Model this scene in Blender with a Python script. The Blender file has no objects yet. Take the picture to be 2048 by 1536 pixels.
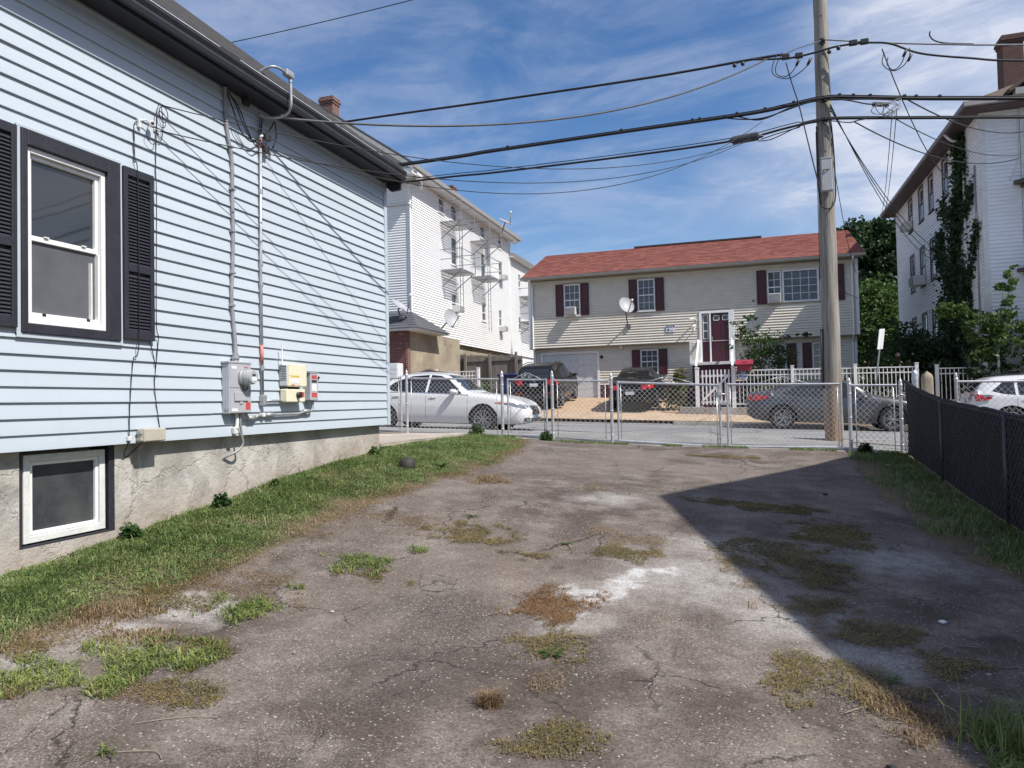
import bpy, bmesh, math, random
import numpy as np
from mathutils import Vector, Matrix, noise

random.seed(7); RNG = np.random.default_rng(11)
SC = bpy.context.scene
COL = SC.collection
R = math.radians

# ------------------------------------------------------------------ camera
CAM_Z = 1.65
def make_camera():
    A, P, Q = R(17.82), math.atan(38 / 1450.0), 0.0214          # heading left of +Y, pitch up, roll
    fw = Vector((-math.sin(A) * math.cos(P), math.cos(A) * math.cos(P), math.sin(P)))
    r0 = Vector((math.cos(A), math.sin(A), 0)); u0 = r0.cross(fw)
    rt = r0 * math.cos(Q) - u0 * math.sin(Q); up = u0 * math.cos(Q) + r0 * math.sin(Q)
    cd = bpy.data.cameras.new('camera'); cd.sensor_width = 36; cd.lens = 36 * 1450 / 2048
    cd.clip_start = 0.05; cd.clip_end = 3000
    o = bpy.data.objects.new('camera', cd); COL.objects.link(o)
    m = Matrix(((rt.x, up.x, -fw.x, 0), (rt.y, up.y, -fw.y, 0), (rt.z, up.z, -fw.z, CAM_Z), (0, 0, 0, 1)))
    o.matrix_world = m; SC.camera = o
make_camera()

# ------------------------------------------------------------------ sky and sun
SUN = Vector((0.80, -0.28, 1.0)).normalized()
def make_world():
    w = bpy.data.worlds.new('World'); SC.world = w; w.use_nodes = True
    nt = w.node_tree; N = nt.nodes; L = nt.links; N.clear()
    out = N.new('ShaderNodeOutputWorld'); bg = N.new('ShaderNodeBackground'); bg.inputs[1].default_value = 0.066
    sky = N.new('ShaderNodeTexSky'); sky.sky_type = 'NISHITA'; sky.sun_disc = False
    sky.sun_elevation = math.asin(SUN.z); sky.sun_rotation = math.atan2(SUN.x, SUN.y)
    sky.altitude = 20; sky.air_density = 1.0; sky.dust_density = 0.6; sky.ozone_density = 2.2
    # thin cirrus: noise on a plane high above the street
    tc = N.new('ShaderNodeTexCoord'); sep = N.new('ShaderNodeSeparateXYZ'); L.new(tc.outputs['Generated'], sep.inputs[0])
    mx = N.new('ShaderNodeMath'); mx.operation = 'MAXIMUM'; mx.inputs[1].default_value = 0.0; L.new(sep.outputs['Z'], mx.inputs[0])
    ad = N.new('ShaderNodeMath'); ad.operation = 'ADD'; ad.inputs[1].default_value = 0.16; L.new(mx.outputs[0], ad.inputs[0])
    dv = N.new('ShaderNodeVectorMath'); dv.operation = 'DIVIDE'; L.new(tc.outputs['Generated'], dv.inputs[0])
    cb = N.new('ShaderNodeCombineXYZ'); 
    for i in range(2): L.new(ad.outputs[0], cb.inputs[i])
    cb.inputs[2].default_value = 1.0
    L.new(cb.outputs[0], dv.inputs[1])
    def nz(rot, sc, scale, detail, rough, dist, off=(0, 0, 0)):
        mp = N.new('ShaderNodeMapping'); mp.inputs['Rotation'].default_value = (0, 0, R(rot)); mp.inputs['Scale'].default_value = sc
        mp.inputs['Location'].default_value = off
        L.new(dv.outputs[0], mp.inputs[0])
        t = N.new('ShaderNodeTexNoise'); t.inputs['Scale'].default_value = scale; t.inputs['Detail'].default_value = detail
        t.inputs['Roughness'].default_value = rough; t.inputs['Distortion'].default_value = dist
        L.new(mp.outputs[0], t.inputs['Vector']); return t.outputs['Fac']
    def ramp(src, a, b):
        m = N.new('ShaderNodeMapRange'); m.interpolation_type = 'SMOOTHSTEP'; m.inputs[1].default_value = a; m.inputs[2].default_value = b
        L.new(src, m.inputs[0]); return m.outputs[0]
    def mul(a, b, op='MULTIPLY'):
        m = N.new('ShaderNodeMath'); m.operation = op; m.use_clamp = (op != 'MULTIPLY')
        for i, s in enumerate((a, b)):
            if isinstance(s, (int, float)): m.inputs[i].default_value = s
            else: L.new(s, m.inputs[i])
        return m.outputs[0]
    big = ramp(nz(20, (1, 1, 1), 0.36, 3, 0.5, 0.2, (26.53, 194.33, 0)), 0.46, 0.62)
    fib = ramp(nz(62, (0.8, 1.5, 1), 2.0, 10, 0.62, 0.8), 0.36, 0.76)
    puf = ramp(nz(30, (1, 1.3, 1), 5.0, 10, 0.62, 0.5), 0.38, 0.72)
    wisp = mul(fib, mul(puf, 0.55, 'ADD'))
    cl = mul(mul(big, mul(wisp, 0.50, 'ADD')), mul(wisp, 0.32), 'ADD')
    cl = mul(cl, 0.90)
    hz = N.new('ShaderNodeMapRange'); hz.inputs[1].default_value = 0.0; hz.inputs[2].default_value = 0.42; hz.inputs[3].default_value = 0.16; hz.inputs[4].default_value = 0.0
    L.new(sep.outputs['Z'], hz.inputs[0])
    cl = mul(cl, hz.outputs[0], 'ADD')
    hs = N.new('ShaderNodeHueSaturation'); hs.inputs['Hue'].default_value = 0.505; hs.inputs['Saturation'].default_value = 1.28; hs.inputs['Value'].default_value = 1.75; L.new(sky.outputs[0], hs.inputs['Color'])
    mix = N.new('ShaderNodeMix'); mix.data_type = 'RGBA'; mix.inputs['B'].default_value = (9.6, 10.2, 11.8, 1)
    L.new(cl, mix.inputs['Factor']); L.new(hs.outputs[0], mix.inputs['A'])
    L.new(mix.outputs['Result'], bg.inputs[0]); L.new(bg.outputs[0], out.inputs[0])
make_world()
def make_sun():
    ld = bpy.data.lights.new('sun', 'SUN'); ld.energy = 5.0; ld.angle = R(0.53); ld.color = (1.0, 0.955, 0.89)
    o = bpy.data.objects.new('sun', ld); COL.objects.link(o); o.location = (12, -6, 25)
    o.rotation_euler = SUN.to_track_quat('Z', 'Y').to_euler()
make_sun()
SC.render.engine = 'CYCLES'
SC.view_settings.view_transform = 'Standard'; SC.view_settings.look = 'None'
SC.view_settings.exposure = 0.22; SC.view_settings.gamma = 1.0; SC.view_settings.use_curve_mapping = False
SC.cycles.max_bounces = 6; SC.cycles.transparent_max_bounces = 12; SC.cycles.use_denoising = True

# ------------------------------------------------------------------ mesh helpers
WL = {}
class MB:
    def __init__(s): s.v = []; s.f = []; s.m = []
    def add(s, vs, fs, m=0):
        b = len(s.v); s.v += [tuple(p) for p in vs]; s.f += [tuple(b + i for i in f) for f in fs]; s.m += [m] * len(fs); return s
    def box(s, x0, x1, y0, y1, z0, z1, m=0):
        return s.add([(x0,y0,z0),(x1,y0,z0),(x1,y1,z0),(x0,y1,z0),(x0,y0,z1),(x1,y0,z1),(x1,y1,z1),(x0,y1,z1)],
                     [(0,3,2,1),(4,5,6,7),(0,1,5,4),(1,2,6,5),(2,3,7,6),(3,0,4,7)], m)
    def tb(s, T, u0, u1, d0, d1, z0, z1, m=0):
        c = [T(u,d,z) for z in (z0,z1) for (u,d) in ((u0,d1),(u1,d1),(u1,d0),(u0,d0))]
        return s.add(c, [(0,3,2,1),(4,5,6,7),(0,1,5,4),(1,2,6,5),(2,3,7,6),(3,0,4,7)], m)
    def quad(s, a, b, c, d, m=0): return s.add([a,b,c,d], [(0,1,2,3)], m)
    def prism(s, pts, off, m=0):
        n = len(pts); o = Vector(off); q = [tuple(Vector(p) + o) for p in pts]
        return s.add(list(pts) + q, [tuple(range(n))[::-1], tuple(range(n, 2*n))] + [(i, (i+1) % n, n+(i+1) % n, n+i) for i in range(n)], m)
    def bar(s, p, q, w, h=None, m=0, up=(0,0,1)):
        p, q = Vector(p), Vector(q); h = h or w; d = (q-p).normalized(); u = Vector(up)
        if abs(d.dot(u)) > .98: u = Vector((1,0,0))
        a = d.cross(u).normalized()*w/2; b = d.cross(a).normalized()*h/2
        c = [t + sa*a + sb*b for t in (p,q) for sa, sb in ((-1,-1),(1,-1),(1,1),(-1,1))]
        return s.add(c, [(0,3,2,1),(4,5,6,7),(0,1,5,4),(1,2,6,5),(2,3,7,6),(3,0,4,7)], m)
    def tube(s, pts, r, n=6, m=0, closed=False):
        P = [Vector(p) for p in pts]; k = len(P); rs = r if hasattr(r, '__len__') else [r]*k
        b = len(s.v); a = None
        for i in range(k):
            if closed: d = P[(i+1) % k] - P[i-1]
            else: d = P[min(i+1,k-1)] - P[max(i-1,0)]
            d = d.normalized() if d.length > 1e-9 else Vector((0,0,1))
            if a is None: a = d.orthogonal().normalized()
            else:
                a = a - d*a.dot(d); a = a.normalized() if a.length > 1e-6 else d.orthogonal().normalized()
            c = d.cross(a)
            for j in range(n):
                t = 2*math.pi*j/n; s.v.append(tuple(P[i] + (a*math.cos(t) + c*math.sin(t))*rs[i]))
        for i in range(k if closed else k-1):
            i2 = (i+1) % k
            for j in range(n):
                s.f.append((b+i*n+j, b+i*n+(j+1) % n, b+i2*n+(j+1) % n, b+i2*n+j)); s.m.append(m)
        if not closed:
            s.f.append(tuple(b+j for j in range(n))[::-1]); s.f.append(tuple(b+(k-1)*n+j for j in range(n))); s.m += [m, m]
        return s
    def lathe(s, prof, c=(0,0,0), ax=(0,0,1), n=16, m=0):
        ax = Vector(ax).normalized(); a = ax.orthogonal().normalized(); b2 = ax.cross(a); c = Vector(c); b = len(s.v); k = len(prof)
        for r, h in prof:
            for j in range(n):
                t = 2*math.pi*j/n; s.v.append(tuple(c + ax*h + (a*math.cos(t) + b2*math.sin(t))*r))
        for i in range(k-1):
            for j in range(n):
                s.f.append((b+i*n+j, b+i*n+(j+1) % n, b+(i+1)*n+(j+1) % n, b+(i+1)*n+j)); s.m.append(m)
        s.f.append(tuple(b+j for j in range(n))[::-1]); s.f.append(tuple(b+(k-1)*n+j for j in range(n))); s.m += [m, m]
        return s
    def grid(s, fn, nu, nv, m=0, closed_u=False):
        b = len(s.v)
        for i in range(nu+1):
            for j in range(nv+1): s.v.append(tuple(fn(i/nu, j/nv)))
        for i in range(nu):
            for j in range(nv):
                p = b+i*(nv+1)+j; s.f.append((p, p+nv+1, p+nv+2, p+1)); s.m.append(m)
        return s
    def build(s, name, mats, parent=None, smooth=False, bevel=0, seg=2, loc=None, kind=None, label=None, auto=None):
        if not isinstance(mats, (list, tuple)): mats = [mats]
        if parent is not None: L = WL[parent.name]
        elif loc is not None: L = Vector(loc)
        else:
            a = np.array(s.v); lo = a.min(0); hi = a.max(0); L = Vector(((lo[0]+hi[0])/2, (lo[1]+hi[1])/2, lo[2]))
        me = bpy.data.meshes.new(name)
        va = np.array(s.v, dtype=float) - np.array(L)
        me.from_pydata([tuple(p) for p in va], [], s.f)
        for mt in mats: me.materials.append(mt)
        if len(mats) > 1: me.polygons.foreach_set('material_index', s.m)
        me.polygons.foreach_set('use_smooth', [bool(smooth)]*len(s.f))
        me.update()
        o = bpy.data.objects.new(name, me); COL.objects.link(o)
        if parent is not None: o.parent = parent
        else: o.location = L
        WL[o.name] = L
        if smooth and auto:
            try: me.set_sharp_from_angle(angle=R(auto))
            except Exception: pass
        if bevel:
            b = o.modifiers.new('bevel', 'BEVEL'); b.width = bevel; b.segments = seg; b.limit_method = 'ANGLE'; b.angle_limit = R(40)
        if kind: o['kind'] = kind
        if label: o['label'] = label
        return o
def thing(name, loc, label, cat, group=None, rotz=0):
    o = bpy.data.objects.new(name, None); COL.objects.link(o); o.location = loc; o.rotation_euler = (0,0,rotz); o.empty_display_size = .2
    WL[o.name] = Vector(loc); tag(o, label, cat, group); return o
def tag(o, label, cat, group=None):
    o['label'] = label; o['category'] = cat
    if group: o['group'] = group
    return o
def struct(o): o['kind'] = 'structure'; return o
def copy_tree(o, parent=None):
    c = o.copy(); COL.objects.link(c); c.parent = parent; WL[c.name] = WL[o.name]
    for ch in list(o.children): copy_tree(ch, c)
    return c
def fy(Y): return lambda u, d, z: (u, Y - d, z)           # wall facing -Y
def fx(X): return lambda u, d, z: (X + d, u, z)           # wall facing +X
def fxm(X): return lambda u, d, z: (X - d, u, z)          # wall facing -X
def interp(xs, ys, x): return float(np.interp(x, xs, ys))
def arc(c, r, a0, a1, n, u=(1,0,0), w=(0,0,1)):
    c, u, w = Vector(c), Vector(u), Vector(w)
    return [c + u*r*math.cos(R(a0+(a1-a0)*i/n)) + w*r*math.sin(R(a0+(a1-a0)*i/n)) for i in range(n+1)]
def spline(pts, n=8):
    P = [Vector(p) for p in pts]; out = []
    for i in range(len(P)-1):
        p0 = P[max(i-1,0)]; p1 = P[i]; p2 = P[i+1]; p3 = P[min(i+2,len(P)-1)]
        for k in range(n):
            t = k/n
            out.append(0.5*((2*p1) + (p2-p0)*t + (2*p0-5*p1+4*p2-p3)*t*t + (3*p1-p0-3*p2+p3)*t**3))
    return out + [P[-1]]
def sag(a, b, s, n=20):
    a, b = Vector(a), Vector(b); return [a.lerp(b, i/n) - Vector((0,0,4*s*(i/n)*(1-i/n))) for i in range(n+1)]

# ------------------------------------------------------------------ materials
def nodes(name):
    m = bpy.data.materials.new(name); m.use_nodes = True; nt = m.node_tree
    return m, nt.nodes, nt.links, nt.nodes['Principled BSDF']
class NB:
    """small node-tree writer"""
    def __init__(s, N, L): s.N = N; s.L = L
    def inp(s, sock, v):
        if hasattr(v, 'is_output'): s.L.new(v, sock)
        elif isinstance(v, (tuple, list)) and len(v) == 3 and len(sock.default_value) == 4: sock.default_value = (*v, 1)
        else: sock.default_value = v
    def pos(s): return s.N.new('ShaderNodeNewGeometry').outputs['Position']
    def obj(s): return s.N.new('ShaderNodeTexCoord').outputs['Object']
    def mapping(s, v, scale=(1,1,1), loc=(0,0,0), rot=(0,0,0)):
        m = s.N.new('ShaderNodeMapping'); s.L.new(v, m.inputs[0]); m.inputs['Scale'].default_value = scale; m.inputs['Location'].default_value = loc; m.inputs['Rotation'].default_value = rot
        return m.outputs[0]
    def noise(s, v, scale, detail=4, rough=.55, dist=0, col=False):
        t = s.N.new('ShaderNodeTexNoise'); s.L.new(v, t.inputs['Vector']); t.inputs['Scale'].default_value = scale; t.inputs['Detail'].default_value = detail
        t.inputs['Roughness'].default_value = rough; t.inputs['Distortion'].default_value = dist
        return t.outputs['Color' if col else 'Fac']
    def voro(s, v, scale, feat='F1', out='Distance', rnd=1):
        t = s.N.new('ShaderNodeTexVoronoi'); t.feature = feat; s.L.new(v, t.inputs['Vector']); t.inputs['Scale'].default_value = scale; t.inputs['Randomness'].default_value = rnd
        return t.outputs[out]
    def ramp(s, v, a, b, c=0., d=1., smooth=True):
        m = s.N.new('ShaderNodeMapRange'); m.interpolation_type = 'SMOOTHSTEP' if smooth else 'LINEAR'
        for i, x in enumerate((v, a, b, c, d)): s.inp(m.inputs[i], x)
        return m.outputs[0]
    def math(s, op, a, b=0., clamp=False):
        m = s.N.new('ShaderNodeMath'); m.operation = op; m.use_clamp = clamp; s.inp(m.inputs[0], a); s.inp(m.inputs[1], b); return m.outputs[0]
    def mix(s, f, a, b, mode='MIX'):
        m = s.N.new('ShaderNodeMix'); m.data_type = 'RGBA'; m.blend_type = mode; s.inp(m.inputs['Factor'], f); s.inp(m.inputs['A'], a); s.inp(m.inputs['B'], b); return m.outputs['Result']
    def vadd(s, a, b, k=1.):
        m = s.N.new('ShaderNodeVectorMath'); m.operation = 'MULTIPLY_ADD'; s.L.new(b, m.inputs[0]); m.inputs[1].default_value = (k,k,k); s.L.new(a, m.inputs[2]); return m.outputs[0]
    def sep(s, v):
        m = s.N.new('ShaderNodeSeparateXYZ'); s.L.new(v, m.inputs[0]); return m.outputs
    def bump(s, h, strength=.3, dist=.01):
        b = s.N.new('ShaderNodeBump'); b.inputs['Strength'].default_value = strength; b.inputs['Distance'].default_value = dist; s.L.new(h, b.inputs['Height']); return b.outputs[0]
MATS = {}
def M(name, col, rough=.6, metal=0., var=.10, scale=6., bump=0., bscale=80., stretch=(1,1,1), world=False, coat=0., spec=None):
    if name in MATS: return MATS[name]
    m, N, L, P = nodes(name); b = NB(N, L)
    v = b.pos() if world else b.obj()
    if stretch != (1,1,1): v = b.mapping(v, stretch)
    if var:
        f = b.noise(v, scale, 5, .6); f2 = b.noise(v, scale*7, 3, .6)
        lo = tuple(c*(1-var) for c in col); hi = tuple(min(1, c*(1+var)) for c in col)
        f = b.math('ADD', b.math('MULTIPLY', f, .65), b.math('MULTIPLY', f2, .35))
        L.new(b.mix(b.ramp(f, .33, .67), lo, hi), P.inputs['Base Color'])
        L.new(b.ramp(f2, .3, .7, max(0,rough-.08), min(1,rough+.08)), P.inputs['Roughness'])
    else: P.inputs['Base Color'].default_value = (*col, 1); P.inputs['Roughness'].default_value = rough
    P.inputs['Metallic'].default_value = metal
    if coat: P.inputs['Coat Weight'].default_value = coat; P.inputs['Coat Roughness'].default_value = .04
    if spec is not None: P.inputs['Specular IOR Level'].default_value = spec
    if bump: L.new(b.bump(b.noise(v, bscale, 4, .6), bump, .004), P.inputs['Normal'])
    MATS[name] = m; return m
# ------------------------------------------------------------------ heights of the yard and the street
GX = np.array([-9.,-5.2,-3.3,0.,2.7,6.]); GY = np.array([-8.,0.,4.,9.8,14.6])
GZ = np.array([[.05,.2,.46,.97,1.10],[.0,.25,.46,.955,.97],[-.05,.10,.26,.71,.82],[-.2,0.,.10,.42,.705],[-.3,-.15,-.02,.24,.61],[-.4,-.25,-.1,.2,.45]])
def _herm(xs, ys, x):
    x = min(max(x, xs[0]), xs[-1]); i = min(max(int(np.searchsorted(xs, x))-1, 0), len(xs)-2); h = xs[i+1]-xs[i]; t = (x-xs[i])/h
    def m(k):
        if k == 0: return (ys[1]-ys[0])/(xs[1]-xs[0])
        if k == len(xs)-1: return (ys[-1]-ys[-2])/(xs[-1]-xs[-2])
        a = (ys[k]-ys[k-1])/(xs[k]-xs[k-1]); b = (ys[k+1]-ys[k])/(xs[k+1]-xs[k]); return 0 if a*b <= 0 else 2*a*b/(a+b)
    return (2*t**3-3*t*t+1)*ys[i]+(t**3-2*t*t+t)*h*m(i)+(-2*t**3+3*t*t)*ys[i+1]+(t**3-t*t)*h*m(i+1)
_LX = np.linspace(-9, 6, 151); _LY = np.linspace(-8, 14.6, 227)
_c = np.array([[_herm(GY, GZ[i], y) for y in _LY] for i in range(6)])
LUT = np.array([[_herm(GX, _c[:, j], x) for j in range(227)] for x in _LX])
def gzv(x, y):
    x = np.clip(np.asarray(x, float), -9, 6); y = np.clip(np.asarray(y, float), -8, 14.6)
    fx_ = (x+9)/15*150; fy_ = (y+8)/22.6*226; i = np.minimum(fx_.astype(int), 149); j = np.minimum(fy_.astype(int), 225); a = fx_-i; b = fy_-j
    return LUT[i,j]*(1-a)*(1-b)+LUT[i+1,j]*a*(1-b)+LUT[i,j+1]*(1-a)*b+LUT[i+1,j+1]*a*b
def gz(x, y): return float(gzv(x, y))
def road_z(x): return 0.76 - 0.033*max(-45., min(45., x))
def apron_z(x, y): return road_z(x) + .10 + (y-24.0)*0.105 if y < 31 else road_z(x)+.835

# ------------------------------------------------------------------ ground materials
def asphalt_drive():
    m, N, L, P = nodes('old_asphalt'); b = NB(N, L); p = b.pos()
    base = b.mix(b.ramp(b.noise(p, .55, 5, .6), .36, .64), (.076,.058,.048), (.148,.121,.104))
    base = b.mix(b.ramp(b.noise(p, 2.3, 6, .65), .42, .72), base, (.195,.165,.145))
    # worn pale places and the spilled cement streak
    wob = b.vadd(p, b.noise(p, 2.2, 5, .6, col=True), .9)
    def blob(x, y, r0, r1, off=.45):
        d = N.new('ShaderNodeVectorMath'); d.operation = 'DISTANCE'; L.new(b.mapping(wob, (1,1,0)), d.inputs[0]); d.inputs[1].default_value = (x+off, y+off, 0)
        return b.ramp(d.outputs['Value'], r0, r1, 1, 0)
    pale = blob(-.35, 5.95, .25, .95)
    for x, y, r0, r1 in ((.25, 5.2, .1, .6), (-1.05, 5.35, .05, .5), (-1.1, 4.7, .05, .35), (-1.6, 8.6, .1, .6), (.6, 4.6, .05, .45), (-3.65, 4.1, .15, .42), (-3.75, 3.45, .1, .35), (-3.95,3.0,.1,.3), (-.2,6.9,.1,.8), (1.2, 7.2, .1, .9)):
        pale = b.math('MAXIMUM', pale, blob(x, y, r0, r1))
    agg = b.voro(p, 95, out='Color'); ag = b.sep(agg)[0]
    pale = b.math('MULTIPLY', pale, b.ramp(b.noise(p, 5, 4, .6), .25, .6, .35, 1))
    base = b.mix(b.math('MULTIPLY', pale, .78), base, (.335,.315,.295))
    streak = None
    for x, y, r0, r1 in ((-1.36,5.36,.03,.14),(-1.2,5.34,.03,.15),(-1.08,5.38,.04,.17),(-.98,5.52,.05,.19),(-.90,5.72,.05,.20),(-.80,5.95,.04,.2),(-.62,6.1,.03,.16),(-1.1,5.15,.03,.14),(-1.12,4.9,.02,.12)):
        q = blob(x, y, r0, r1); streak = q if streak is None else b.math('MAXIMUM', streak, q)
    base = b.mix(b.math('MULTIPLY', b.math('MULTIPLY', streak, b.ramp(b.noise(p, 22, 5, .7), .22, .50)), .85), base, (.52,.515,.51))
    # dark oil and damp
    dark = b.math('MAXIMUM', blob(-1.75, 3.7, .2, .85), b.math('MAXIMUM', blob(-2.0, 4.6, .1, .8), blob(-.9, 12.2, .1, .6)))
    base = b.mix(b.math('MULTIPLY', dark, .6), base, (.056,.044,.038))
    silt = b.ramp(b.noise(b.mapping(p, (1,.45,1), (3,1,0)), .9, 6, .68, .6), .54, .70)
    base = b.mix(b.math('MULTIPLY', silt, .42), base, (.205,.165,.130))
    drip = b.math('MULTIPLY', b.ramp(b.voro(b.vadd(p, b.noise(p, 5, 3, .5, col=True), .12), 1.7), .05, .16, 1, 0), b.ramp(b.noise(p, 1.1, 3), .48, .60))
    base = b.mix(b.math('MULTIPLY', drip, .55), base, (.045,.038,.034))
    # aggregate: every stone its own tone
    tone = b.ramp(ag, 0, 1, .68, 1.32, False)
    base = b.mix(1., base, tone, 'MULTIPLY')
    lig = b.math('MULTIPLY', b.ramp(b.sep(b.voro(p, 52, out='Color'))[1], .84, .95), b.ramp(b.voro(p, 52), .20, .38, 1, 0))
    base = b.mix(b.math('MULTIPLY', lig, .85), base, (.43,.40,.365))
    spk = b.math('MULTIPLY', b.ramp(b.sep(b.voro(p, 150, out='Color'))[2], .80, .95), b.ramp(b.noise(p, 1.4, 3), .4, .65))
    base = b.mix(b.math('MULTIPLY', spk, .5), base, (.40,.37,.34))
    # cracks
    cw = b.vadd(p, b.noise(p, 3.5, 6, .65, col=True), .35)
    c1 = b.ramp(b.voro(b.mapping(cw, (1,1,0)), .95, 'DISTANCE_TO_EDGE'), .0022, .0075, 1, 0)
    c2 = b.ramp(b.voro(b.mapping(cw, (1,1,0)), 2.6, 'DISTANCE_TO_EDGE'), .003, .010, 1, 0)
    c1 = b.math('MULTIPLY', c1, b.ramp(b.noise(p, .9, 3), .48, .58)); c2 = b.math('MULTIPLY', c2, b.ramp(b.noise(p, .7, 3, .5), .57, .66))
    ck = b.math('MAXIMUM', c1, c2)
    base = b.mix(b.math('MULTIPLY', ck, .85), base, (.030,.026,.023))
    L.new(base, P.inputs['Base Color']); P.inputs['Roughness'].default_value = .9; P.inputs['Specular IOR Level'].default_value = .25
    h = b.math('ADD', b.math('MULTIPLY', ag, .5), b.math('MULTIPLY', b.noise(p, 30, 4, .6), .8)); h = b.math('SUBTRACT', h, b.math('MULTIPLY', ck, 1.2))
    L.new(b.bump(h, .55, .006), P.inputs['Normal']); return m
def ground_soil():
    m, N, L, P = nodes('soil_and_dead_grass'); b = NB(N, L); p = b.pos()
    c = b.mix(b.ramp(b.noise(p, 1.6, 6, .65), .35, .65), (.150,.105,.066), (.085,.075,.040))
    c = b.mix(b.ramp(b.noise(p, 9, 5, .7), .5, .75), c, (.23,.165,.10))
    L.new(c, P.inputs['Base Color']); P.inputs['Roughness'].default_value = .95
    L.new(b.bump(b.noise(p, 25, 6, .7), .6, .02), P.inputs['Normal']); return m
def road_mat():
    m, N, L, P = nodes('street_asphalt'); b = NB(N, L); p = b.pos()
    c = b.mix(b.ramp(b.noise(b.mapping(p, (.25,1,1)), .7, 5, .6), .35, .65), (.175,.172,.172), (.245,.238,.232))
    c = b.mix(b.ramp(b.sep(b.voro(p, 55, out='Color'))[0], 0, 1, .0, .35, False), c, (.30,.29,.285))
    cw = b.vadd(p, b.noise(p, 2.5, 5, .65, col=True), .5)
    k = b.ramp(b.voro(b.mapping(cw, (.35,1,0)), .55, 'DISTANCE_TO_EDGE'), .006, .016, 1, 0)
    c = b.mix(b.math('MULTIPLY', k, .8), c, (.05,.048,.045))
    L.new(c, P.inputs['Base Color']); P.inputs['Roughness'].default_value = .88
    L.new(b.bump(b.noise(p, 60, 4, .6), .35, .006), P.inputs['Normal']); return m
def concrete_mat(name, c0, c1, joint=None, brick=None):
    m, N, L, P = nodes(name); b = NB(N, L); p = b.pos()
    c = b.mix(b.ramp(b.noise(p, 1.3, 6, .62), .33, .68), c0, c1)
    c = b.mix(b.math('MULTIPLY', b.ramp(b.noise(p, 14, 4, .6), .45, .75), .35), c, tuple(x*.68 for x in c0))
    h = b.noise(p, 40, 4, .6)
    if brick:
        t = N.new('ShaderNodeTexBrick'); L.new(p, t.inputs['Vector']); t.inputs['Scale'].default_value = 1; t.inputs['Brick Width'].default_value = .22; t.inputs['Row Height'].default_value = .11
        t.inputs['Mortar Size'].default_value = .006; t.inputs['Color1'].default_value = (*c0,1); t.inputs['Color2'].default_value = (*c1,1); t.inputs['Mortar'].default_value = (*[x*.55 for x in c0],1)
        c = b.mix(.6, c, t.outputs['Color'])
    L.new(c, P.inputs['Base Color']); P.inputs['Roughness'].default_value = .9
    L.new(b.bump(h, .3, .006), P.inputs['Normal']); return m
MAT_DRIVE = asphalt_drive(); MAT_SOIL = ground_soil(); MAT_ROAD = road_mat()
MAT_WALK = concrete_mat('sidewalk_concrete', (.36,.31,.25), (.50,.44,.37)); MAT_GREYWALK = concrete_mat('grey_sidewalk', (.19,.185,.18), (.26,.252,.245))
MAT_TANWALK = concrete_mat('tan_sidewalk', (.40,.285,.19), (.50,.37,.255))
MAT_PAVER = concrete_mat('tan_pavers', (.43,.29,.185), (.52,.365,.24), brick=True)
MAT_KERB = concrete_mat('kerb_stone', (.27,.25,.22), (.40,.37,.33))

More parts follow.
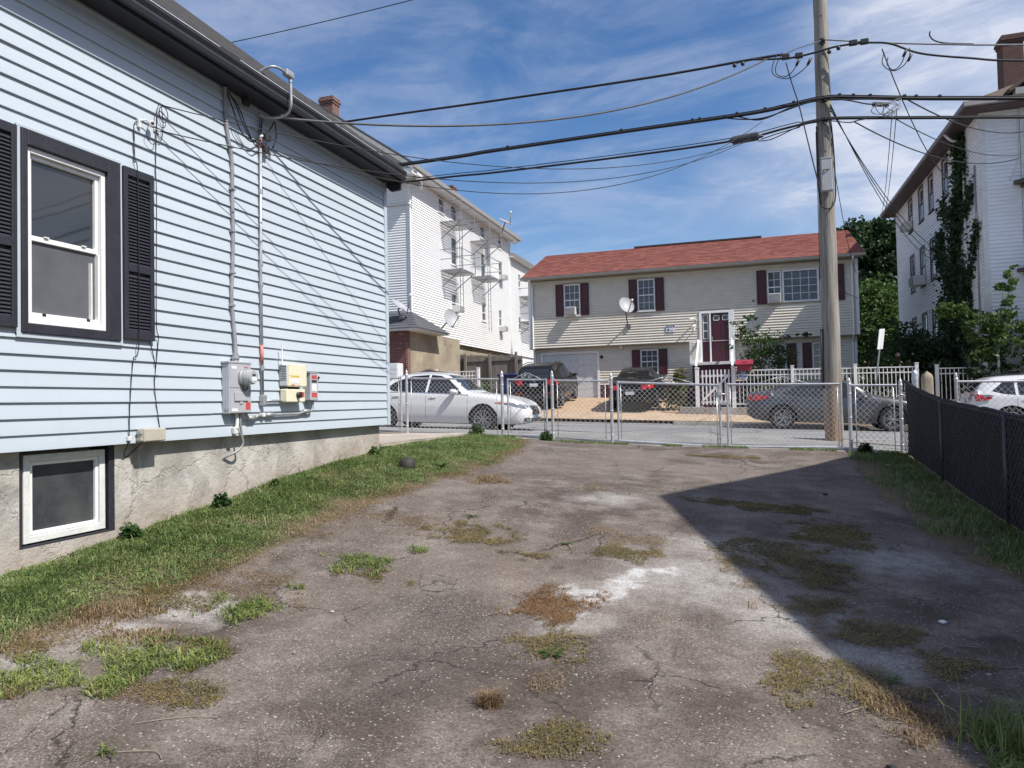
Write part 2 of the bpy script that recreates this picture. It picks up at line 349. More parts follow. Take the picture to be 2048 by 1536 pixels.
# ------------------------------------------------------------------ ground sheets
LEFT_EDGE = ([-6,0,2,3,4,5,6,7,8.5,10,11.5,12.6,13.6,14.35], [-3.9,-4.0,-4.05,-4.06,-3.98,-3.96,-3.93,-3.90,-3.72,-3.62,-3.72,-3.95,-4.15,-4.4])
RIGHT_EDGE = ([-6,2,5,6.8,7.5,8.65,10.8,12.5,14.0,14.5], [2.5,2.5,2.3,2.05,1.92,1.76,1.66,1.68,1.75,1.85])
def build_ground():
    xs = sorted(set(list(np.linspace(-400,-60,12))+list(np.linspace(-60,-12,17))+list(np.linspace(-12,8,41))+list(np.linspace(8,60,18))+list(np.linspace(60,400,12))))
    ys = sorted(set(list(np.linspace(-400,-30,12))+list(np.linspace(-30,-8,8))+list(np.linspace(-8,14.5,46))+[14.75,15.2,16,16.4,20,23.6,24,24.3,25,26,26.4,27,28,29,30,31,32,36,40,45,50,60]+list(np.linspace(80,900,12))))
    def H(x, y):
        if y <= 14.5: return gz(x, y) - .02
        if y <= 16.0: return min(gz(x, 14.6), road_z(x)) - .09
        if y <= 24.05: return road_z(x) - .10
        if y <= 31: return apron_z(x, y) - .05
        return road_z(x) + .82 - .05
    nx, ny = len(xs), len(ys)
    mb = MB(); mb.v = [(x, y, H(x, y)) for x in xs for y in ys]
    mb.f = [(i*ny+j, (i+1)*ny+j, (i+1)*ny+j+1, i*ny+j+1) for i in range(nx-1) for j in range(ny-1)]; mb.m = [0]*len(mb.f)
    struct(mb.build('ground', MAT_SOIL, smooth=True, loc=(0,0,0)))
    # old asphalt drive with ragged edges
    mb = MB(); nv = 230; nu = 74
    def drive(u, v):
        y = -6 + v*20.43; l = interp(*LEFT_EDGE, y) + .10*noise.noise((y*1.7, 3.1, 0)) + .05*noise.noise((y*6, 8.1, 0)); r = interp(*RIGHT_EDGE, y) + .12*noise.noise((y*1.5, 9.1, 0)) + .05*noise.noise((y*7, 1.1, 0))
        x = l + (r-l)*u; e = min(u, 1-u)*(r-l)
        z = gz(x, y) + .012*noise.noise((x*.9, y*.9, 1)) + .004*noise.noise((x*4, y*4, 5)) - .02*max(0, 1-e/.1)
        return (x, y, z + .006)
    struct(mb.grid(drive, nu, nv).build('driveway', MAT_DRIVE, smooth=True, loc=(0,0,0)))
    def sheet(name, mat, x0, x1, y0, y1, f, nx, ny, z0=0):
        mb = MB(); mb.grid(lambda u, v: (x0+(x1-x0)*u, y0+(y1-y0)*v, f(x0+(x1-x0)*u, y0+(y1-y0)*v)), nx, ny)
        return struct(mb.build(name, mat, smooth=True, loc=(0,0,0)))
    sheet('road', MAT_ROAD, -90, 90, 16.05, 24.0, lambda x, y: road_z(x) + .03*math.sin(math.pi*(y-16)/8) - .01, 90, 8)
    sheet('near_sidewalk', MAT_GREYWALK, -90, 60, 14.42, 15.88, lambda x, y: (gz(x,14.6)-.012)*(1-(y-14.42)/1.46)+(road_z(x)+.075)*((y-14.42)/1.46) if -9 < x < 6 else road_z(x)+.075, 100, 4)
    sheet('far_sidewalk', MAT_TANWALK, -90, 90, 24.16, 26.0, lambda x, y: apron_z(x, y) + .0, 90, 4)
    sheet('front_drive', MAT_PAVER, -9.6, -2.3, 26.0, 31.25, lambda x, y: apron_z(x, y) + .004, 16, 14)
    sheet('fence_footing', MAT_WALK, -9, 2.8, 14.40, 14.70, lambda x, y: max(gz(x,14.6)-.004, 0), 40, 2)
    for nm, y0, y1, zt in (('near_kerb', 15.88, 16.05, .085), ('far_kerb', 24.0, 24.16, .105)):
        par = thing(nm, (0,(y0+y1)/2,.7), '', ''); del par['label']; del par['category']; struct(par)
        k = 0; x = -30
        while x < 16:
            ln = 1.85; mb = MB(); lo = .02 if (nm == 'far_kerb' and -9 < x < -2.6) else zt
            mb.add([(xx, yy, road_z(xx)+zz) for zz in (-.12, lo) for xx, yy in ((x+.006,y0),(x+ln-.006,y0),(x+ln-.006,y1),(x+.006,y1))], [(0,3,2,1),(4,5,6,7),(0,1,5,4),(1,2,6,5),(2,3,7,6),(3,0,4,7)])
            mb.build('kerb_stone', MAT_KERB, par, bevel=.012); x += ln
build_ground()
# painted joints of the far sidewalk: recessed slabs show as separate flags
def sidewalk_flags():
    par = bpy.data.objects['far_sidewalk']
    for i in range(24):
        x = -13 + i*.95
        if x > 9: break
        mb = MB(); mb.grid(lambda u, v: (x+.012+(.95-.024)*u, 24.18+1.80*v, apron_z(x+.95*u, 24.18+1.80*v)+.012), 1, 2)
        g = mb; top = list(g.v)
        g.prism([top[0], top[3], top[5], top[2]], (0,0,-.012)) if False else None
        g.build('paving_flag', MAT_TANWALK, par)
sidewalk_flags()
# ------------------------------------------------------------------ shared building pieces
def glass_mat(name, col=(.030,.034,.040), rough=.03):
    m, N, L, P = nodes(name); b = NB(N, L)
    P.inputs['Base Color'].default_value = (*col, 1); P.inputs['Roughness'].default_value = rough; P.inputs['IOR'].default_value = 1.5
    P.inputs['Specular IOR Level'].default_value = .9
    L.new(b.bump(b.noise(b.obj(), 1.6, 2, .5), .05, .02), P.inputs['Normal']); return m
GLASS = glass_mat('window_glass'); GLASS_FAR = glass_mat('window_glass_far', (.055,.060,.068), .06)
def screen_mat(name, c0, c1, rough=.5):
    m, N, L, P = nodes(name); b = NB(N, L); p = b.obj()
    c = b.mix(b.ramp(b.noise(p, 2.2, 5, .6), .35, .7), c0, c1)
    c = b.mix(b.math('MULTIPLY', b.ramp(b.noise(p, 60, 3, .7), .6, .75), .5), c, tuple(x*2.2 for x in c1))
    L.new(c, P.inputs['Base Color']); P.inputs['Roughness'].default_value = rough; return m
SCREEN = screen_mat('insect_screen', (.085,.088,.100), (.115,.118,.130))
DUSTY = screen_mat('dusty_pane', (.032,.036,.042), (.075,.078,.080), .28)
WHITE = M('white_vinyl', (.78,.78,.77), .45, var=.05); WHITE_OLD = M('old_white_paint', (.66,.66,.64), .6, var=.12)
TRIMBLK = M('black_trim_paint', (.024,.025,.034), .55, var=.2, scale=5); SHUT = M('charcoal_shutter', (.024,.025,.034), .5, var=.15)
GALV = M('galvanised_steel', (.40,.41,.42), .5, .55, var=.18, scale=14); GREYBOX = M('grey_enamel', (.40,.41,.44), .45, var=.06)
CREAM = M('cream_plastic', (.74,.69,.52), .5, var=.05); BLACKP = M('black_plastic', (.02,.02,.022), .5, var=.2); CABLE = M('black_cable', (.010,.0105,.013), .6, var=.2, scale=20)
GREYCABLE = M('weathered_grey_cable', (.26,.26,.28), .7, var=.2, scale=12); RED = M('red_label', (.52,.07,.06), .5, var=.06); YEL = M('yellow_label', (.62,.45,.07), .5, var=.06)
PAPER = M('white_label', (.72,.72,.74), .5, var=.05); BEIGEBOX = M('beige_box', (.44,.41,.34), .5, var=.08); GREYGUT = M('grey_gutter', (.42,.40,.37), .4, .3, var=.1)
def siding(T, u0, u1, z0, z1, ex, lip, mat, parent, holes=(), name='siding', joined=True, thick=.012, seams=()):
    """lapped boards on a wall; joined=False makes one object per board"""
    n = int(math.ceil((z1-z0)/ex)); mb = MB(); out = []
    for i in range(n):
        a = z0 + i*ex; b_ = min(a+ex, z1)
        segs = [(u0, u1)]
        for h0, h1, hz0, hz1 in holes:
            if b_ > hz0+.02 and a < hz1-.02:
                ns = []
                for s0, s1 in segs:
                    if h1 <= s0 or h0 >= s1: ns.append((s0, s1)); continue
                    if h0 > s0: ns.append((s0, h0))
                    if h1 < s1: ns.append((h1, s1))
                segs = ns
        cuts = []
        for s0, s1 in segs:
            if not joined:
                c = [s0] + sorted(x for x in ([seams[i % len(seams)]] if seams else []) if s0+.3 < x < s1-.3) + [s1]
                cuts += [(p, q) for p, q in zip(c, c[1:])]
            else: cuts.append((s0, s1))
        for p, q in cuts:
            t = mb if joined else MB()
            k = lip + (random.uniform(-.002,.002) if not joined else 0); a0 = a + (random.uniform(-.0016,.0016) if not joined else 0); a1 = a + (random.uniform(-.0016,.0016) if not joined else 0)
            c = [T(p,0,a0), T(p,k,a0), T(p,k*.92,a0+ex*.12), T(p,thick*.25,b_+.004), T(p,0,b_+.004)]; d = [T(q,0,a1), T(q,k,a1), T(q,k*.92,a1+ex*.12), T(q,thick*.25,b_+.004), T(q,0,b_+.004)]
            t.add(c+d, [(0,1,6,5),(1,2,7,6),(2,3,8,7),(4,3,2,1,0),(5,6,7,8,9)])
            if not joined: out.append(t.build(name, mat, parent))
    if joined: 
        o = mb.build(name, mat, parent); o['kind'] = 'stuff'; return o
    return out
def win(parent, T, u0, u1, z0, z1, fr=WHITE, gl=GLASS_FAR, fw=.05, nx=1, nz=1, rec=.03, proud=.04, mid=True, mw=.012, sill=True, two=None, name='window'):
    w = MB()
    for a in ((u0,u0+fw,z0,z1),(u1-fw,u1,z0,z1),(u0+fw,u1-fw,z1-fw,z1),(u0+fw,u1-fw,z0,z0+fw)): w.tb(T, a[0],a[1],-rec-.04,proud,a[2],a[3])
    W = w.build(name, fr, parent, bevel=.004, seg=1)
    zm = (z0+z1)/2
    if mid:
        MB().tb(T, u0+fw+.002,u1-fw-.002,-rec-.02,proud*.5,zm-.02,zm+.02).build('meeting_rail', fr, W)
        MB().tb(T, u0+fw,u1-fw,-rec-.006,-rec,zm,z1-fw).build('pane', gl, W); MB().tb(T, u0+fw,u1-fw,-rec+.010,-rec+.016,z0+fw,zm).build('pane', two or gl, W)
    else: MB().tb(T, u0+fw,u1-fw,-rec-.006,-rec,z0+fw,z1-fw).build('pane', gl, W)
    if nx > 1 or nz > 1:
        g = MB()
        for i in range(1, nx): u = u0+fw+(u1-u0-2*fw)*i/nx; g.tb(T,u-mw,u+mw,-rec+.018,-rec+.026,z0+fw,z1-fw)
        for k in range(1, nz): z = z0+fw+(z1-z0-2*fw)*k/nz; g.tb(T,u0+fw,u1-fw,-rec+.019,-rec+.027,z-mw,z+mw)
        g.build('glazing_bars', fr, W)
    if sill: MB().tb(T, u0-.03,u1+.03,-.02,proud+.03,z0-.035,z0-.002).build('sill', fr, W)
    return W

# ------------------------------------------------------------------ the pale blue house
def foundation_mat():
    m, N, L, P = nodes('rough_rendered_foundation'); b = NB(N, L); p = b.pos()
    c = b.mix(b.ramp(b.noise(p, 1.7, 6, .62), .32, .66), (.33,.31,.28), (.50,.475,.44))
    st = b.math('MULTIPLY', b.ramp(b.noise(b.mapping(p, (1,1,.45)), 2.4, 7, .68, 1.5), .52, .64), .55)
    c = b.mix(st, c, (.20,.185,.16))
    c = b.mix(b.math('MULTIPLY', b.ramp(b.noise(b.mapping(p, (1,1,.6)), 1.1, 5, .6, .8), .60, .64), .35), c, (.25,.235,.21))
    z = b.sep(p)[2]; y = b.sep(p)[1]
    damp = b.ramp(b.math('ADD', b.math('SUBTRACT', z, b.math('MULTIPLY', y, .105)), b.math('MULTIPLY', b.noise(p, 2.5, 5), .35)), .22, .55, 1, 0)
    c = b.mix(b.math('MULTIPLY', damp, .38), c, (.34,.25,.18))
    L.new(c, P.inputs['Base Color']); P.inputs['Roughness'].default_value = .93
    h = b.math('ADD', b.noise(p, 4, 7, .65), b.math('MULTIPLY', b.noise(p, 26, 5, .65), .35))
    cw = b.vadd(p, b.noise(p, 3, 5, .65, col=True), .4); ck = b.ramp(b.voro(cw, .8, 'DISTANCE_TO_EDGE'), .003, .010, 1, 0)
    L.new(b.bump(b.math('SUBTRACT', h, b.math('MULTIPLY', ck, .4)), .55, .05), P.inputs['Normal']); return m
MAT_FND = foundation_mat()
def vinyl(name, c, k=.035):
    m, N, L, P = nodes(name); b = NB(N, L); p = b.obj()
    rnd = N.new('ShaderNodeObjectInfo').outputs['Random']
    f = b.noise(b.mapping(p, (1,.25,2)), 2.2, 4, .55)
    col = b.mix(b.ramp(f, .3, .7), tuple(x*(1-k) for x in c), tuple(min(1,x*(1+k)) for x in c))
    col = b.mix(b.ramp(rnd, 0, 1, 0, .06, False), col, (.46,.49,.51))
    g = b.math('MULTIPLY', b.ramp(b.noise(b.mapping(p, (1,9,.35)), 1.1, 6, .7), .56, .78), .16)
    col = b.mix(g, col, (.34,.36,.37))
    wz = b.sep(b.pos())[2]; spl = b.math('MULTIPLY', b.ramp(b.math('ADD', wz, b.math('MULTIPLY', b.noise(b.pos(), 3, 6, .7), .9)), 1.55, 2.35, 1, 0), .22)
    col = b.mix(spl, col, tuple(x*.62 for x in c))
    L.new(col, P.inputs['Base Color']); P.inputs['Roughness'].default_value = .48
    L.new(b.bump(b.noise(b.mapping(p, (1,2,60)), 3, 4, .6), .06, .004), P.inputs['Normal']); return m
MAT_BLUE = vinyl('pale_blue_vinyl', (.47,.53,.585))
MAT_SHING = M('charcoal_shingle', (.075,.072,.075), .9, var=.3, scale=9, bump=.5, bscale=60)
WX = -5.2
def blue_house():
    H = thing('blue_house', (-9,3,.5), 'pale blue vinyl-sided house with black trim at the left', 'house')
    T = fx(WX); Y0, Y1, ZB, ZT = -7.0, 9.95, 1.365, 5.10
    MB().box(-13.2, WX-.03, Y0+.02, Y1-.01, ZB-.02, ZT+.02).build('wall_core', MAT_BLUE, H) if False else None
    core = MB(); core.box(-13.2, WX-.10, Y0+.02, Y1-.03, ZB-.01, ZT+.05); core.box(WX-.10, WX-.002, Y0+.02, 4.03, ZB, ZT); core.box(WX-.10, WX-.002, 4.95, Y1-.03, ZB, ZT)
    core.box(WX-.10, WX-.002, 4.03, 4.95, ZB, 2.26); core.box(WX-.10, WX-.002, 4.03, 4.95, 3.82, ZT)
    core.build('wall', MAT_BLUE, H)
    siding(T, Y0, Y1-.05, ZB, ZT, .1225, .0235, MAT_BLUE, H, [(4.02,4.96,2.25,3.83)], 'siding_board', False,
           seams=(5.62,8.1,6.1,9.0,7.2,5.4,8.6,7.7,5.0,6.7,9.3,5.9,7.35,8.35))
    MB().box(WX-.02, WX+.034, Y1-.052, Y1+.03, ZB-.01, ZT).build('corner_board', MAT_BLUE, H, bevel=.004)
    # rear parts of the gable end that faces the street
    g = MB(); g.add([(-13.2,Y1,ZB),(WX-.021,Y1,ZB),(WX-.021,Y1,ZT),(-9.2,Y1,8.2),(-13.2,Y1,ZT)], [(0,1,2,3,4)]); g.add([(-13.2,Y0,ZB),(WX,Y0,ZB),(WX,Y0,ZT),(-9.2,Y0,8.2),(-13.2,Y0,ZT)], [(0,1,2,3,4)])
    g.build('gable_wall', MAT_BLUE, H)
    # foundation with the recess of the cellar window
    f = MB(); X = WX-.085
    f.box(-13.1, X-.22, Y0, Y1-.12, -.6, ZB); f.box(X-.22, X, Y0, 4.12, -.6, ZB+.002); f.box(X-.22, X, 5.0, Y1-.12, -.6, ZB+.002); f.box(X-.22, X, 4.12, 5.0, -.6, .61)
    f.build('foundation', MAT_FND, H)
    rv = MB(); rv.box(X-.21, X-.004, 4.945, 5.003, .612, 1.362); rv.box(X-.21, X-.01, 4.117, 4.155, .612, 1.362); rv.box(X-.21, X-.006, 4.117, 5.003, .607, .628); rv.build('shaded_cellar_surround', TRIMBLK, H, bevel=.006)  # black reveal linings, the wide right one painting in the recess's shade
    c = win(H, fx(X-.06), 4.175, 4.925, .640, 1.325, WHITE_OLD, DUSTY, .055, mid=False, rec=.01, proud=.035, sill=False, name='cellar_window')
    c2 = MB()
    for a in ((4.233,4.262,.698,1.268),(4.838,4.867,.698,1.268),(4.262,4.838,1.24,1.268),(4.262,4.838,.698,.728)): c2.tb(fx(X-.06), a[0],a[1],-.008,.018,a[2],a[3])
    c2.build('inner_sash', WHITE, c, bevel=.003)
    # eaves: soffit, fascia, gutter, roof
    e = MB(); e.box(WX-.02, WX+.265, Y0, Y1+.06, ZT-.03, ZT-.005); e.build('soffit', TRIMBLK, H)
    MB().box(WX+.262, WX+.285, Y0, Y1+.07, ZT-.05, ZT+.11).build('fascia', TRIMBLK, H)
    bx = MB(); bx.prism([(WX-.035,Y1+.032,ZT-.012),(WX+.262,Y1+.032,ZT-.012),(WX+.262,Y1+.032,ZT-.15),(WX+.10,Y1+.032,ZT-.16),(WX-.035,Y1+.032,ZT-.03)], (0,.045,0)); bx.build('eave_end_board', TRIMBLK, H)
    gu = MB(); prof = [(.286,.115),(.286,-.005),(.30,-.02),(.345,-.02),(.358,.02),(.352,.045),(.375,.085),(.375,.115),(.366,.115),(.366,.09),(.343,.045),(.348,.02),(.34,-.01),(.30,-.01),(.294,.0),(.294,.115)]
    gu.prism([(WX+a, Y0, ZT+b) for a, b in prof], (0, Y1+.05-Y0, 0)); gu.build('gutter', TRIMBLK, H)
    gl = MB()
    yy = Y0
    while yy < 8.6:
        ln = random.uniform(.5, 2.2); gl.box(WX+.364, WX+.3785, yy, min(yy+ln, 9.2), ZT+.112, ZT+.1215); yy += ln + random.choice((.02,.05,.12,.3))
    gl.build('bare_gutter_lip', M('bare_aluminium', (.72,.72,.73), .35, .6, var=.1), H)
    rf = MB(); ye = Y1+.10; xr, zr = -9.2, ZT+.10+.80*(-(-9.2)-4.885)
    xe, ze = WX+.325, ZT+.105
    for sgn in (1, -1):
        a = (xr+(xe-xr)*sgn); rf.prism([(a,Y0-.2,ze),(xr,Y0-.2,zr),(xr,Y0-.2,zr+.06),(a,Y0-.2,ze+.05)], (0, ye-Y0+.2, 0))
    ro = rf.build('roof', MAT_SHING, H)
    # shingle courses as thin laps
    sh = MB(); L = math.hypot(xe-xr, zr-ze); n = int(L/.14); d = Vector((xe-xr, 0, ze-zr)).normalized(); nrm = Vector((-d.z, 0, d.x))
    if nrm.z < 0: nrm = -nrm
    for i in range(n):
        p = Vector((xr,0,zr+.058)) + d*(.14*i) + nrm*.004; q = p + d*.15 + nrm*.010
        sh.add([(p.x,Y0-.2,p.z),(p.x,ye,p.z),(q.x,ye,q.z),(q.x,Y0-.2,q.z),(q.x,ye,q.z-.016),(q.x,Y0-.2,q.z-.016)], [(0,1,2,3),(3,2,4,5)])
    s = sh.build('shingle_courses', MAT_SHING, ro); s['kind'] = 'stuff'
    # window with black casing
    W = lambda u, d, z: (WX+d, u-.04, z); cas = MB()
    for a in ((4.085,4.135,2.26,3.82),(4.865,4.995,2.26,3.82),(4.135,4.865,3.70,3.82),(4.135,4.865,2.26,2.335)): cas.tb(W, a[0],a[1],-.09,.052,a[2],a[3])
    w = cas.build('window', TRIMBLK, H, bevel=.006)
    j = MB(); j.tb(W, 4.050,4.083,-.01,.036,2.235,3.83); j.tb(W, 4.996,5.022,-.01,.036,2.235,3.83); j.tb(W, 4.050,5.022,-.01,.037,2.225,2.258); j.tb(W, 4.050,5.022,-.01,.037,3.822,3.842); j.build('trim_channel', MAT_BLUE, w)
    fr = MB()
    for a in ((4.137,4.178,2.337,3.698),(4.822,4.863,2.337,3.698),(4.178,4.822,3.655,3.698),(4.178,4.822,2.337,2.382)): fr.tb(W, a[0],a[1],-.075,.02,a[2],a[3])
    fr.build('window_frame', WHITE, w, bevel=.004)
    us = MB()
    for a in ((4.182,4.212,3.02,3.652),(4.788,4.818,3.02,3.652),(4.212,4.788,3.62,3.652),(4.182,4.818,2.985,3.025)): us.tb(W, a[0],a[1],-.055,-.012,a[2],a[3])
    us.build('upper_sash', WHITE, w, bevel=.004)
    ls = MB()
    for a in ((4.182,4.20,2.386,2.983),(4.80,4.818,2.386,2.983),(4.20,4.80,2.386,2.425)): ls.tb(W, a[0],a[1],-.05,.004,a[2],a[3])
    ls.tb(W, 4.74,4.752,-.05,-.004,2.43,2.90)
    ls.build('lower_sash', WHITE, w, bevel=.003)
    MB().tb(W, 4.205,4.795,-.046,-.040,3.02,3.63).build('pane', GLASS, w); MB().tb(W, 4.195,4.805,-.040,-.034,2.40,2.99).build('screen', SCREEN, w)
    for yy in (4.33, 4.67): MB().tb(W, yy-.02,yy+.02,-.012,.002,3.024,3.034).build('sash_lock', WHITE_OLD, w)
    for yy in (4.30, 4.70): MB().tb(W, yy-.015,yy+.015,.002,.008,2.405,2.425).build('screen_latch', BLACKP, w)
    # louvred shutters
    def shutter(y0, y1, z0, z1):
        sb = MB(); D0, D1 = .022, .058
        for a in ((y0,y0+.045,z0,z1),(y1-.045,y1,z0,z1),(y0+.045,y1-.045,z1-.075,z1),(y0+.045,y1-.045,z0,z0+.075),(y0+.045,y1-.045,z0+.60,z0+.67)): sb.tb(W, a[0],a[1],D0,D1,a[2],a[3])
        s = sb.build('shutter', SHUT, H, bevel=.005)
        MB().tb(W, y0+.045,y1-.045,.021,.026,z0+.08,z1-.08).build('shutter_back', SHUT, s)
        me = None; zz = z0+.095
        while zz < z1-.095:
            if not (z0+.585 < zz < z0+.685):
                if me is None:
                    t = MB(); a, b_ = y0+.047, y1-.047
                    t.add([W(a,.030,.016),W(b_,.030,.016),W(b_,.052,-.012),W(a,.052,-.012),W(a,.030,.010),W(b_,.030,.010),W(b_,.052,-.018),W(a,.052,-.018)], [(0,1,2,3),(7,6,5,4),(3,2,6,7),(0,4,5,1)])
                    t.v = [(p[0], p[1], p[2]+zz) for p in t.v]
                    o = t.build('slat', SHUT, s); me = o; base = zz
                else:
                    o = me.copy(); COL.objects.link(o); o.location = (0,0,zz-base); WL[o.name] = WL[me.name]
            zz += .0295
        return s
    shutter(5.028, 5.365, 2.285, 3.815); shutter(3.67, 4.045, 2.29, 3.815)
blue_house()
# ------------------------------------------------------------------ electrical things on the blue wall
def wall_services():
    W = fx(WX)
    # meter cabinet
    t = thing('electric_meter_box', (WX+.07,6.45,1.58), 'tall grey steel electric meter cabinet with round glass meter on the blue wall', 'meter box')
    MB().tb(W, 6.25,6.60,.02,.115,1.60,2.13).build('cabinet', GREYBOX, t, bevel=.008)
    MB().tb(W, 6.235,6.612,.018,.122,2.13,2.15).build('lid', GREYBOX, t, bevel=.004)
    c = MB(); c.tb(W, 6.262,6.59,.115,.121,1.872,2.122); c.tb(W, 6.262,6.59,.115,.121,1.61,1.862); c.build('cover_plate', GREYBOX, t, bevel=.004)
    r = MB(); r.lathe([(.095,.121),(.098,.15),(.088,.158),(.083,.158)], (WX,6.47,1.985), (1,0,0), 24); ring = r.build('meter_ring', GALV, t, True, auto=40)
    g = MB(); g.lathe([(.080,.150),(.080,.235),(.066,.252)], (WX,6.47,1.985), (1,0,0), 24)
    m, N, L, P = nodes('meter_glass'); P.inputs['Base Color'].default_value = (.62,.66,.66,1); P.inputs['Roughness'].default_value = .08; P.inputs['Transmission Weight'].default_value = .45; P.inputs['IOR'].default_value = 1.3
    gm = g.build('meter_glass', m, t, True, auto=40)
    f = MB(); f.box(WX+.2535, WX+.2555, 6.445,6.495,1.995,2.015); f.build('display', BLACKP, gm)
    f = MB(); f.box(WX+.2525, WX+.2545, 6.435,6.515,1.945,1.985); f.build('dial_plate', PAPER, gm)
    s = MB(); s.tube(arc((WX+.14,6.47,1.885), .04, 180, 360, 10, (0,1,0)), .006, 6); s.build('seal_wire', BLACKP, t)
    b = MB(); b.tb(W, 6.315,6.535,.121,.136,1.73,1.83); b.build('breaker_door', GREYBOX, t, bevel=.014); b = MB(); b.tb(W, 6.40,6.45,.121,.13,1.70,1.73); b.build('hasp', GREYBOX, t, bevel=.004)
    for u0,u1,z0,z1,mm,n in ((6.28,6.36,2.07,2.10,PAPER,'white_sticker'),(6.47,6.54,2.07,2.095,RED,'red_sticker'),(6.28,6.37,1.625,1.655,PAPER,'white_sticker'),(6.50,6.575,1.64,1.72,RED,'red_sticker')):
        MB().tb(W,u0,u1,.1212,.1228,z0,z1).build(n, mm, t)
    k = MB(); k.lathe([(.028,0),(.028,.004),(.018,.004),(.018,.006)], (WX+.085,6.2495,1.66), (0,-1,0), 16); k.build('knockout', GREYBOX, t)
    MB().lathe([(.035,0),(.035,.03),(.045,.03),(.045,.05),(.03,.055),(.03,.09)], (WX+.06,6.42,2.15), (0,0,1), 14).build('hub_fitting', GALV, t, True, auto=40)
    # service cable up the wall
    t = thing('service_cable', (WX+.03,6.42,2.24), 'wavy weathered grey service cable rising from the meter cabinet to the eaves', 'cable')
    pts = spline([(WX+.06,6.42,2.20),(WX+.05,6.43,2.34),(WX+.038,6.415,2.6),(WX+.036,6.395,2.85),(WX+.036,6.415,3.15),(WX+.036,6.43,3.5),(WX+.036,6.425,3.9),(WX+.036,6.425,4.3),(WX+.036,6.37,4.55),(WX+.036,6.34,4.75),(WX+.04,6.325,5.0),(WX+.06,6.31,5.06)], 6)
    MB().tube(pts, .021, 8).build('sheath', GREYCABLE, t, True)
    for z in (2.75,3.1,3.55,4.0,4.45): 
        y = min(pts, key=lambda p: abs(p.z-z)).y; MB().tb(W, y-.032,y+.032,.015,.062,z-.012,z+.012).build('strap', GALV, t, bevel=.003)
    # steel conduit
    t = thing('steel_conduit', (WX+.03,6.88,1.66), 'straight galvanised conduit pipe right of the meter cabinet, red tape near its top', 'conduit')
    MB().tube([(WX+.045,6.885,1.80),(WX+.045,6.88,3.2),(WX+.045,6.91,4.95)], .017, 10).build('pipe', GALV, t, True)
    for z in (2.1,3.05,3.28,4.1): MB().lathe([(.018,-.03),(.024,-.025),(.024,.025),(.018,.03)], (WX+.045,6.885+max(0,(z-3.2))*.016,z), (0,0,1), 10).build('coupling', GALV, t, True, auto=40)
    MB().tube([(WX+.045,6.902,4.60),(WX+.045,6.905,4.74)], .0185, 10).build('red_tape', M('faded_red_tape', (.55,.22,.2), .6), t, True); MB().tube([(WX+.045,6.882,2.16),(WX+.045,6.882,2.36)], .0185, 10).build('red_tape', MATS['faded_red_tape'], t, True)
    b = MB(); b.tb(W, 6.85,6.915,.02,.085,1.68,1.80); b.build('junction_fitting', GALV, t, bevel=.01)
    b = MB(); b.tube([(WX+.05,6.915,1.735),(WX+.05,7.25,1.735)], .014, 8); b.build('branch_pipe', GALV, t, True)
    # pipe run below the cabinets
    t = thing('horizontal_conduit', (WX+.03,7.1,1.55), 'bent grey conduit running level from the meter cabinet to the disconnect switch', 'conduit')
    MB().tube(spline([(WX+.06,6.58,1.60),(WX+.06,6.60,1.56),(WX+.055,6.66,1.548),(WX+.05,6.75,1.548),(WX+.05,6.86,1.575),(WX+.05,7.5,1.575),(WX+.055,7.68,1.60),(WX+.06,7.80,1.605),(WX+.065,7.835,1.64),(WX+.065,7.84,1.74)], 6), .017, 8).build('pipe', GALV, t, True)
    for y, z in ((6.68,1.548),(7.0,1.575),(7.72,1.603)): MB().tube([(WX+.053,y-.06,z),(WX+.053,y+.06,z)], .026, 10).build('connector', GALV, t, True)
    MB().tb(W, 6.85,6.90,.02,.075,1.555,1.60).build('strap', WHITE_OLD, t, bevel=.005)
    # ground wire pipe below the meter
    t = thing('ground_conduit', (WX,6.5,1.2), 'thin grey pipe curving down from the meter cabinet into the foundation', 'conduit')
    MB().tube(spline([(WX+.06,6.50,1.61),(WX+.055,6.49,1.50),(WX+.05,6.52,1.36),(WX+.05,6.535,1.27),(WX+.02,6.48,1.20),(WX-.05,6.40,1.15),(WX-.09,6.38,1.12)], 6), .013, 8).build('pipe', GALV, t, True)
    b = MB(); b.tube(spline([(WX+.05,6.44,1.60),(WX+.06,6.435,1.50),(WX+.06,6.42,1.44)],6), .02, 8); b.build('cable_tail', WHITE_OLD, t, True); MB().tb(W,6.39,6.45,.02,.07,1.38,1.46).build('clamp', WHITE_OLD, t, bevel=.015)
    # solar inverter
    t = thing('solar_inverter', (WX+.08,7.42,1.70), 'cream coloured solar inverter with stub antenna between the conduit and the switch', 'inverter')
    MB().tb(W, 7.235,7.60,.03,.15,1.895,2.165).build('housing', CREAM, t, bevel=.012); MB().tb(W, 7.22,7.60,.025,.135,1.905,2.158).build('heat_sink', M('pale_grey_cast', (.55,.56,.55), .5), t, bevel=.01)
    MB().tb(W, 7.225,7.595,.03,.125,1.715,1.872).build('switch_box', CREAM, t, bevel=.012); MB().tb(W, 7.235,7.50,.03,.10,1.87,1.90).build('neck', BLACKP, t)
    fins = MB()
    for i in range(9): fins.tb(W, 7.2185,7.2205,.04,.12,1.97+.02*i,1.978+.02*i)
    fins.build('vent_slots', BLACKP, t)
    for u0,u1,z0,z1,mm,n in ((7.275,7.44,2.005,2.03,YEL,'yellow_sticker'),(7.275,7.44,1.935,2.004,PAPER,'white_sticker'),(7.275,7.35,1.91,1.922,RED,'maker_mark'),(7.39,7.45,1.91,1.920,GREYBOX,'maker_mark')): MB().tb(W,u0,u1,.1502,.1518,z0,z1).build(n, mm, t)
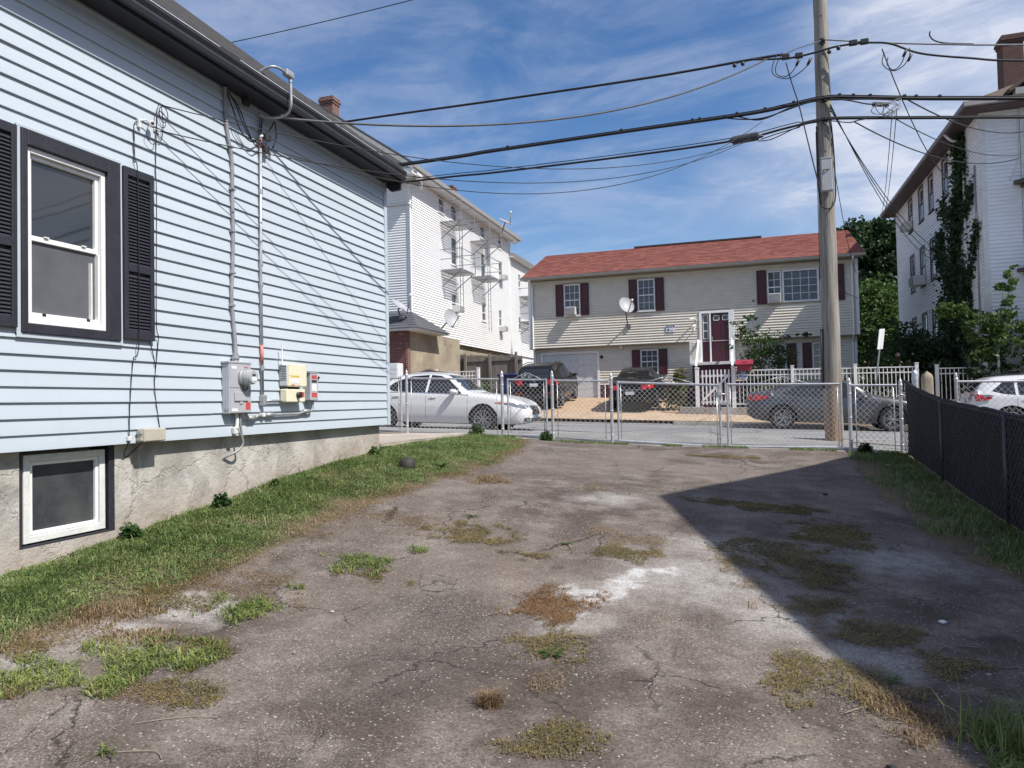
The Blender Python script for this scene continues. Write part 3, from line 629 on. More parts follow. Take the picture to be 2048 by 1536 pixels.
    MB().tb(W, 7.47,7.575,.1252,.1268,1.775,1.835).build('red_sticker', RED, t)
    k = MB(); k.lathe([(.034,.125),(.034,.15),(.026,.16)], (WX,7.44,1.80), (1,0,0), 16); k.box(WX+.155,WX+.18,7.425,7.455,1.765,1.835); k.build('rotary_switch', BLACKP, t)
    MB().lathe([(.013,0),(.013,.04),(.007,.05),(.007,.24)], (WX+.08,7.205,2.15), (0,0,1), 8).build('antenna', M('grey_white_plastic', (.7,.7,.7), .5), t, True, auto=40)
    for y in (7.25,7.585):
        for z in (1.91,2.03,2.15): MB().lathe([(.006,.15),(.006,.153)], (WX,y,z), (1,0,0), 8).build('screw', GALV, t)
    # disconnect
    t = thing('disconnect_switch', (WX+.06,7.80,1.72), 'narrow grey disconnect switch with red labels and a side lever on the blue wall', 'switch box')
    MB().tb(W, 7.705,7.875,.02,.125,1.735,2.075).build('cabinet', GREYBOX, t, bevel=.008)
    MB().tb(W, 7.69,7.885,.018,.13,2.07,2.082).build('lid', GREYBOX, t)
    for z0,z1,mm in ((2.00,2.045,RED),(1.955,1.985,BLACKP),(1.775,1.83,RED),(1.85,1.94,PAPER)): MB().tb(W,7.735,7.845,.1252,.1268,z0,z1).build('sticker', mm, t)
    l = MB(); l.lathe([(.02,0),(.02,.03)], (WX+.07,7.875,1.95), (0,1,0), 10); l.bar((WX+.07,7.90,1.95),(WX+.12,7.91,2.03),.028,.018); l.bar((WX+.07,7.90,1.95),(WX+.06,7.90,1.89),.018,.014); l.build('lever', BLACKP, t)
    # telephone box
    t = thing('telephone_box', (WX+.07,5.25,1.36), 'small beige telephone junction box at the bottom edge of the blue siding', 'junction box')
    MB().tb(W, 5.135,5.385,.025,.115,1.372,1.492).build('case', BEIGEBOX, t, bevel=.012); MB().tb(W,5.145,5.375,.112,.122,1.380,1.486).build('cover', BEIGEBOX, t, bevel=.008)
    for z in (1.40,1.46): MB().tb(W,5.118,5.136,.04,.09,z-.012,z+.012).build('hinge', BEIGEBOX, t)
    MB().tb(W,5.02,5.06,.015,.05,1.39,1.43).build('cable_clip', WHITE_OLD, t, bevel=.004)
    t = thing('telephone_wires', (WX+.03,5.2,1.36), 'two thin black telephone wires hanging beside the right shutter down to the beige box', 'wire')
    a = [(WX+.03,5.175,4.27),(WX+.026,5.13,4.22),(WX+.026,5.125,3.9),(WX+.064,5.13,3.75),(WX+.064,5.13,2.3),(WX+.026,5.10,2.1),(WX+.026,5.06,1.7),(WX+.026,5.045,1.40),(WX-.04,5.06,1.28),(WX-.08,5.12,1.24),(WX-.05,5.18,1.30),(WX+.03,5.20,1.37)]
    b = [(WX+.03,5.40,4.40),(WX+.03,5.385,4.2),(WX+.03,5.375,3.9),(WX+.066,5.345,3.6),(WX+.066,5.33,2.5),(WX+.04,5.38,2.32),(WX+.026,5.36,2.05),(WX+.026,5.345,1.85),(WX+.026,5.40,1.5),(WX+.05,5.39,1.44)]
    c = [(WX+.026,5.36,2.05),(WX+.026,5.32,2.2),(WX+.03,5.29,2.28)]
    MB().tube(spline(a,6), .0045, 5).build('wire', CABLE, t, True); MB().tube(spline(b,6), .0045, 5).build('wire', CABLE, t, True); MB().tube(spline(c,6), .004, 5).build('wire', CABLE, t, True)
    MB().tube(spline([(WX+.024,5.14,3.9),(WX+.024,5.135,4.2)],4), .003, 5).build('wire', CABLE, t, True)
    lp = [(WX+.05,5.40,4.52),(WX+.06,5.36,4.40),(WX+.05,5.38,4.22),(WX+.04,5.44,4.2),(WX+.05,5.45,4.35),(WX+.06,5.42,4.5)]
    MB().tube(spline(lp,8), .004, 5).build('wire', CABLE, t, True)
    t = tag(MB().tube([Vector((WX+.05,5.455,4.44)) + Vector((0,.055*math.cos(k/20*6.28),.075*math.sin(k/20*6.28))) for k in range(20)], .0042, 5, closed=True).build('wire_loop', CABLE, None, True), 'small coil of black wire hanging high on the blue wall left of the service cable', 'wire')
    # floodlight / camera with loop of wire
    t = thing('wall_camera', (WX+.03,5.2,4.22), 'small white bullet camera with dangling wires above the right shutter', 'camera')
    MB().tb(W,5.165,5.195,.02,.05,4.22,4.30).build('bracket', WHITE_OLD, t, bevel=.004); MB().tube(spline([(WX+.05,5.18,4.28),(WX+.07,5.22,4.30),(WX+.075,5.26,4.285)],6), .007, 6).build('arm', WHITE_OLD, t, True)
    MB().lathe([(.012,-.03),(.022,-.02),(.024,.03),(.018,.032),(.014,.026)], (WX+.075,5.285,4.285), (.8,-.45,-.1), 14).build('lens_tube', WHITE, t, True, auto=40)
    MB().lathe([(.015,.027),(.012,.034)], (WX+.075,5.285,4.285), (.8,-.45,-.1), 14).build('lens', BLACKP, t, True)
    MB().tube(spline([(WX+.06,5.26,4.26),(WX+.06,5.24,4.17),(WX+.06,5.29,4.11),(WX+.06,5.34,4.13),(WX+.05,5.37,4.24),(WX+.04,5.39,4.27)],8), .0035, 5).build('lead', CABLE, t, True)
    MB().tube([(WX+.03,5.36,4.27),(WX+.035,5.43,4.275)], .010, 8).build('plug', WHITE_OLD, t, True)
    # service mast knot at the eaves
    t = thing('service_drop_splices', (WX+.1,6.7,4.6), 'tangle of spliced wires and clamps under the eaves above the conduit', 'wire splices')
    for p in ([(WX+.05,6.33,5.04),(WX+.09,6.42,4.92),(WX+.12,6.50,4.74),(WX+.10,6.66,4.62),(WX+.08,6.80,4.66),(WX+.08,6.86,4.74),(WX+.1,6.87,4.92)],
              [(WX+.05,6.33,5.04),(WX+.10,6.46,4.90),(WX+.12,6.56,4.72),(WX+.10,6.72,4.58),(WX+.08,6.84,4.62),(WX+.1,6.93,4.72)],
              [(WX+.05,6.33,5.02),(WX+.08,6.40,4.85),(WX+.10,6.45,4.70),(WX+.09,6.56,4.62),(WX+.08,6.70,4.60),(WX+.08,6.82,4.67)],
              [(WX+.1,7.09,4.97),(WX+.1,7.02,4.86),(WX+.09,6.95,4.77)],[(WX+.1,7.10,4.96),(WX+.1,7.12,4.80),(WX+.08,7.08,4.66),(WX+.07,6.98,4.60)]):
        MB().tube(spline(p,8), .007, 6).build('wire', GREYCABLE if random.random() < .5 else CABLE, t, True)
    for c in ((WX+.09,6.60,5.00),(WX+.10,6.95,4.73),(WX+.08,6.955,4.60)):
        q = MB(); q.box(c[0]-.02,c[0]+.02,c[1]-.05,c[1]+.05,c[2]-.035,c[2]+.02); q.tube([(c[0],c[1]-.06,c[2]+.02),(c[0],c[1]+.06,c[2]+.03)], .018, 8); q.tube([(c[0]+.01,c[1]-.02,c[2]-.05),(c[0]+.01,c[1]-.01,c[2]+.06)], .014, 8); q.build('splice', BLACKP, t, bevel=.008)
    MB().tube([(WX+.09,6.84,4.70),(WX+.09,6.88,4.73)], .014, 8).build('compression_sleeve', WHITE_OLD, t, True)
    # conduit that climbs over the gutter
    t = thing('roof_conduit', (WX+.2,6.9,4.9), 'curved grey conduit with square elbow box rising over the black gutter', 'conduit')
    MB().tube(spline([(WX+.06,6.86,4.97),(WX+.10,6.95,4.965),(WX+.22,7.0,4.965),(WX+.35,6.99,4.99),(WX+.41,6.965,5.06),(WX+.42,6.955,5.20),(WX+.42,6.95,5.33)],8), .017, 10).build('pipe', GALV, t, True)
    MB().lathe([(.022,0),(.022,.05)], (WX+.42,6.95,5.31), (0,0,1), 10).build('coupling', GALV, t, True, auto=40)
    MB().box(WX+.385,WX+.455,6.84,6.985,5.355,5.43).build('elbow_box', GALV, t, bevel=.014)
    MB().tube(spline([(WX+.42,6.84,5.39),(WX+.42,6.74,5.385),(WX+.38,6.66,5.375),(WX+.28,6.62,5.33),(WX+.22,6.60,5.28)],6), .015, 8).build('pipe', GALV, t, True)
wall_services()

# ------------------------------------------------------------------ small things of the yard
def yard_things():
    mb = MB(); mb.grid(lambda u, v: (-8.3+2.7*u, 10.45+3.95*v, 1.035+.006*noise.noise((u*6,v*8,2))), 8, 10)
    mb.prism([(-8.3,10.46,1.03),(-5.6,10.46,1.03),(-5.6,10.46,.80),(-8.3,10.46,.80)], (0,3.93,0)); struct(mb.build('concrete_walk', MAT_WALK))
    c = Vector((-4.31, 8.78, gz(-4.31,8.78)-.02)); mb = MB()
    mb.lathe([(.001,.155),(.05,.148),(.085,.125),(.105,.09),(.112,.04),(.105,-.02)], c, (0,0,1), 22); 
    o = mb.build('rubber_ball', M('dull_black_rubber', (.035,.030,.028), .7, var=.3, bump=.3), smooth=True); tag(o, 'dark brown-black ball half sunk in the lawn by the house corner', 'ball')
yard_things()
# ------------------------------------------------------------------ galvanised chain-link fence and gates along the pavement
FY = 14.6
CHAIN = M('galvanised_wire', (.56,.57,.59), .5, .25, var=.15, scale=20); CHAIN_DK = M('dull_wire', (.165,.17,.185), .5, .4, var=.2)
PIPE = M('galvanised_pipe', (.56,.57,.59), .40, .55, var=.14, scale=10)
def chain_mesh(name, parent, P0, U, w, ztop, zbot, mat, cell=.050, r=.0042, n=3, off=.012):
    """woven diamonds: every wire is a zigzag; ztop/zbot are functions of the distance along U"""
    mb = MB(); P0 = Vector(P0); U = Vector(U); Nn = Vector((-U.y, U.x, 0))
    k = int(w/cell); cell = w/k; hz = cell
    for i in range(k):
        zt = ztop((i+.5)*cell); zb = zbot((i+.5)*cell); m = max(2, int((zt-zb)/(hz/1.0)))*1
        pts = []
        for j in range(m+1):
            t = j/m; side = (j + i) % 2; u = (i+.5)*cell + (cell/2 if side else -cell/2)
            wv = off*.25*(1 if side else -1)
            pts.append(P0 + U*u + Nn*wv + Vector((0,0,zt+(zb-zt)*t)))
        mb.tube(pts, r, n)
    o = mb.build(name, mat, parent, True); o['kind'] = 'stuff'; return o
def post(parent, x, z0, z1, r=.032, cap=True, name='post'):
    p = MB().tube([(x,FY,z0-.15),(x,FY,z1)], r, 14).build(name, PIPE, parent, True, auto=50)
    if cap: MB().lathe([(r+.004,-.02),(r+.006,.02),(r-.004,.03),(r,.045),(r-.006,.075),(.012,.105),(.001,.125)], (x,FY,z1), (0,0,1), 14).build('post_cap', PIPE, p, True, auto=50)
    return p
def band(parent, x, z, r=.036): return MB().lathe([(r,-.012),(r+.003,0),(r,.012)], (x,FY,z), (0,0,1), 12).build('band', PIPE, parent, True)
def rail(parent, a, b, r=.02, name='rail'): return MB().tube([a, b], r, 10).build(name, PIPE, parent, True, auto=50)
def panel(name, loc, label, cat, x0, x1, zt0, zt1, zb0, zb1, posts=(), bottom=True, stiles=False, scroll=None, rr=.02, group=None):
    t = thing(name, loc, label, cat, group); w = x1-x0
    zt = lambda u: zt0+(zt1-zt0)*u/w; zb = lambda u: zb0+(zb1-zb0)*u/w
    rail(t, (x0,FY,zt0), (x1,FY,zt1), rr, 'top_rail')
    if bottom: rail(t, (x0,FY,zb0), (x1,FY,zb1), rr, 'bottom_rail')
    if stiles:
        for x, a, b in ((x0,zb0,zt0),(x1,zb1,zt1)): rail(t, (x,FY,a-.02), (x,FY,b+.03), rr, 'stile'); 
        for x, s in ((x0,.055),(x1,-.055)):
            MB().tube([(x+s,FY,zb(x-x0)+.02),(x+s,FY,zt(x-x0)-.02)], .008, 6).build('tension_bar', PIPE, t, True)
            for k in (.12,.5,.88): z = zb(x-x0)+(zt(x-x0)-zb(x-x0))*k; MB().tube([(x-s*.4,FY,z),(x+s*1.3,FY,z)], .008, 6).build('tie_band', PIPE, t, True)
    else:
        for x, s in ((x0,.06),(x1,-.06)):
            MB().tube([(x+s,FY,zb(x-x0)+.02),(x+s,FY,zt(x-x0)-.02)], .008, 6).build('tension_bar', PIPE, t, True)
    chain_mesh('chain_link_mesh', t, (x0+.03,FY,0), (1,0,0), w-.06, lambda u: zt(u+.03)+(.02 if not stiles else -.005), lambda u: zb(u+.03)+(.01), CHAIN)
    for x, z0, z1 in posts:
        p = post(t, x, z0, z1)
        for k in (.12,.5,.86): band(p, x, z0+(z1-z0)*k)
    if scroll:
        cx, cz, hw, h = scroll; o = MB()
        o.tube([(cx-hw,FY,cz),(cx-.06,FY,cz+h*.86)], .006, 6); o.tube([(cx+hw,FY,cz-.02),(cx+.06,FY,cz+h*.86)], .006, 6)
        o.tube(spline([(cx-.06,FY,cz+h*.86),(cx-.02,FY,cz+h),(cx+.02,FY,cz+h*.9),(cx+.06,FY,cz+h*.86)],5), .006, 6)
        for sg in (-1, 1):
            pts = [Vector((cx+sg*(.062+ (.058-.045*k/22)*math.cos(sg*0+math.pi*.95-2*math.pi*1.35*k/22)), FY, cz+.06+(.058-.045*k/22)*math.sin(math.pi*.95-2*math.pi*1.35*k/22))) for k in range(23)]
            o.tube(pts, .0065, 6)
        o.build('scroll_ornament', PIPE, t, True)
    return t
def front_fence():
    t = panel('chain_link_fence', (-6,FY,1.0), 'galvanised chain-link fence panel in front of the white sedan', 'fence', -7.10,-4.98, 2.245,2.165, 1.06,.97, [(-7.15,1.04,2.32),(-4.92,.95,2.22)], bottom=False)
    panel('side_gate', (-7.8,FY,1.0), 'chain-link gate beside the corner of the blue house, left of the white sedan panel', 'gate', -8.35,-7.29, 2.27,2.255, 1.12,1.10, [(-8.45,1.0,2.36)], stiles=True)
    panel('walk_gate', (-4.37,FY,.95), 'narrow chain-link walk gate with scroll top before the black SUV', 'gate', -4.79,-3.945, 2.145,2.12, .985,.95, stiles=True, scroll=(-4.37,2.15,.33,.13))
    panel('chain_link_fence', (-3.2,FY,.85), 'short fixed chain-link panel between the walk gate and the wide gates', 'fence', -3.77,-2.65, 2.10,2.055, .90,.86, [(-3.82,.84,2.19),(-2.585,.80,2.10)], bottom=False)
    panel('drive_gate', (-1.46,FY,.75), 'wide chain-link drive gate leaf with scroll, in front of the black sedan', 'gate', -2.45,-.475, 2.02,1.91, .845,.72, stiles=True, scroll=(-1.46,1.99,.48,.13), rr=.023)
    panel('drive_gate', (.67,FY,.7), 'wide chain-link drive gate leaf crossing in front of the wooden utility pole', 'gate', -.335,1.675, 1.92,1.87, .725,.70, stiles=True, scroll=(.66,1.92,.46,.13), rr=.023)
    panel('chain_link_fence', (2.25,FY,.62), 'short chain-link panel between the drive gate and the black screened fence', 'fence', 1.86,2.61, 1.84,1.825, .66,.62, [(1.82,.64,1.86),(2.665,.60,1.82)], bottom=False)
    # fork latch and drop rods at the centre, and the post with chain
    t = thing('gate_latch', (-.40,FY,.72), 'steel fork latch and drop rod where the two wide gates meet', 'latch')
    MB().tube([(-.53,FY-.05,.70),(-.53,FY-.05,1.72)], .010, 8).build('drop_rod', PIPE, t, True); MB().tube([(-.56,FY-.05,1.72),(-.44,FY-.05,1.74),(-.36,FY-.03,1.73)], .013, 8).build('fork', PIPE, t, True)
    b = MB(); b.box(-.52,-.44,FY-.07,FY+.05,1.70,1.80); b.box(-.43,-.36,FY-.05,FY+.05,1.52,1.60); b.build('latch_plate', PIPE, t, bevel=.012)
    t = thing('gate_chain', (1.75,FY,.82), 'rusty chain wrapped round the right gate post near the ground', 'chain')
    for k in range(12):
        a = k/12*2*math.pi; c = Vector((1.77+.09*math.cos(a), FY-.01+.055*math.sin(a), .86+.01*math.sin(3*a)))
        d = Vector((-math.sin(a), math.cos(a)*.6, 0)).normalized(); w = Vector((0,0,1)) if k % 2 else Vector((math.cos(a), math.sin(a), 0))
        MB().tube([c + d*.026*math.cos(j/8*6.283) + w*.013*math.sin(j/8*6.283) for j in range(8)], .004, 5, closed=True).build('link', GALV, t, True)
front_fence()

# ------------------------------------------------------------------ black screened fence on the right
def screen_fabric():
    m, N, L, P = nodes('black_privacy_screen'); b = NB(N, L); p = b.pos()
    c = b.mix(b.ramp(b.noise(p, 3, 5, .6), .35, .7), (.007,.008,.011), (.016,.017,.023))
    L.new(c, P.inputs['Base Color']); P.inputs['Roughness'].default_value = .75
    wv = b.math('MULTIPLY', b.noise(b.mapping(p, (1,1,1)), 180, 2, .5), 1.)
    L.new(b.bump(b.math('ADD', wv, b.math('MULTIPLY', b.noise(p, 5, 4), 2)), .4, .01), P.inputs['Normal']); return m
def black_fence():
    X = 2.69; t = thing('screened_fence', (X,9,.2), 'chain-link fence covered in black privacy screen along the right of the drive', 'fence')
    ys = [14.55, 11.85, 9.15, 6.45, 3.75, 1.05]
    top = lambda y: interp([1,6,8.6,11.9,13.2,14.6], [.95,1.22,1.40,1.575,1.72,1.93], y) 
    scr = screen_fabric(); mb = MB(); n = 150
    def cloth(u, v):
        y = 14.5 - 13.4*u; zb = gz(X, y) + .0; zt = top(y) + .012*noise.noise((y*2.2, 0, 4)) - .03*max(0, noise.noise((y*1.3, 7, 1)))
        d = .012 + .022*noise.noise((y*1.4, v*1.6, 3)) + .010*noise.noise((y*5, v*4, 3)) + .01*abs(math.sin(y*1.163))
        return (X + .02 + d, y, zb + (zt-zb)*v)
    mb.grid(cloth, n*2, 16); mb.build('privacy_screen', scr, t, True)
    hem = MB(); pts = [(X+.002+.012*noise.noise((y*3,1,1)), y, top(y)-.01+.016*noise.noise((y*2.2,0,4))+.014*noise.noise((y*6,3,3))) for y in np.linspace(14.5,1.1,110)]
    hem.tube(pts, [.020+.014*noise.noise((p[1]*4,2,2)) for p in pts], 7); hem.build('rolled_hem', scr, t, True)
    chain_mesh('chain_link_mesh', t, (X-.018,1.1,0), (0,1,0), 13.4, lambda u: top(u+1.1)-.02, lambda u: gz(X,u+1.1)+.03, CHAIN_DK, cell=.055, r=.0042, n=3)
    for y in ys[1:]:
        MB().tube([(X-.02,y,gz(X,y)-.1),(X-.02,y,top(y)-.01)], .023, 12).build('post', M('dull_post', (.075,.078,.088), .5, .4, var=.2), t, True)
    MB().tube([(X+.01,y,top(y)-.035) for y in np.linspace(14.5,1.1,30)], .018, 8).build('top_rail', MATS['dull_post'], t, True)
    # neighbour's fence, further chain-link run to the right behind the screen
    t = thing('chain_link_fence', (5,FY,.5), 'galvanised chain-link run beyond the black screen, before the white SUV', 'fence')
    rail(t, (3.55,FY,1.86), (8.2,FY,1.75), .02, 'top_rail'); chain_mesh('chain_link_mesh', t, (3.58,FY,0), (1,0,0), 4.6, lambda u: 1.88-.024*u, lambda u: .50, CHAIN)
    for x, z in ((3.55,1.90),(6.0,1.86),(8.2,1.84)): post(t, x, .4, z, .028)
    t = thing('bollard_post', (3.05,15.1,.5), 'thick galvanised post with bullet cap just behind the black screen', 'post')
    MB().tube([(3.02,15.2,.4),(3.02,15.2,1.93)], .052, 16).build('shaft', PIPE, t, True, auto=50); MB().lathe([(.056,-.03),(.058,.02),(.05,.05),(.052,.08),(.045,.13),(.02,.17),(.001,.18)], (3.02,15.2,1.93), (0,0,1), 16).build('cap', PIPE, t, True, auto=50)
black_fence()
# ------------------------------------------------------------------ utility pole and wires
def pole_mat():
    m, N, L, P = nodes('weathered_pole_wood'); b = NB(N, L); p = b.pos()
    g = b.noise(b.mapping(p, (14,14,.5)), 2.2, 7, .65); c = b.mix(b.ramp(g, .3, .7), (.185,.165,.14), (.35,.325,.29))
    z = b.sep(p)[2]; low = b.ramp(b.math('ADD', z, b.math('MULTIPLY', b.noise(p, 2, 4), 1.2)), 1.2, 3.2, 1, 0)
    c = b.mix(b.math('MULTIPLY', low, .75), c, b.mix(b.ramp(g, .3, .7), (.30,.15,.06), (.46,.27,.13)))
    ck = b.ramp(b.noise(b.mapping(p, (26,26,.35)), 2, 4, .6), .60, .66); c = b.mix(b.math('MULTIPLY', ck, .7), c, (.07,.055,.045))
    L.new(c, P.inputs['Base Color']); P.inputs['Roughness'].default_value = .85
    L.new(b.bump(b.math('SUBTRACT', g, ck), .5, .02), P.inputs['Normal']); return m
PX, PY = 1.67, 15.8
def utility_pole():
    t = thing('utility_pole', (PX,PY,.8), 'weathered wooden utility pole standing behind the wide gate', 'utility pole')
    mb = MB(); H = 12.6; n = 40
    mb.tube([(PX+.012*noise.noise((k*.4,0,0)), PY+.012*noise.noise((k*.4,5,0)), .3+(H-.3)*k/n) for k in range(n+1)], [.178-.060*k/n+.004*noise.noise((k*.9,2,2)) for k in range(n+1)], 20)
    mb.build('shaft', pole_mat(), t, True, auto=60)
    gb = MB(); gb.box(PX-.115,PX+.095,PY-.30,PY-.17,5.72,6.36); o = gb.build('grey_cabinet', M('grey_cabinet', (.42,.43,.44), .5, .1, var=.1), t, bevel=.015)
    MB().box(PX-.12,PX+.10,PY-.306,PY-.165,6.36,6.385).build('cabinet_hood', MATS['grey_cabinet'], o, bevel=.005)
    MB().tube(spline([(PX-.14,PY-.24,6.18),(PX-.02,PY-.32,6.13),(PX+.11,PY-.25,6.18)],6), .008, 6).build('strap', CABLE, o, True)
    for z, a in ((8.78,.10),(7.60,.13),(7.18,.13)):
        b = MB(); b.lathe([(.025,-a),(.025,a)], (PX,PY-.16,z), (0,1,0), 8); b.box(PX-.05,PX+.05,PY-.19,PY-.14,z-.06,z+.06); b.build('bracket', M('dark_iron', (.05,.05,.055), .6, .5, var=.2), t, bevel=.008)
    # cables hugging the shaft
    MB().tube(spline([(PX+.12,PY-.12,7.1),(PX+.15,PY-.10,6.6),(PX+.16,PY-.11,6.0),(PX+.15,PY-.12,5.6),(PX+.08,PY-.19,5.42),(PX-.02,PY-.21,5.38),(PX-.12,PY-.16,5.5),(PX-.155,PY-.12,5.9),(PX-.15,PY-.1,6.5),(PX-.15,PY-.08,7.1)],8), .014, 7).build('riser_cable', CABLE, t, True)
    MB().tube(spline([(PX-.10,PY-.15,7.12),(PX+.02,PY-.2,7.1),(PX+.08,PY-.19,6.95),(PX+.07,PY-.19,6.6),(PX+.03,PY-.21,6.45),(PX+.04,PY-.25,6.37)],8), .008, 6).build('ground_wire', GREYCABLE, t, True)
    MB().tube([(PX-.165,PY-.06,7.0),(PX-.175,PY-.065,4.0)], .006, 5).build('ground_wire', CABLE, t, True)
    b = MB(); b.tube([(PX-.185,PY-.05,1.8),(PX-.175,PY-.06,3.0)], .028, 8); b.build('cable_guard', M('dark_moulding', (.08,.07,.06), .7), t, True)
    for z in (9.3,8.0,6.55): MB().lathe([(.016,0),(.016,.012)], (PX-.01,PY-.155,z), (0,-1,0), 8).build('bolt', MATS['dark_iron'], t)
utility_pole()
def wire(name, label, pts, r, mat=None, cat='cable', group=None, n=6):
    return tag(MB().tube(pts, r, n).build(name, mat or CABLE, None, True), label, cat, group)
DARKGREY = M('dark_grey_cable', (.07,.072,.078), .6, var=.3, scale=9)
def wires():
    cab = lambda *p: spline(p, 10); Yw = PY-.19
    G = 'overhead lines on the utility pole'
    L = -34.
    wire('power_cable', 'topmost thick black cable leaving the pole leftwards', cab((L,Yw,8.95),(-20,Yw,8.72),(-9.45,Yw,8.66),(-5.22,Yw,8.60),(-1.78,Yw,8.575),(.3,Yw,8.62),(.95,Yw,8.62)), .026, group=G)
    wire('support_wire', 'bare upper support wire from the pole top bracket to the left splice', cab((PX,Yw,8.78),(1.2,Yw,8.70),(.95,Yw,8.63),(.5,Yw,8.61),(.0,Yw,8.585)), .010, GREYCABLE, group=G)
    wire('power_cable', 'upper black cable with sleeve splices crossing in front of the pole', cab((.3,Yw-.05,8.60),(.75,Yw-.06,8.53),(1.1,Yw-.06,8.50),(1.45,Yw-.07,8.52),(1.9,Yw-.07,8.58),(2.3,Yw-.06,8.58),(2.6,Yw-.05,8.55),(2.9,Yw-.05,8.47),(3.4,Yw-.03,8.21),(4.2,Yw,8.0),(5.2,Yw,7.78),(8.5,Yw,7.3),(14,Yw,6.9)), .020, group=G)
    wire('support_wire', 'topmost wire leaving the pole to the right', cab((PX,Yw,8.80),(2.58,Yw,8.585),(3.6,Yw,8.37),(5.2,Yw,8.08),(9,Yw,7.5),(16,Yw,6.8)), .016, GREYCABLE, group=G)
    wire('cable_stub', 'short cut cable end curling up above the top wire at right', cab((3.58,Yw,8.62),(3.57,Yw,8.54),(3.65,Yw,8.43),(3.85,Yw,8.345),(4.3,Yw,8.25)), .013, group=G)
    t = thing('telephone_cable', (PX,Yw,7.5), 'thick middle telephone cable bundle lashed to its strand at the pole', 'cable', G)
    mid = cab((L,Yw,7.6),(-20,Yw,7.42),(-7.81,Yw,7.40),(-5.25,Yw,7.44),(-1.81,Yw,7.48),(.26,Yw,7.50),(1.0,Yw,7.555),(1.7,Yw,7.61),(2.4,Yw,7.51),(3.49,Yw,7.325),(5.13,Yw,7.08),(9,Yw,6.5),(16,Yw,5.9))
    MB().tube(mid, .034, 8).build('sheath', CABLE, t, True)
    MB().tube([p+Vector((0,-.01,.042)) for p in mid], .010, 6).build('strand', CABLE, t, True)
    for p in ([(-.2,Yw,7.47),(.2,Yw-.02,7.38),(.55,Yw-.03,7.37),(.95,Yw-.03,7.46),(1.35,Yw-.03,7.55),(1.7,Yw-.02,7.56)],[(.0,Yw,7.48),(.35,Yw-.02,7.35),(.6,Yw-.03,7.36),(1.0,Yw-.03,7.49),(1.4,Yw-.03,7.56)],[(1.75,Yw-.02,7.58),(2.1,Yw-.03,7.49),(2.4,Yw-.03,7.38),(2.55,Yw-.03,7.345)],[(1.7,Yw-.02,7.56),(2.2,Yw-.02,7.5),(2.6,Yw-.02,7.44),(3.0,Yw-.02,7.36)]): MB().tube(spline(p,8), .013, 6).build('branch_cable', CABLE, t, True)
    for x in (-5,-2.4,-.9,-.75,.0,.55,1.1,1.95,2.2,2.5,3.1,3.3,3.7): MB().box(x-.03,x+.03,Yw-.03,Yw+.03,float(np.interp(x,[p.x for p in mid],[p.z for p in mid]))+.03,float(np.interp(x,[p.x for p in mid],[p.z for p in mid]))+.075).build('lashing_clamp', BLACKP, t, bevel=.008)
    c = MB(); c.tube([(2.53,Yw-.03,7.35),(2.82,Yw-.03,7.30)], .045, 10); c.build('splice_case', M('dark_grey_plastic', (.06,.062,.066), .6), t, True, auto=40)
    t = thing('coax_cable', (PX,Yw,7.1), 'lower black cable line with its strand below the thick bundle', 'cable', G)
    low = cab((L,Yw,7.15),(-20,Yw,7.0),(-7.82,Yw,6.98),(-5.26,Yw,6.94),(-1.82,Yw,6.94),(.04,Yw,6.99),(.9,Yw,7.10),(1.5,Yw,7.17),(1.9,Yw,7.165),(3.48,Yw,6.95),(5.12,Yw,6.73),(9,Yw,6.2),(16,Yw,5.6))
    MB().tube(low, .024, 8).build('sheath', CABLE, t, True); MB().tube([p+Vector((0,-.01,.06*(1 if p.x<1.2 else .5))) for p in low], .009, 6).build('strand', CABLE, t, True)
    for p in ([(.4,Yw-.03,6.90),(.62,Yw-.03,6.90),(.85,Yw-.03,6.97),(1.05,Yw-.03,7.05),(1.3,Yw-.03,7.12),(1.6,Yw-.05,7.13)],[(.45,Yw-.03,6.93),(.8,Yw-.03,7.01),(1.2,Yw-.03,7.08)],[(1.75,Yw-.02,7.14),(2.1,Yw-.02,7.05),(2.25,Yw-.02,7.07),(2.4,Yw-.02,7.08)]): MB().tube(spline(p,8), .010, 6).build('branch_cable', CABLE, t, True)
    t = thing('splice_enclosure', (.17,Yw,6.95), 'long black ribbed splice enclosure hanging on the lower cable left of the pole', 'splice enclosure')
    e = MB(); e.tube([(-.20,Yw-.03,6.97),(-.12,Yw-.03,6.975),(-.10,Yw-.03,6.975),(.40,Yw-.03,7.0),(.42,Yw-.03,7.0),(.50,Yw-.03,6.99)], [.02,.05,.085,.085,.05,.02], 14); e.build('case', MATS['dark_grey_plastic'], t, True, auto=40)
    r = MB()
    for k in range(14): x = -.08+.035*k; r.tube([(x,Yw-.03,6.978+.05*k/14*.9),(x+.012,Yw-.03,6.979+.05*k/14*.9)], .089, 14)
    r.build('ribs', MATS['dark_grey_plastic'], t, True, auto=40)
    # splices on the upper line
    for i, (x, z, lab) in enumerate(((.97,8.53,'left one of two black sleeve connectors left of the pole on the upper line'),(1.22,8.515,'right one of two black sleeve connectors left of the pole on the upper line'),(2.22,8.60,'left one of two black sleeve connectors right of the pole on the upper line'),(2.42,8.59,'right one of two black sleeve connectors right of the pole on the upper line'))):
        tag(MB().box(x-.075,x+.075,Yw-.12,Yw-.03,z-.05,z+.05).build('sleeve_connector', BLACKP, bevel=.015), lab, 'connector', 'sleeve connectors')
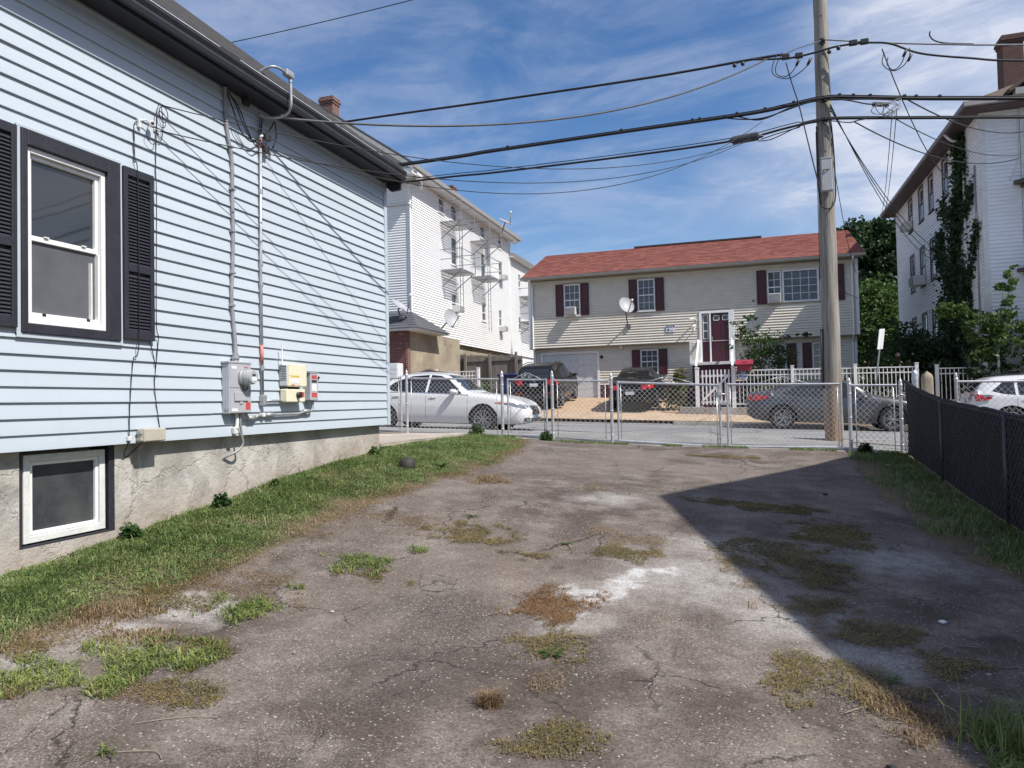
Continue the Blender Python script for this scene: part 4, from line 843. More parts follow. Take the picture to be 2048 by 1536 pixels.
    for i, (x, z, lab) in enumerate(((1.78,8.50,'round black insulator just right of the pole'),(1.95,8.545,'second round black insulator right of the pole'),(-.02,8.52,'left of two small black clamps on the top-left cable'),(.14,8.53,'right of two small black clamps on the top-left cable'))):
        tag(MB().lathe([(.01,-.045),(.035,-.03),(.042,0),(.03,.03),(.012,.045)], (x,Yw-.07,z), (0,0,1), 10).build('insulator', BLACKP, smooth=True), lab, 'insulator', 'insulators')
    # loops of loose wire
    def loop(label, pts, r=.009): wire('wire_loop', label, spline(pts, 10), r, cat='wire')
    loop('big hanging wire loop left of the pole below the upper line', [(.80,Yw-.1,8.58),(.72,Yw-.12,8.40),(.71,Yw-.12,8.22),(.85,Yw-.12,8.10),(1.05,Yw-.12,8.07),(1.25,Yw-.12,8.17),(1.40,Yw-.12,8.30),(1.46,Yw-.1,8.42)])
    loop('inner hanging wire loop left of the pole below the upper line', [(.88,Yw-.1,8.56),(.78,Yw-.12,8.36),(.78,Yw-.12,8.20),(.92,Yw-.12,8.11),(1.05,Yw-.12,8.16),(1.15,Yw-.12,8.28),(1.20,Yw-.1,8.40)])
    loop('hanging wire loop right of the pole ending in two connectors', [(2.76,Yw-.1,8.30),(2.71,Yw-.12,8.12),(2.78,Yw-.12,7.98),(2.92,Yw-.12,7.91),(3.06,Yw-.12,7.97),(3.16,Yw-.12,8.08),(3.2,Yw-.1,8.20),(3.2,Yw-.08,8.33)])
    loop('small wire loop right of the pole above the thick bundle', [(2.82,Yw-.1,8.20),(2.80,Yw-.12,8.05),(2.90,Yw-.12,7.93),(3.02,Yw-.12,8.0),(3.09,Yw-.12,8.14),(3.13,Yw-.1,8.30)])
    for k, (x, z, lab) in enumerate(((1.40,8.34,'slanted black connector on the right end of the left wire loop'),(1.19,8.36,'slanted black connector on the inner left wire loop'),(3.11,8.22,'upper small black connector on the right wire loop'),(3.19,8.12,'lower small black connector on the right wire loop'))):
        tag(MB().tube([(x-.03,Yw-.12,z-.06),(x+.03,Yw-.12,z+.06)], .026, 8).build('wire_connector', BLACKP, smooth=True), lab, 'connector', 'wire connectors')
    for k in range(5):
        c = Vector((2.84,Yw-.1,7.20)); a = .13+.05*random.random(); bb = .09+.06*random.random(); o = Vector((random.uniform(-.12,.1),0,random.uniform(-.06,.06)))
        labs = ['widest','flattest','uppermost','lowest','smallest']
        tag(MB().tube([c+o+Vector((a*math.cos(j/24*6.283)*(1.5 if k==0 else 1),.03*math.sin(j/12*6.283+k),bb*math.sin(j/24*6.283+k))) for j in range(24)], .007, 5, closed=True).build('wire_coil', GREYCABLE, smooth=True), 'coil of loose wire tangled round the thick bundle right of the pole', 'wire', 'loose wire coils')
    # drops
    D = 'house drop wires'
    wire('drop_wire', 'drop wire slanting from the left splices down to the pole cabinet', cab((.97,Yw-.1,8.40),(1.06,Yw-.1,8.0),(1.19,Yw-.1,7.49),(1.36,Yw-.1,6.6),(1.53,Yw-.1,5.74),(1.56,Yw-.1,5.62)), .012, group=D)
    wire('drop_wire', 'drop wire swooping from the right splices to the white house wall at right', sag((2.72,Yw-.1,8.38),(7.25,28.2,8.87),.75,30), .012, group=D)
    wire('drop_wire', 'twisted service drop from the left splice to the blue house eaves', sag((.62,Yw-.05,8.56),(WX+.22,7.02,4.965),.55,40), .015, DARKGREY, group=D)
    wire('drop_wire', 'thin wire crossing the blue wall to its upper wire anchor', sag((.3,Yw-.03,6.97),(WX+.05,5.43,4.52),.62,40), .006, group=D)
    wire('drop_wire', 'thin wire crossing the blue wall to the small wall camera', sag((.1,Yw-.03,6.90),(WX+.05,5.42,4.27),.65,40), .006, group=D)
    wire('drop_wire', 'thin wire sagging from the lower line to the conduit splices', sag((.5,Yw-.03,7.30),(WX+.08,6.98,4.62),.95,40), .006, group=D)
    A1 = (4.25,30.95,6.45)
    wire('drop_wire', 'lone thin wire dropping from the pole to the right gutter of the beige house', sag((PX+.05,PY-.1,7.1),A1,.5,24), .009, group=D)
    for k, (dz, lab) in enumerate(((0,'upper of three slanting drop wires to the window air conditioner side of the right house'),(-.10,'middle of three slanting drop wires to the right house'),(-.22,'lowest of three slanting drop wires to the right house'))):
        wire('drop_wire', lab, sag((PX+.12,PY-.1,7.50+dz*.5),(7.25,30.6-.8*k,6.55+dz*.6),.85-.08*k,30), .010, group=D)
    wire('drop_wire', 'left of two near-vertical drop wires falling from the coil right of the pole', sag((2.88,Yw,7.2),(6.63,40,10.6),.6,24), .008, group=D)
    wire('drop_wire', 'right of two near-vertical drop wires falling from the coil right of the pole', sag((2.96,Yw,7.2),(6.75,40,10.6),.6,24), .008, group=D)
    wire('drop_wire', 'cable running right from below the bundle across the right house corner', sag((2.2,Yw,7.06),(8.14,25.5,8.75),.45,30), .013, group=D)
    wire('drop_wire', 'second cable running right just above it across the right house corner', sag((2.95,Yw,7.0),(8.20,25.5,8.86),.30,30), .010, group=D)
    wire('drop_wire', 'cable leaving the bundle toward the upper right window', sag((3.15,Yw,7.36),(8.6,25.6,9.62),.35,30), .014, group=D)
    wire('drop_wire', 'thin wire high above the blue roof at the top of the view', sag((-24,17,12.4),(-7,17,12.25),.25,20), .012, group=D)
    wire('drop_wire', 'loose wire sagging from the beige house gutter corner along its right edge', cab((PX+.15,PY-.05,5.6),(2.0,19,5.1),(2.9,25,5.1),(4.25,30.9,5.45)), .010, group=D)
wires()
# ------------------------------------------------------------------ beige house across the street
BEIGE = vinyl('beige_vinyl', (.69,.63,.53), .05); MAROON = M('maroon_paint', (.075,.018,.024), .5, var=.18); MAROON_D = M('maroon_door', (.060,.012,.022), .35, var=.12)
def shingle_mat(name, c, cs=1.):
    m, N, L, P = nodes(name); b = NB(N, L); p = b.obj()
    t = N.new('ShaderNodeTexBrick'); L.new(b.mapping(p, (1,1,1.9)) , t.inputs['Vector']); t.inputs['Scale'].default_value = 1; t.inputs['Brick Width'].default_value = .30; t.inputs['Row Height'].default_value = .14; t.offset = .5
    t.inputs['Mortar Size'].default_value = .004; t.inputs['Color1'].default_value = (*c,1); t.inputs['Color2'].default_value = (*[x*.72 for x in c],1); t.inputs['Mortar'].default_value = (*[x*.45 for x in c],1)
    cc = b.mix(.35, t.outputs['Color'], b.mix(b.ramp(b.noise(p, 3, 6, .7), .3, .7), tuple(x*.7 for x in c), tuple(min(1,x*1.3) for x in c)))
    L.new(cc, P.inputs['Base Color']); P.inputs['Roughness'].default_value = .92; L.new(b.bump(b.noise(p, 40, 4, .6), .4, .01), P.inputs['Normal']); return m
RED_SH = shingle_mat('red_shingle', (.30,.105,.080)); BROWN_SH = shingle_mat('brown_shingle', (.11,.080,.064)); GREY_SH = shingle_mat('grey_shingle', (.10,.105,.115))
def courses(parent, mat, xa, xb, ya, za, yb, zb, step, th=.012, name='shingle_courses'):
    """lapped shingle rows from the ridge line (ya,za) to the eave line (yb,zb), running along X"""
    mb = MB(); d = Vector((0, yb-ya, zb-za)); Ln = d.length; d.normalize(); nr = Vector((0, -d.z, d.y)); nr = nr if nr.z > 0 else -nr
    for i in range(int(Ln/step)):
        p = Vector((0,ya,za)) + d*step*i + nr*.003; q = p + d*step*1.06 + nr*th
        x = xa
        rw = []
        while x < xb:
            w = random.choice((.25,.3,.33,.4)); x2 = min(x+w, xb); e = random.choice((0,.004,.007)); r = q + nr*e + d*random.choice((0,0,.012))
            mb.add([(x,p.y,p.z),(x2,p.y,p.z),(x2,r.y,r.z),(x,r.y,r.z),(x2,r.y-nr.y*(th+e),r.z-nr.z*(th+e)),(x,r.y-nr.y*(th+e),r.z-nr.z*(th+e))], [(0,1,2,3),(3,2,4,5)]); x = x2
    o = mb.build(name, mat, parent); o['kind'] = 'stuff'; return o
def ac_unit(loc, T, u0, u1, z0, z1, d, label):
    t = thing('air_conditioner', T((u0+u1)/2, d/2, z0), label, 'air conditioner', 'window air conditioners')
    MB().tb(T,u0,u1,0,d,z0,z1).build('case', M('ac_case', (.60,.60,.58), .5, var=.08), t, bevel=.01)
    MB().tb(T,u0+.03,u1-.03,d,d+.012,z0+.03,z1-.03).build('grille', M('ac_grille', (.12,.12,.13), .6), t)
    f = MB()
    for k in range(7): zz = z0+.05+(z1-z0-.1)*k/6; f.tb(T,u0+.035,u1-.035,d+.012,d+.018,zz-.006,zz+.006)
    f.build('grille_bars', MATS['ac_case'], t)
    return t
def dish(loc, aim, size, mount, label):
    """satellite dish: bowl, feed arm, feed horn, mast"""
    t = thing('satellite_dish', loc, label, 'satellite dish', 'satellite dishes'); c = Vector(loc); a = Vector(aim).normalized()
    D = M('dish_grey', (.36,.365,.38), .5, var=.08); u = a.cross(Vector((0,0,1))).normalized(); v = u.cross(a).normalized()
    b = MB(); n = 20
    for k in range(5):
        r = size*k/4
        for j in range(n): th = j/n*2*math.pi; b.v.append(tuple(c + u*r*.88*math.cos(th) + v*r*math.sin(th) + a*(.22*r*r/size)))
    for k in range(4):
        for j in range(n): b.f.append((k*n+j, k*n+(j+1) % n, (k+1)*n+(j+1) % n, (k+1)*n+j)); b.m.append(0)
    b.tube([tuple(c + u*size*.88*math.cos(j/24*6.283) + v*size*math.sin(j/24*6.283) + a*.22*size) for j in range(24)], size*.03, 6, closed=True)
    b.build('bowl', D, t, True, auto=60)
    e = c - v*size*.25 + a*size*1.55
    IR = M('dish_iron', (.16,.16,.17), .55, .4, var=.15)
    MB().tube([c - v*size*.98 + a*.02, e], size*.055, 6).build('feed_arm', IR, t, True)
    MB().lathe([(size*.10,-.06),(size*.15,0),(size*.13,.10)], e, (c-e).normalized(), 10).build('feed_horn', M('dish_horn', (.7,.7,.7), .5), t, True)
    MB().box(c.x+size*.28,c.x+size*.55,c.y-.3,c.y-.29,c.z,c.z+.01).build('mark', BLACKP, t) if False else None
    m = Vector(mount); MB().tube([c - a*.01, c - a*size*.28, m + (c-m)*.15 - a*size*.2, m], size*.075, 8).build('mast', IR, t, True)
    MB().box(m.x-.09,m.x+.09,m.y-.05,m.y+.05,m.z-.10,m.z+.06).build('mount_plate', IR, t, bevel=.01)
    return t
def beige_house():
    H = thing('beige_house', (-2.3,35,1.7), 'beige vinyl-sided house with red shingle roof and maroon shutters across the street', 'house')
    Yf, Yl = 31.0, 31.30; XL, XR = -9.08, 4.30; T = fy(Yf); TL = fy(Yl); ZO, ZE = 4.055, 7.02; yb = 39.2
    c = MB(); c.box(XL+.05, XR-.05, Yf+.06, yb, ZO+.0, ZE+.05); c.box(XL+.12, XR-.12, Yl+.06, yb-.1, 1.2, ZO); c.build('wall', BEIGE, H)
    wins = [(-7.47,-6.74,5.40,6.79),(-4.25,-3.52,5.43,6.79),(.95,2.98,5.43,6.76)]
    door = (-1.74,-.48,3.12,5.27)
    siding(T, XL+.06, XR-.06, ZO, ZE, .108, .042, BEIGE, H, wins+[door], 'upper_siding')
    lw = [(-4.23,-3.48,2.78,3.81),(1.20,1.62,2.75,3.81),(2.60,3.14,2.75,3.81)]
    siding(TL, XL+.15, XR-.14, 2.36, ZO-.02, .108, .042, BEIGE, H, lw+[(-8.62,-6.06,1.5,3.84),(door[0],door[1],2,ZO)], 'lower_siding')
    b = MB(); b.box(-6.0,-1.9,Yl-.035,Yl+.06,1.3,2.36); b.box(-1.9,4.1,Yl-.035,Yl+.06,1.3,2.36); b.build('painted_base', MAROON, H)
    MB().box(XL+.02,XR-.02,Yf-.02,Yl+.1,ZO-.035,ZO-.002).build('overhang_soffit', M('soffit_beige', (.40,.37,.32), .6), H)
    for x0, x1 in ((XL-.02,XL+.09),(XR-.09,XR+.02)): MB().box(x0,x1,Yf-.055,Yf+.08,ZO-.02,ZE).build('corner_board', WHITE, H, bevel=.005)
    for x0, x1 in ((XL+.08,XL+.17),(XR-.17,XR-.06)): MB().box(x0,x1,Yl-.055,Yl+.08,1.4,ZO-.03).build('corner_board', WHITE, H, bevel=.005)
    # side wall toward the white tenement and gable ends
    siding(fxm(XL+.05), Yf+.05, yb, ZO, ZE, .104, .016, BEIGE, H, (), 'side_siding'); siding(fx(XR-.05), Yf+.05, yb, ZO, ZE, .104, .016, BEIGE, H, (), 'side_siding')
    yr, zr = 35.0, 8.93
    g = MB()
    for x in (XL+.045, XR-.045): g.add([(x,Yf,ZE),(x,yb,ZE),(x,yr,zr-.1)], [(0,1,2)])
    g.build('gable_wall', BEIGE, H)
    ye = Yf-.46; ze = 7.10; ov = .22
    r = MB()
    for s in (1, -1):
        y0 = yr-(yr-ye)*s; r.prism([(XL-ov,y0,ze),(XL-ov,yr,zr),(XL-ov,yr,zr+.05),(XL-ov,y0,ze+.05)], (XR-XL+2*ov,0,0))
    ro = r.build('roof', RED_SH, H); courses(ro, RED_SH, XL-ov, XR+ov, yr, zr+.05, ye, ze+.05, .145)
    MB().box(-4.9,.9,yr-.12,yr+.12,zr+.045,zr+.12).build('ridge_vent', M('dark_ridge', (.05,.035,.035), .8), ro)
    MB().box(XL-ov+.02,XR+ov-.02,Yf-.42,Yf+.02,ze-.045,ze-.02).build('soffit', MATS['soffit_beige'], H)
    gt = MB(); gt.prism([(XL-ov-.02,ye-.10,ze+.04),(XL-ov-.02,ye-.07,ze-.06),(XL-ov-.02,ye+.02,ze-.06),(XL-ov-.02,ye+.02,ze+.04),(XL-ov-.02,ye+.01,ze+.04),(XL-ov-.02,ye+.01,ze-.05),(XL-ov-.02,ye-.065,ze-.05),(XL-ov-.02,ye-.09,ze+.04)], (XR-XL+2*ov+.04,0,0)); gt.build('gutter', GREYGUT, H)
    for x in (XL+.17, XR-.20):
        MB().tube(spline([(x,ye-.03,ze-.05),(x,ye+.02,ze-.15),(x,Yf-.08,ze-.32),(x,Yf-.07,ze-.5),(x,Yf-.07,ZO+.15),(x,Yf-.06,ZO),(x,Yl-.07,ZO-.25),(x,Yl-.06,ZO-.4),(x,Yl-.06,1.7)],5), .04, 8).build('downspout', WHITE, H, True)
    # windows and shutters
    def shutter(T, u0, u1, z0, z1):
        s = MB()
        for a in ((u0,u0+.05,z0,z1),(u1-.05,u1,z0,z1),(u0+.05,u1-.05,z1-.07,z1),(u0+.05,u1-.05,z0,z0+.07),(u0+.05,u1-.05,(z0+z1)/2-.04,(z0+z1)/2+.04)): s.tb(T,a[0],a[1],.016,.085,a[2],a[3])
        s.tb(T,u0+.05,u1-.05,.016,.066,z0+.07,z1-.07); s.build('shutter', MAROON, H, bevel=.005, seg=1)
    win(H, T, *wins[0], WHITE, GLASS_FAR, .05, 3, 4, mw=.010, proud=.065); win(H, T, *wins[1], WHITE, GLASS_FAR, .05, 3, 4, mw=.008, proud=.065)
    for u0, u1 in ((-7.84,-7.49),(-6.72,-6.36),(-4.62,-4.27),(-3.50,-3.14)): shutter(T, u0, u1, 5.41, 6.81)
    win(H, T, .96, 1.50, 5.44, 6.74, WHITE, GLASS_FAR, .05, 2, 4, mw=.010, sill=False, proud=.065); win(H, T, 1.53, 2.90, 5.44, 6.75, WHITE, GLASS_FAR, .07, 4, 4, mid=False, mw=.011, sill=False, proud=.07)
    win(H, T, 2.93, 3.44, 5.44, 6.75, WHITE, GLASS_FAR, .05, 2, 4, mw=.010, sill=False, proud=.065); shutter(T, .56, .93, 5.42, 6.80); shutter(T, 3.47, 3.82, 5.42, 6.83)
    for w in lw: win(H, TL, *w, WHITE, GLASS_FAR, .05, 3 if w[1]-w[0] > .6 else 2, 4, mw=.010, proud=.065)
    for u0, u1 in ((-4.60,-4.25),(-3.46,-3.10),(1.65,2.01),(2.23,2.57),(3.17,3.5)): shutter(TL, u0, u1, 2.74, 3.82)
    MB().tb(T,.38,.44,.016,.09,5.56,5.62).build('vent_cap', BLACKP, H)
    # garage door
    d = MB()
    for a in ((-8.66,-8.56,1.6,3.86),(-6.12,-6.02,1.6,3.86),(-8.56,-6.12,3.76,3.86)): d.tb(TL,a[0],a[1],-.02,.05,a[2],a[3])
    G = d.build('garage_door_frame', WHITE, H)
    for k in range(4):
        z0 = 1.65+.53*k; MB().tb(TL,-8.555,-6.125,-.06,-.03,z0+.006,z0+.524).build('door_panel', M('white_tarp', (.62,.62,.62), .35, var=.1, bump=.6, bscale=5), G, bevel=.006)
    MB().tb(TL,-7.85,-7.0,-.028,-.018,1.66,3.62).build('plastic_sheet', MATS['white_tarp'], G)
    # front door with sidelight
    f = MB()
    for a in ((-1.74,-1.64,3.10,5.28),(-.57,-.47,3.10,5.28),(-1.64,-.57,5.18,5.28),(-1.34,-1.28,3.12,5.18)): f.tb(T,a[0],a[1],-.05,.07,a[2],a[3])
    D = f.build('door_frame', WHITE, H, bevel=.006)
    dr = MB(); dr.tb(T,-1.275,-.575,-.05,-.01,3.14,5.175)
    dd = dr.build('front_door', MAROON_D, H)
    for u in (-1.19,-.86):
        for z0, z1 in ((3.30,3.95),(4.05,4.78)): MB().tb(T,u,u+.27,-.009,.004,z0,z1).build('raised_panel', MAROON_D, dd, bevel=.01)
    for u in (-1.18,-.82):
        q = MB()
        for a in ((u,u+.025,4.87,5.09),(u+.225,u+.25,4.87,5.09),(u,u+.25,5.065,5.09),(u,u+.25,4.87,4.895)): q.tb(T,a[0],a[1],-.01,.008,a[2],a[3])
        q.build('light_frame', WHITE, dd); MB().tb(T,u+.025,u+.225,-.009,-.004,4.895,5.065).build('door_light', GLASS, dd)
    MB().tb(T,-1.255,-1.225,-.01,.04,4.02,4.20).build('door_handle', GALV, dd, bevel=.01)
    MB().tb(T,-1.64,-1.34,-.05,-.015,3.14,5.18).build('sidelight', MAROON_D, D)
    for k in range(3):
        z0 = 4.12+.34*k; q = MB()
        for a in ((-1.60,-1.575,z0,z0+.34),(-1.405,-1.38,z0,z0+.34),(-1.575,-1.405,z0+.315,z0+.34),(-1.575,-1.405,z0,z0+.025)): q.tb(T,a[0],a[1],-.014,.0,a[2],a[3])
        q.tb(T,-1.575,-1.405,-.014,-.008,z0+.025,z0+.315,1); q.build('sidelight_pane', [WHITE, GLASS], D)
    # satellite mount clutter: lamps and notice
    for (u, z, TT) in ((-5.92,3.57,TL),): MB().lathe([(.08,.02),(.08,.06),(.05,.10),(.03,.14)], TT(u,0,z), (0,-1,0), 12).build('wall_lamp', BLACKP, H, True); MB().lathe([(.11,.016),(.11,.03)], TT(u,0,z), (0,-1,0), 14).build('lamp_plate', WHITE, H, True, auto=40)
    MB().lathe([(.03,-.10),(.06,0),(.03,.08)], (-5.05,31.15,3.98), (0,0,1), 8).build('flood_lamp', WHITE, H, True)
    return H
beige_house()
def beige_things():
    T = fy(31.0)
    ac_unit(0, T, -7.34, -6.91, 5.43, 5.77, .36, 'white window air conditioner in the left upper window of the beige house')
    ac_unit(0, T, 1.0, 1.45, 5.44, 5.80, .36, 'window air conditioner below the picture window of the beige house')
    dish((-4.64,30.2,5.60), (.52,-.75,.42), .37, (-4.66,30.93,4.85), 'grey oval satellite dish on the beige house wall below the middle window')
    s = thing('notice_sign', (-2.92,30.97,4.49), 'small blue and white surveillance notice on the beige siding', 'sign')
    MB().box(-3.09,-2.74,30.935,30.95,4.49,4.76).build('board', PAPER, s); MB().box(-3.09,-2.74,30.929,30.934,4.68,4.76).build('blue_band', M('sign_blue', (.06,.09,.22), .5), s); c = MB(); c.box(-3.05,-2.95,30.929,30.934,4.56,4.60); c.box(-3.02,-2.98,30.9285,30.934,4.52,4.63); c.box(-2.92,-2.80,30.929,30.934,4.55,4.57); c.build('camera_mark', MATS['sign_blue'], s)
    for k in range(4): MB().box(-3.03+.06*k,-2.995+.06*k,30.925,30.928,4.70,4.74).build('letter_stroke', PAPER, s)
    # porch lamp with iron bracket
    s = thing('porch_lantern', (-1.90,30.9,4.4), 'white lantern with scroll arm beside the maroon front door', 'lantern')
    MB().tube(spline([(-1.83,30.96,4.62),(-1.85,30.75,4.72),(-1.92,30.62,4.70),(-1.94,30.6,4.6)],8), .018, 6).build('arm', WHITE_OLD, s, True); MB().lathe([(.02,.16),(.10,.08),(.07,.06),(.05,-.10),(.02,-.12)], (-1.94,30.6,4.55), (0,0,1), 8).build('lamp_body', WHITE, s); MB().tube(spline([(-1.84,30.96,4.9),(-1.95,30.7,4.97),(-2.12,30.55,4.93)],6), .03, 6).build('bracket', WHITE_OLD, s, True)
    # porch: steps, side walls, posts, rails
    s = thing('front_porch', (-1.1,29.8,1.5), 'small porch with maroon base and white posts at the beige house door', 'porch')
    MB().box(-1.95,-.35,29.3,30.93,1.4,2.97).build('base', MAROON, s); MB().box(-2.0,-.30,29.2,30.95,2.97,3.085).build('deck', WHITE_OLD, s, bevel=.01)
    for k in range(7): MB().box(-1.75,-.45,29.3-.27*(k+1),29.3-.27*k-.004,1.3,2.97-.21*(k+1)).build('step', MAROON, s, bevel=.01)
    for x in (-1.66,-.40):
        MB().box(x-.06,x+.06,29.45,29.57,3.08,5.10 if x > -1 else 3.96).build('post', WHITE, s, bevel=.008); 
    MB().box(-2.05,-1.62,29.40,29.52,2.90,3.97).build('side_panel', WHITE, s, bevel=.006)
    sg = siding(fy(29.40), -1.95, -1.72, 2.95, 3.9, .1, .012, BEIGE, s, (), 'panel_siding')
    MB().bar((-1.70,29.5,3.95),(-1.62,26.2,2.78),.07,.09).build('handrail', WHITE, s); MB().bar((-.42,29.5,3.95),(-.40,26.2,2.75),.07,.09).build('handrail', WHITE, s)
    # white picket gate and its posts
    s = thing('picket_gate', (-.95,26.0,1.45), 'white picket gate with diagonal brace before the porch', 'gate')
    for i in range(8): x = -1.42+.125*i+.02; MB().box(x-.022,x+.022,25.97,26.0,1.44,2.62+.03*math.cos((i-3.5)/3.5)).build('picket', WHITE, s, bevel=.006)
    for z in (2.44,1.53): MB().box(-1.46,-.48,26.002,26.04,z-.04,z+.04).build('rail', WHITE, s)
    MB().bar((-1.40,25.955,1.60),(-.52,25.955,2.46),.03,.07).build('brace', WHITE, s)
    # white railing fence
    def rail_fence(label, x0, x1, zt, posts, zb=1.45, dz=-.012):
        f = thing('white_railing', ((x0+x1)/2,26,1.3), label, 'fence', 'white metal railings'); zz = lambda x: dz*(x-x0)
        for p in posts: q = MB().box(p-.05,p+.05,25.95,26.05,1.15+zz(p),zt+.10+zz(p)).build('post', WHITE, f, bevel=.006); MB().box(p-.06,p+.06,25.94,26.06,zt+.10+zz(p),zt+.13+zz(p)).build('post_cap', WHITE, q, bevel=.01)
        for z in (zt, zt-.17, zb): MB().bar((x0,26,z),(x1,26,z+zz(x1)),.03,.035).build('rail', WHITE, f)
        n = int((x1-x0)/.118); me = None
        for i in range(1, n):
            x = x0+(x1-x0)*i/n
            if me is None: me = MB().box(x-.011,x+.011,25.991,26.009,zb-.02+zz(x),zt+zz(x)).build('bar', WHITE, f); b0 = x
            else: o = me.copy(); COL.objects.link(o); o.location = (x-b0,0,zz(x)-zz(b0)); WL[o.name] = WL[me.name]
        return f
    rail_fence('white metal railing behind the grey car, from the porch gate to its right end post', -.30, 5.23, 2.60, (1.52,3.44,5.23))
    rail_fence('white metal railing at right before the dark hedge and the white SUV', 5.80, 10.5, 2.46, (5.80,8.1,10.4))
    rail_fence('short white railing left of the beige drive, seen above the white sedan', -11.45, -9.70, 2.90, (-11.45,-9.70), 2.0, 0)
    for x, lab in ((-1.585,'left white gate post before the porch'),(-.37,'right white gate post before the porch, beside the red mailbox')):
        g = thing('gate_post', (x,26,1.3), lab, 'post', 'picket gate posts'); MB().box(x-.065,x+.065,25.93,26.07,1.15,2.70).build('shaft', WHITE, g, bevel=.008); MB().box(x-.08,x+.08,25.915,26.085,2.70,2.74).build('cap', WHITE, g, bevel=.012)
    m = thing('mailbox', (0,25.85,2.58), 'red house-shaped mailbox by the white gate post', 'mailbox'); RB = M('mailbox_red', (.30,.028,.05), .4, var=.1)
    MB().box(-.25,.23,25.72,25.98,2.58,2.80).build('body', RB, m, bevel=.012); MB().prism([(-.30,25.66,2.79),(-.30,25.85,2.955),(-.30,26.04,2.79)], (.58,0,0)).build('roof', RB, m, bevel=.008); MB().box(-.10,.12,25.705,25.72,2.86,2.88).build('slot', RB, m)
    s = thing('gate_sign', (-.07,25.93,2.31), 'white and blue security notice hung on the railing under the red mailbox', 'sign')
    MB().box(-.22,.09,25.925,25.94,2.30,2.55).build('board', M('sign_pale', (.60,.66,.76), .4), s); MB().box(-.22,.09,25.918,25.924,2.475,2.55).build('blue_band', MATS['sign_blue'], s); c = MB(); c.box(-.19,-.08,25.918,25.924,2.38,2.42); c.box(-.05,.06,25.918,25.924,2.36,2.39); c.build('camera_mark', MATS['sign_blue'], s)
    for k in range(3): MB().box(-.12+.05*k,-.09+.05*k,25.914,25.917,2.49,2.53).build('letter_stroke', PAPER, s)
    # low wall in front of the railing
    w = thing('low_garden_wall', (-1,26.0,1.1), 'low tan kerb wall under the white railing and gate', 'wall'); 
    for i in range(9): x = -2.2+.85*i; MB().box(x+.006,x+.844,25.9,26.14,.85-.03*x,1.33-.02*x+random.uniform(-.01,.01)).build('block', MAT_KERB, w, bevel=.02)
    # parking sign
    s = thing('parking_sign', (3.85,24.4,.7), 'leaning white parking sign on a steel post beside the grey car', 'street sign')
    MB().bar((3.62,24.4,.7),(4.0,24.4,3.62),.05,.04).build('post', GALV, s)
    a = Vector((4.0,24.37,3.66)); d = Vector((-.13,0,-1)).normalized(); u = Vector((.62,.78,.08)).normalized()
    pl = MB(); pl.add([a+u*.15, a-u*.15, a-u*.15+d*.62, a+u*.15+d*.62, a+u*.15+Vector((.012,-.006,0)), a-u*.15+Vector((.012,-.006,0)), a-u*.15+d*.62+Vector((.012,-.006,0)), a+u*.15+d*.62+Vector((.012,-.006,0))], [(0,1,2,3),(7,6,5,4),(0,4,5,1),(1,5,6,2),(2,6,7,3),(3,7,4,0)]); pl.build('plate', PAPER, s)
    for k in range(7):
        q = a + d*(.10+.07*k) + Vector((-.004,-.012,0)); MB().bar(q+u*.10, q-u*.10, .006, .03).build('text_line', RED if k < 5 else BLACKP, s)
    s = thing('stone_pillar', (5.43,25.6,.9), 'rounded granite gate pillar between the two white railings', 'pillar'); MB().grid(lambda u, v: (5.43+.16*math.copysign(abs(math.cos(6.283*u))**.5, math.cos(6.283*u))*(1 if v < .85 else max(.0,1-((v-.85)/.15)**2)**.5), 25.6+.16*math.copysign(abs(math.sin(6.283*u))**.5, math.sin(6.283*u))*(1 if v < .85 else max(.0,1-((v-.85)/.15)**2)**.5), .7+1.66*v+.02*math.sin(u*20)), 28, 16).build('shaft', concrete_mat('granite', (.25,.21,.16), (.38,.33,.26)), s, True)
    # wheelie bin
    s = thing('wheelie_bin', (-8.9,27.6,1.3), 'blue wheelie bin beside the wooden fence left of the black SUV', 'bin'); NB_ = M('bin_blue', (.030,.040,.13), .5, var=.1)
    b = MB(); b.add([(-9.14,27.0,1.35),(-8.66,27.0,1.35),(-8.66,27.5,1.35),(-9.14,27.5,1.35),(-9.22,26.9,2.72),(-8.54,26.9,2.72),(-8.54,27.6,2.72),(-9.22,27.6,2.72)], [(0,3,2,1),(4,5,6,7),(0,1,5,4),(1,2,6,5),(2,3,7,6),(3,0,4,7)]); b.build('body', NB_, s, bevel=.03); MB().box(-9.26,-8.50,26.86,27.66,2.72,2.80).build('lid', NB_, s, bevel=.02)
    for x in (-9.18,-8.62): MB().lathe([(.11,-.03),(.11,.03)], (x,27.55,1.42), (1,0,0), 14).build('wheel', BLACKP, s)
beige_things()
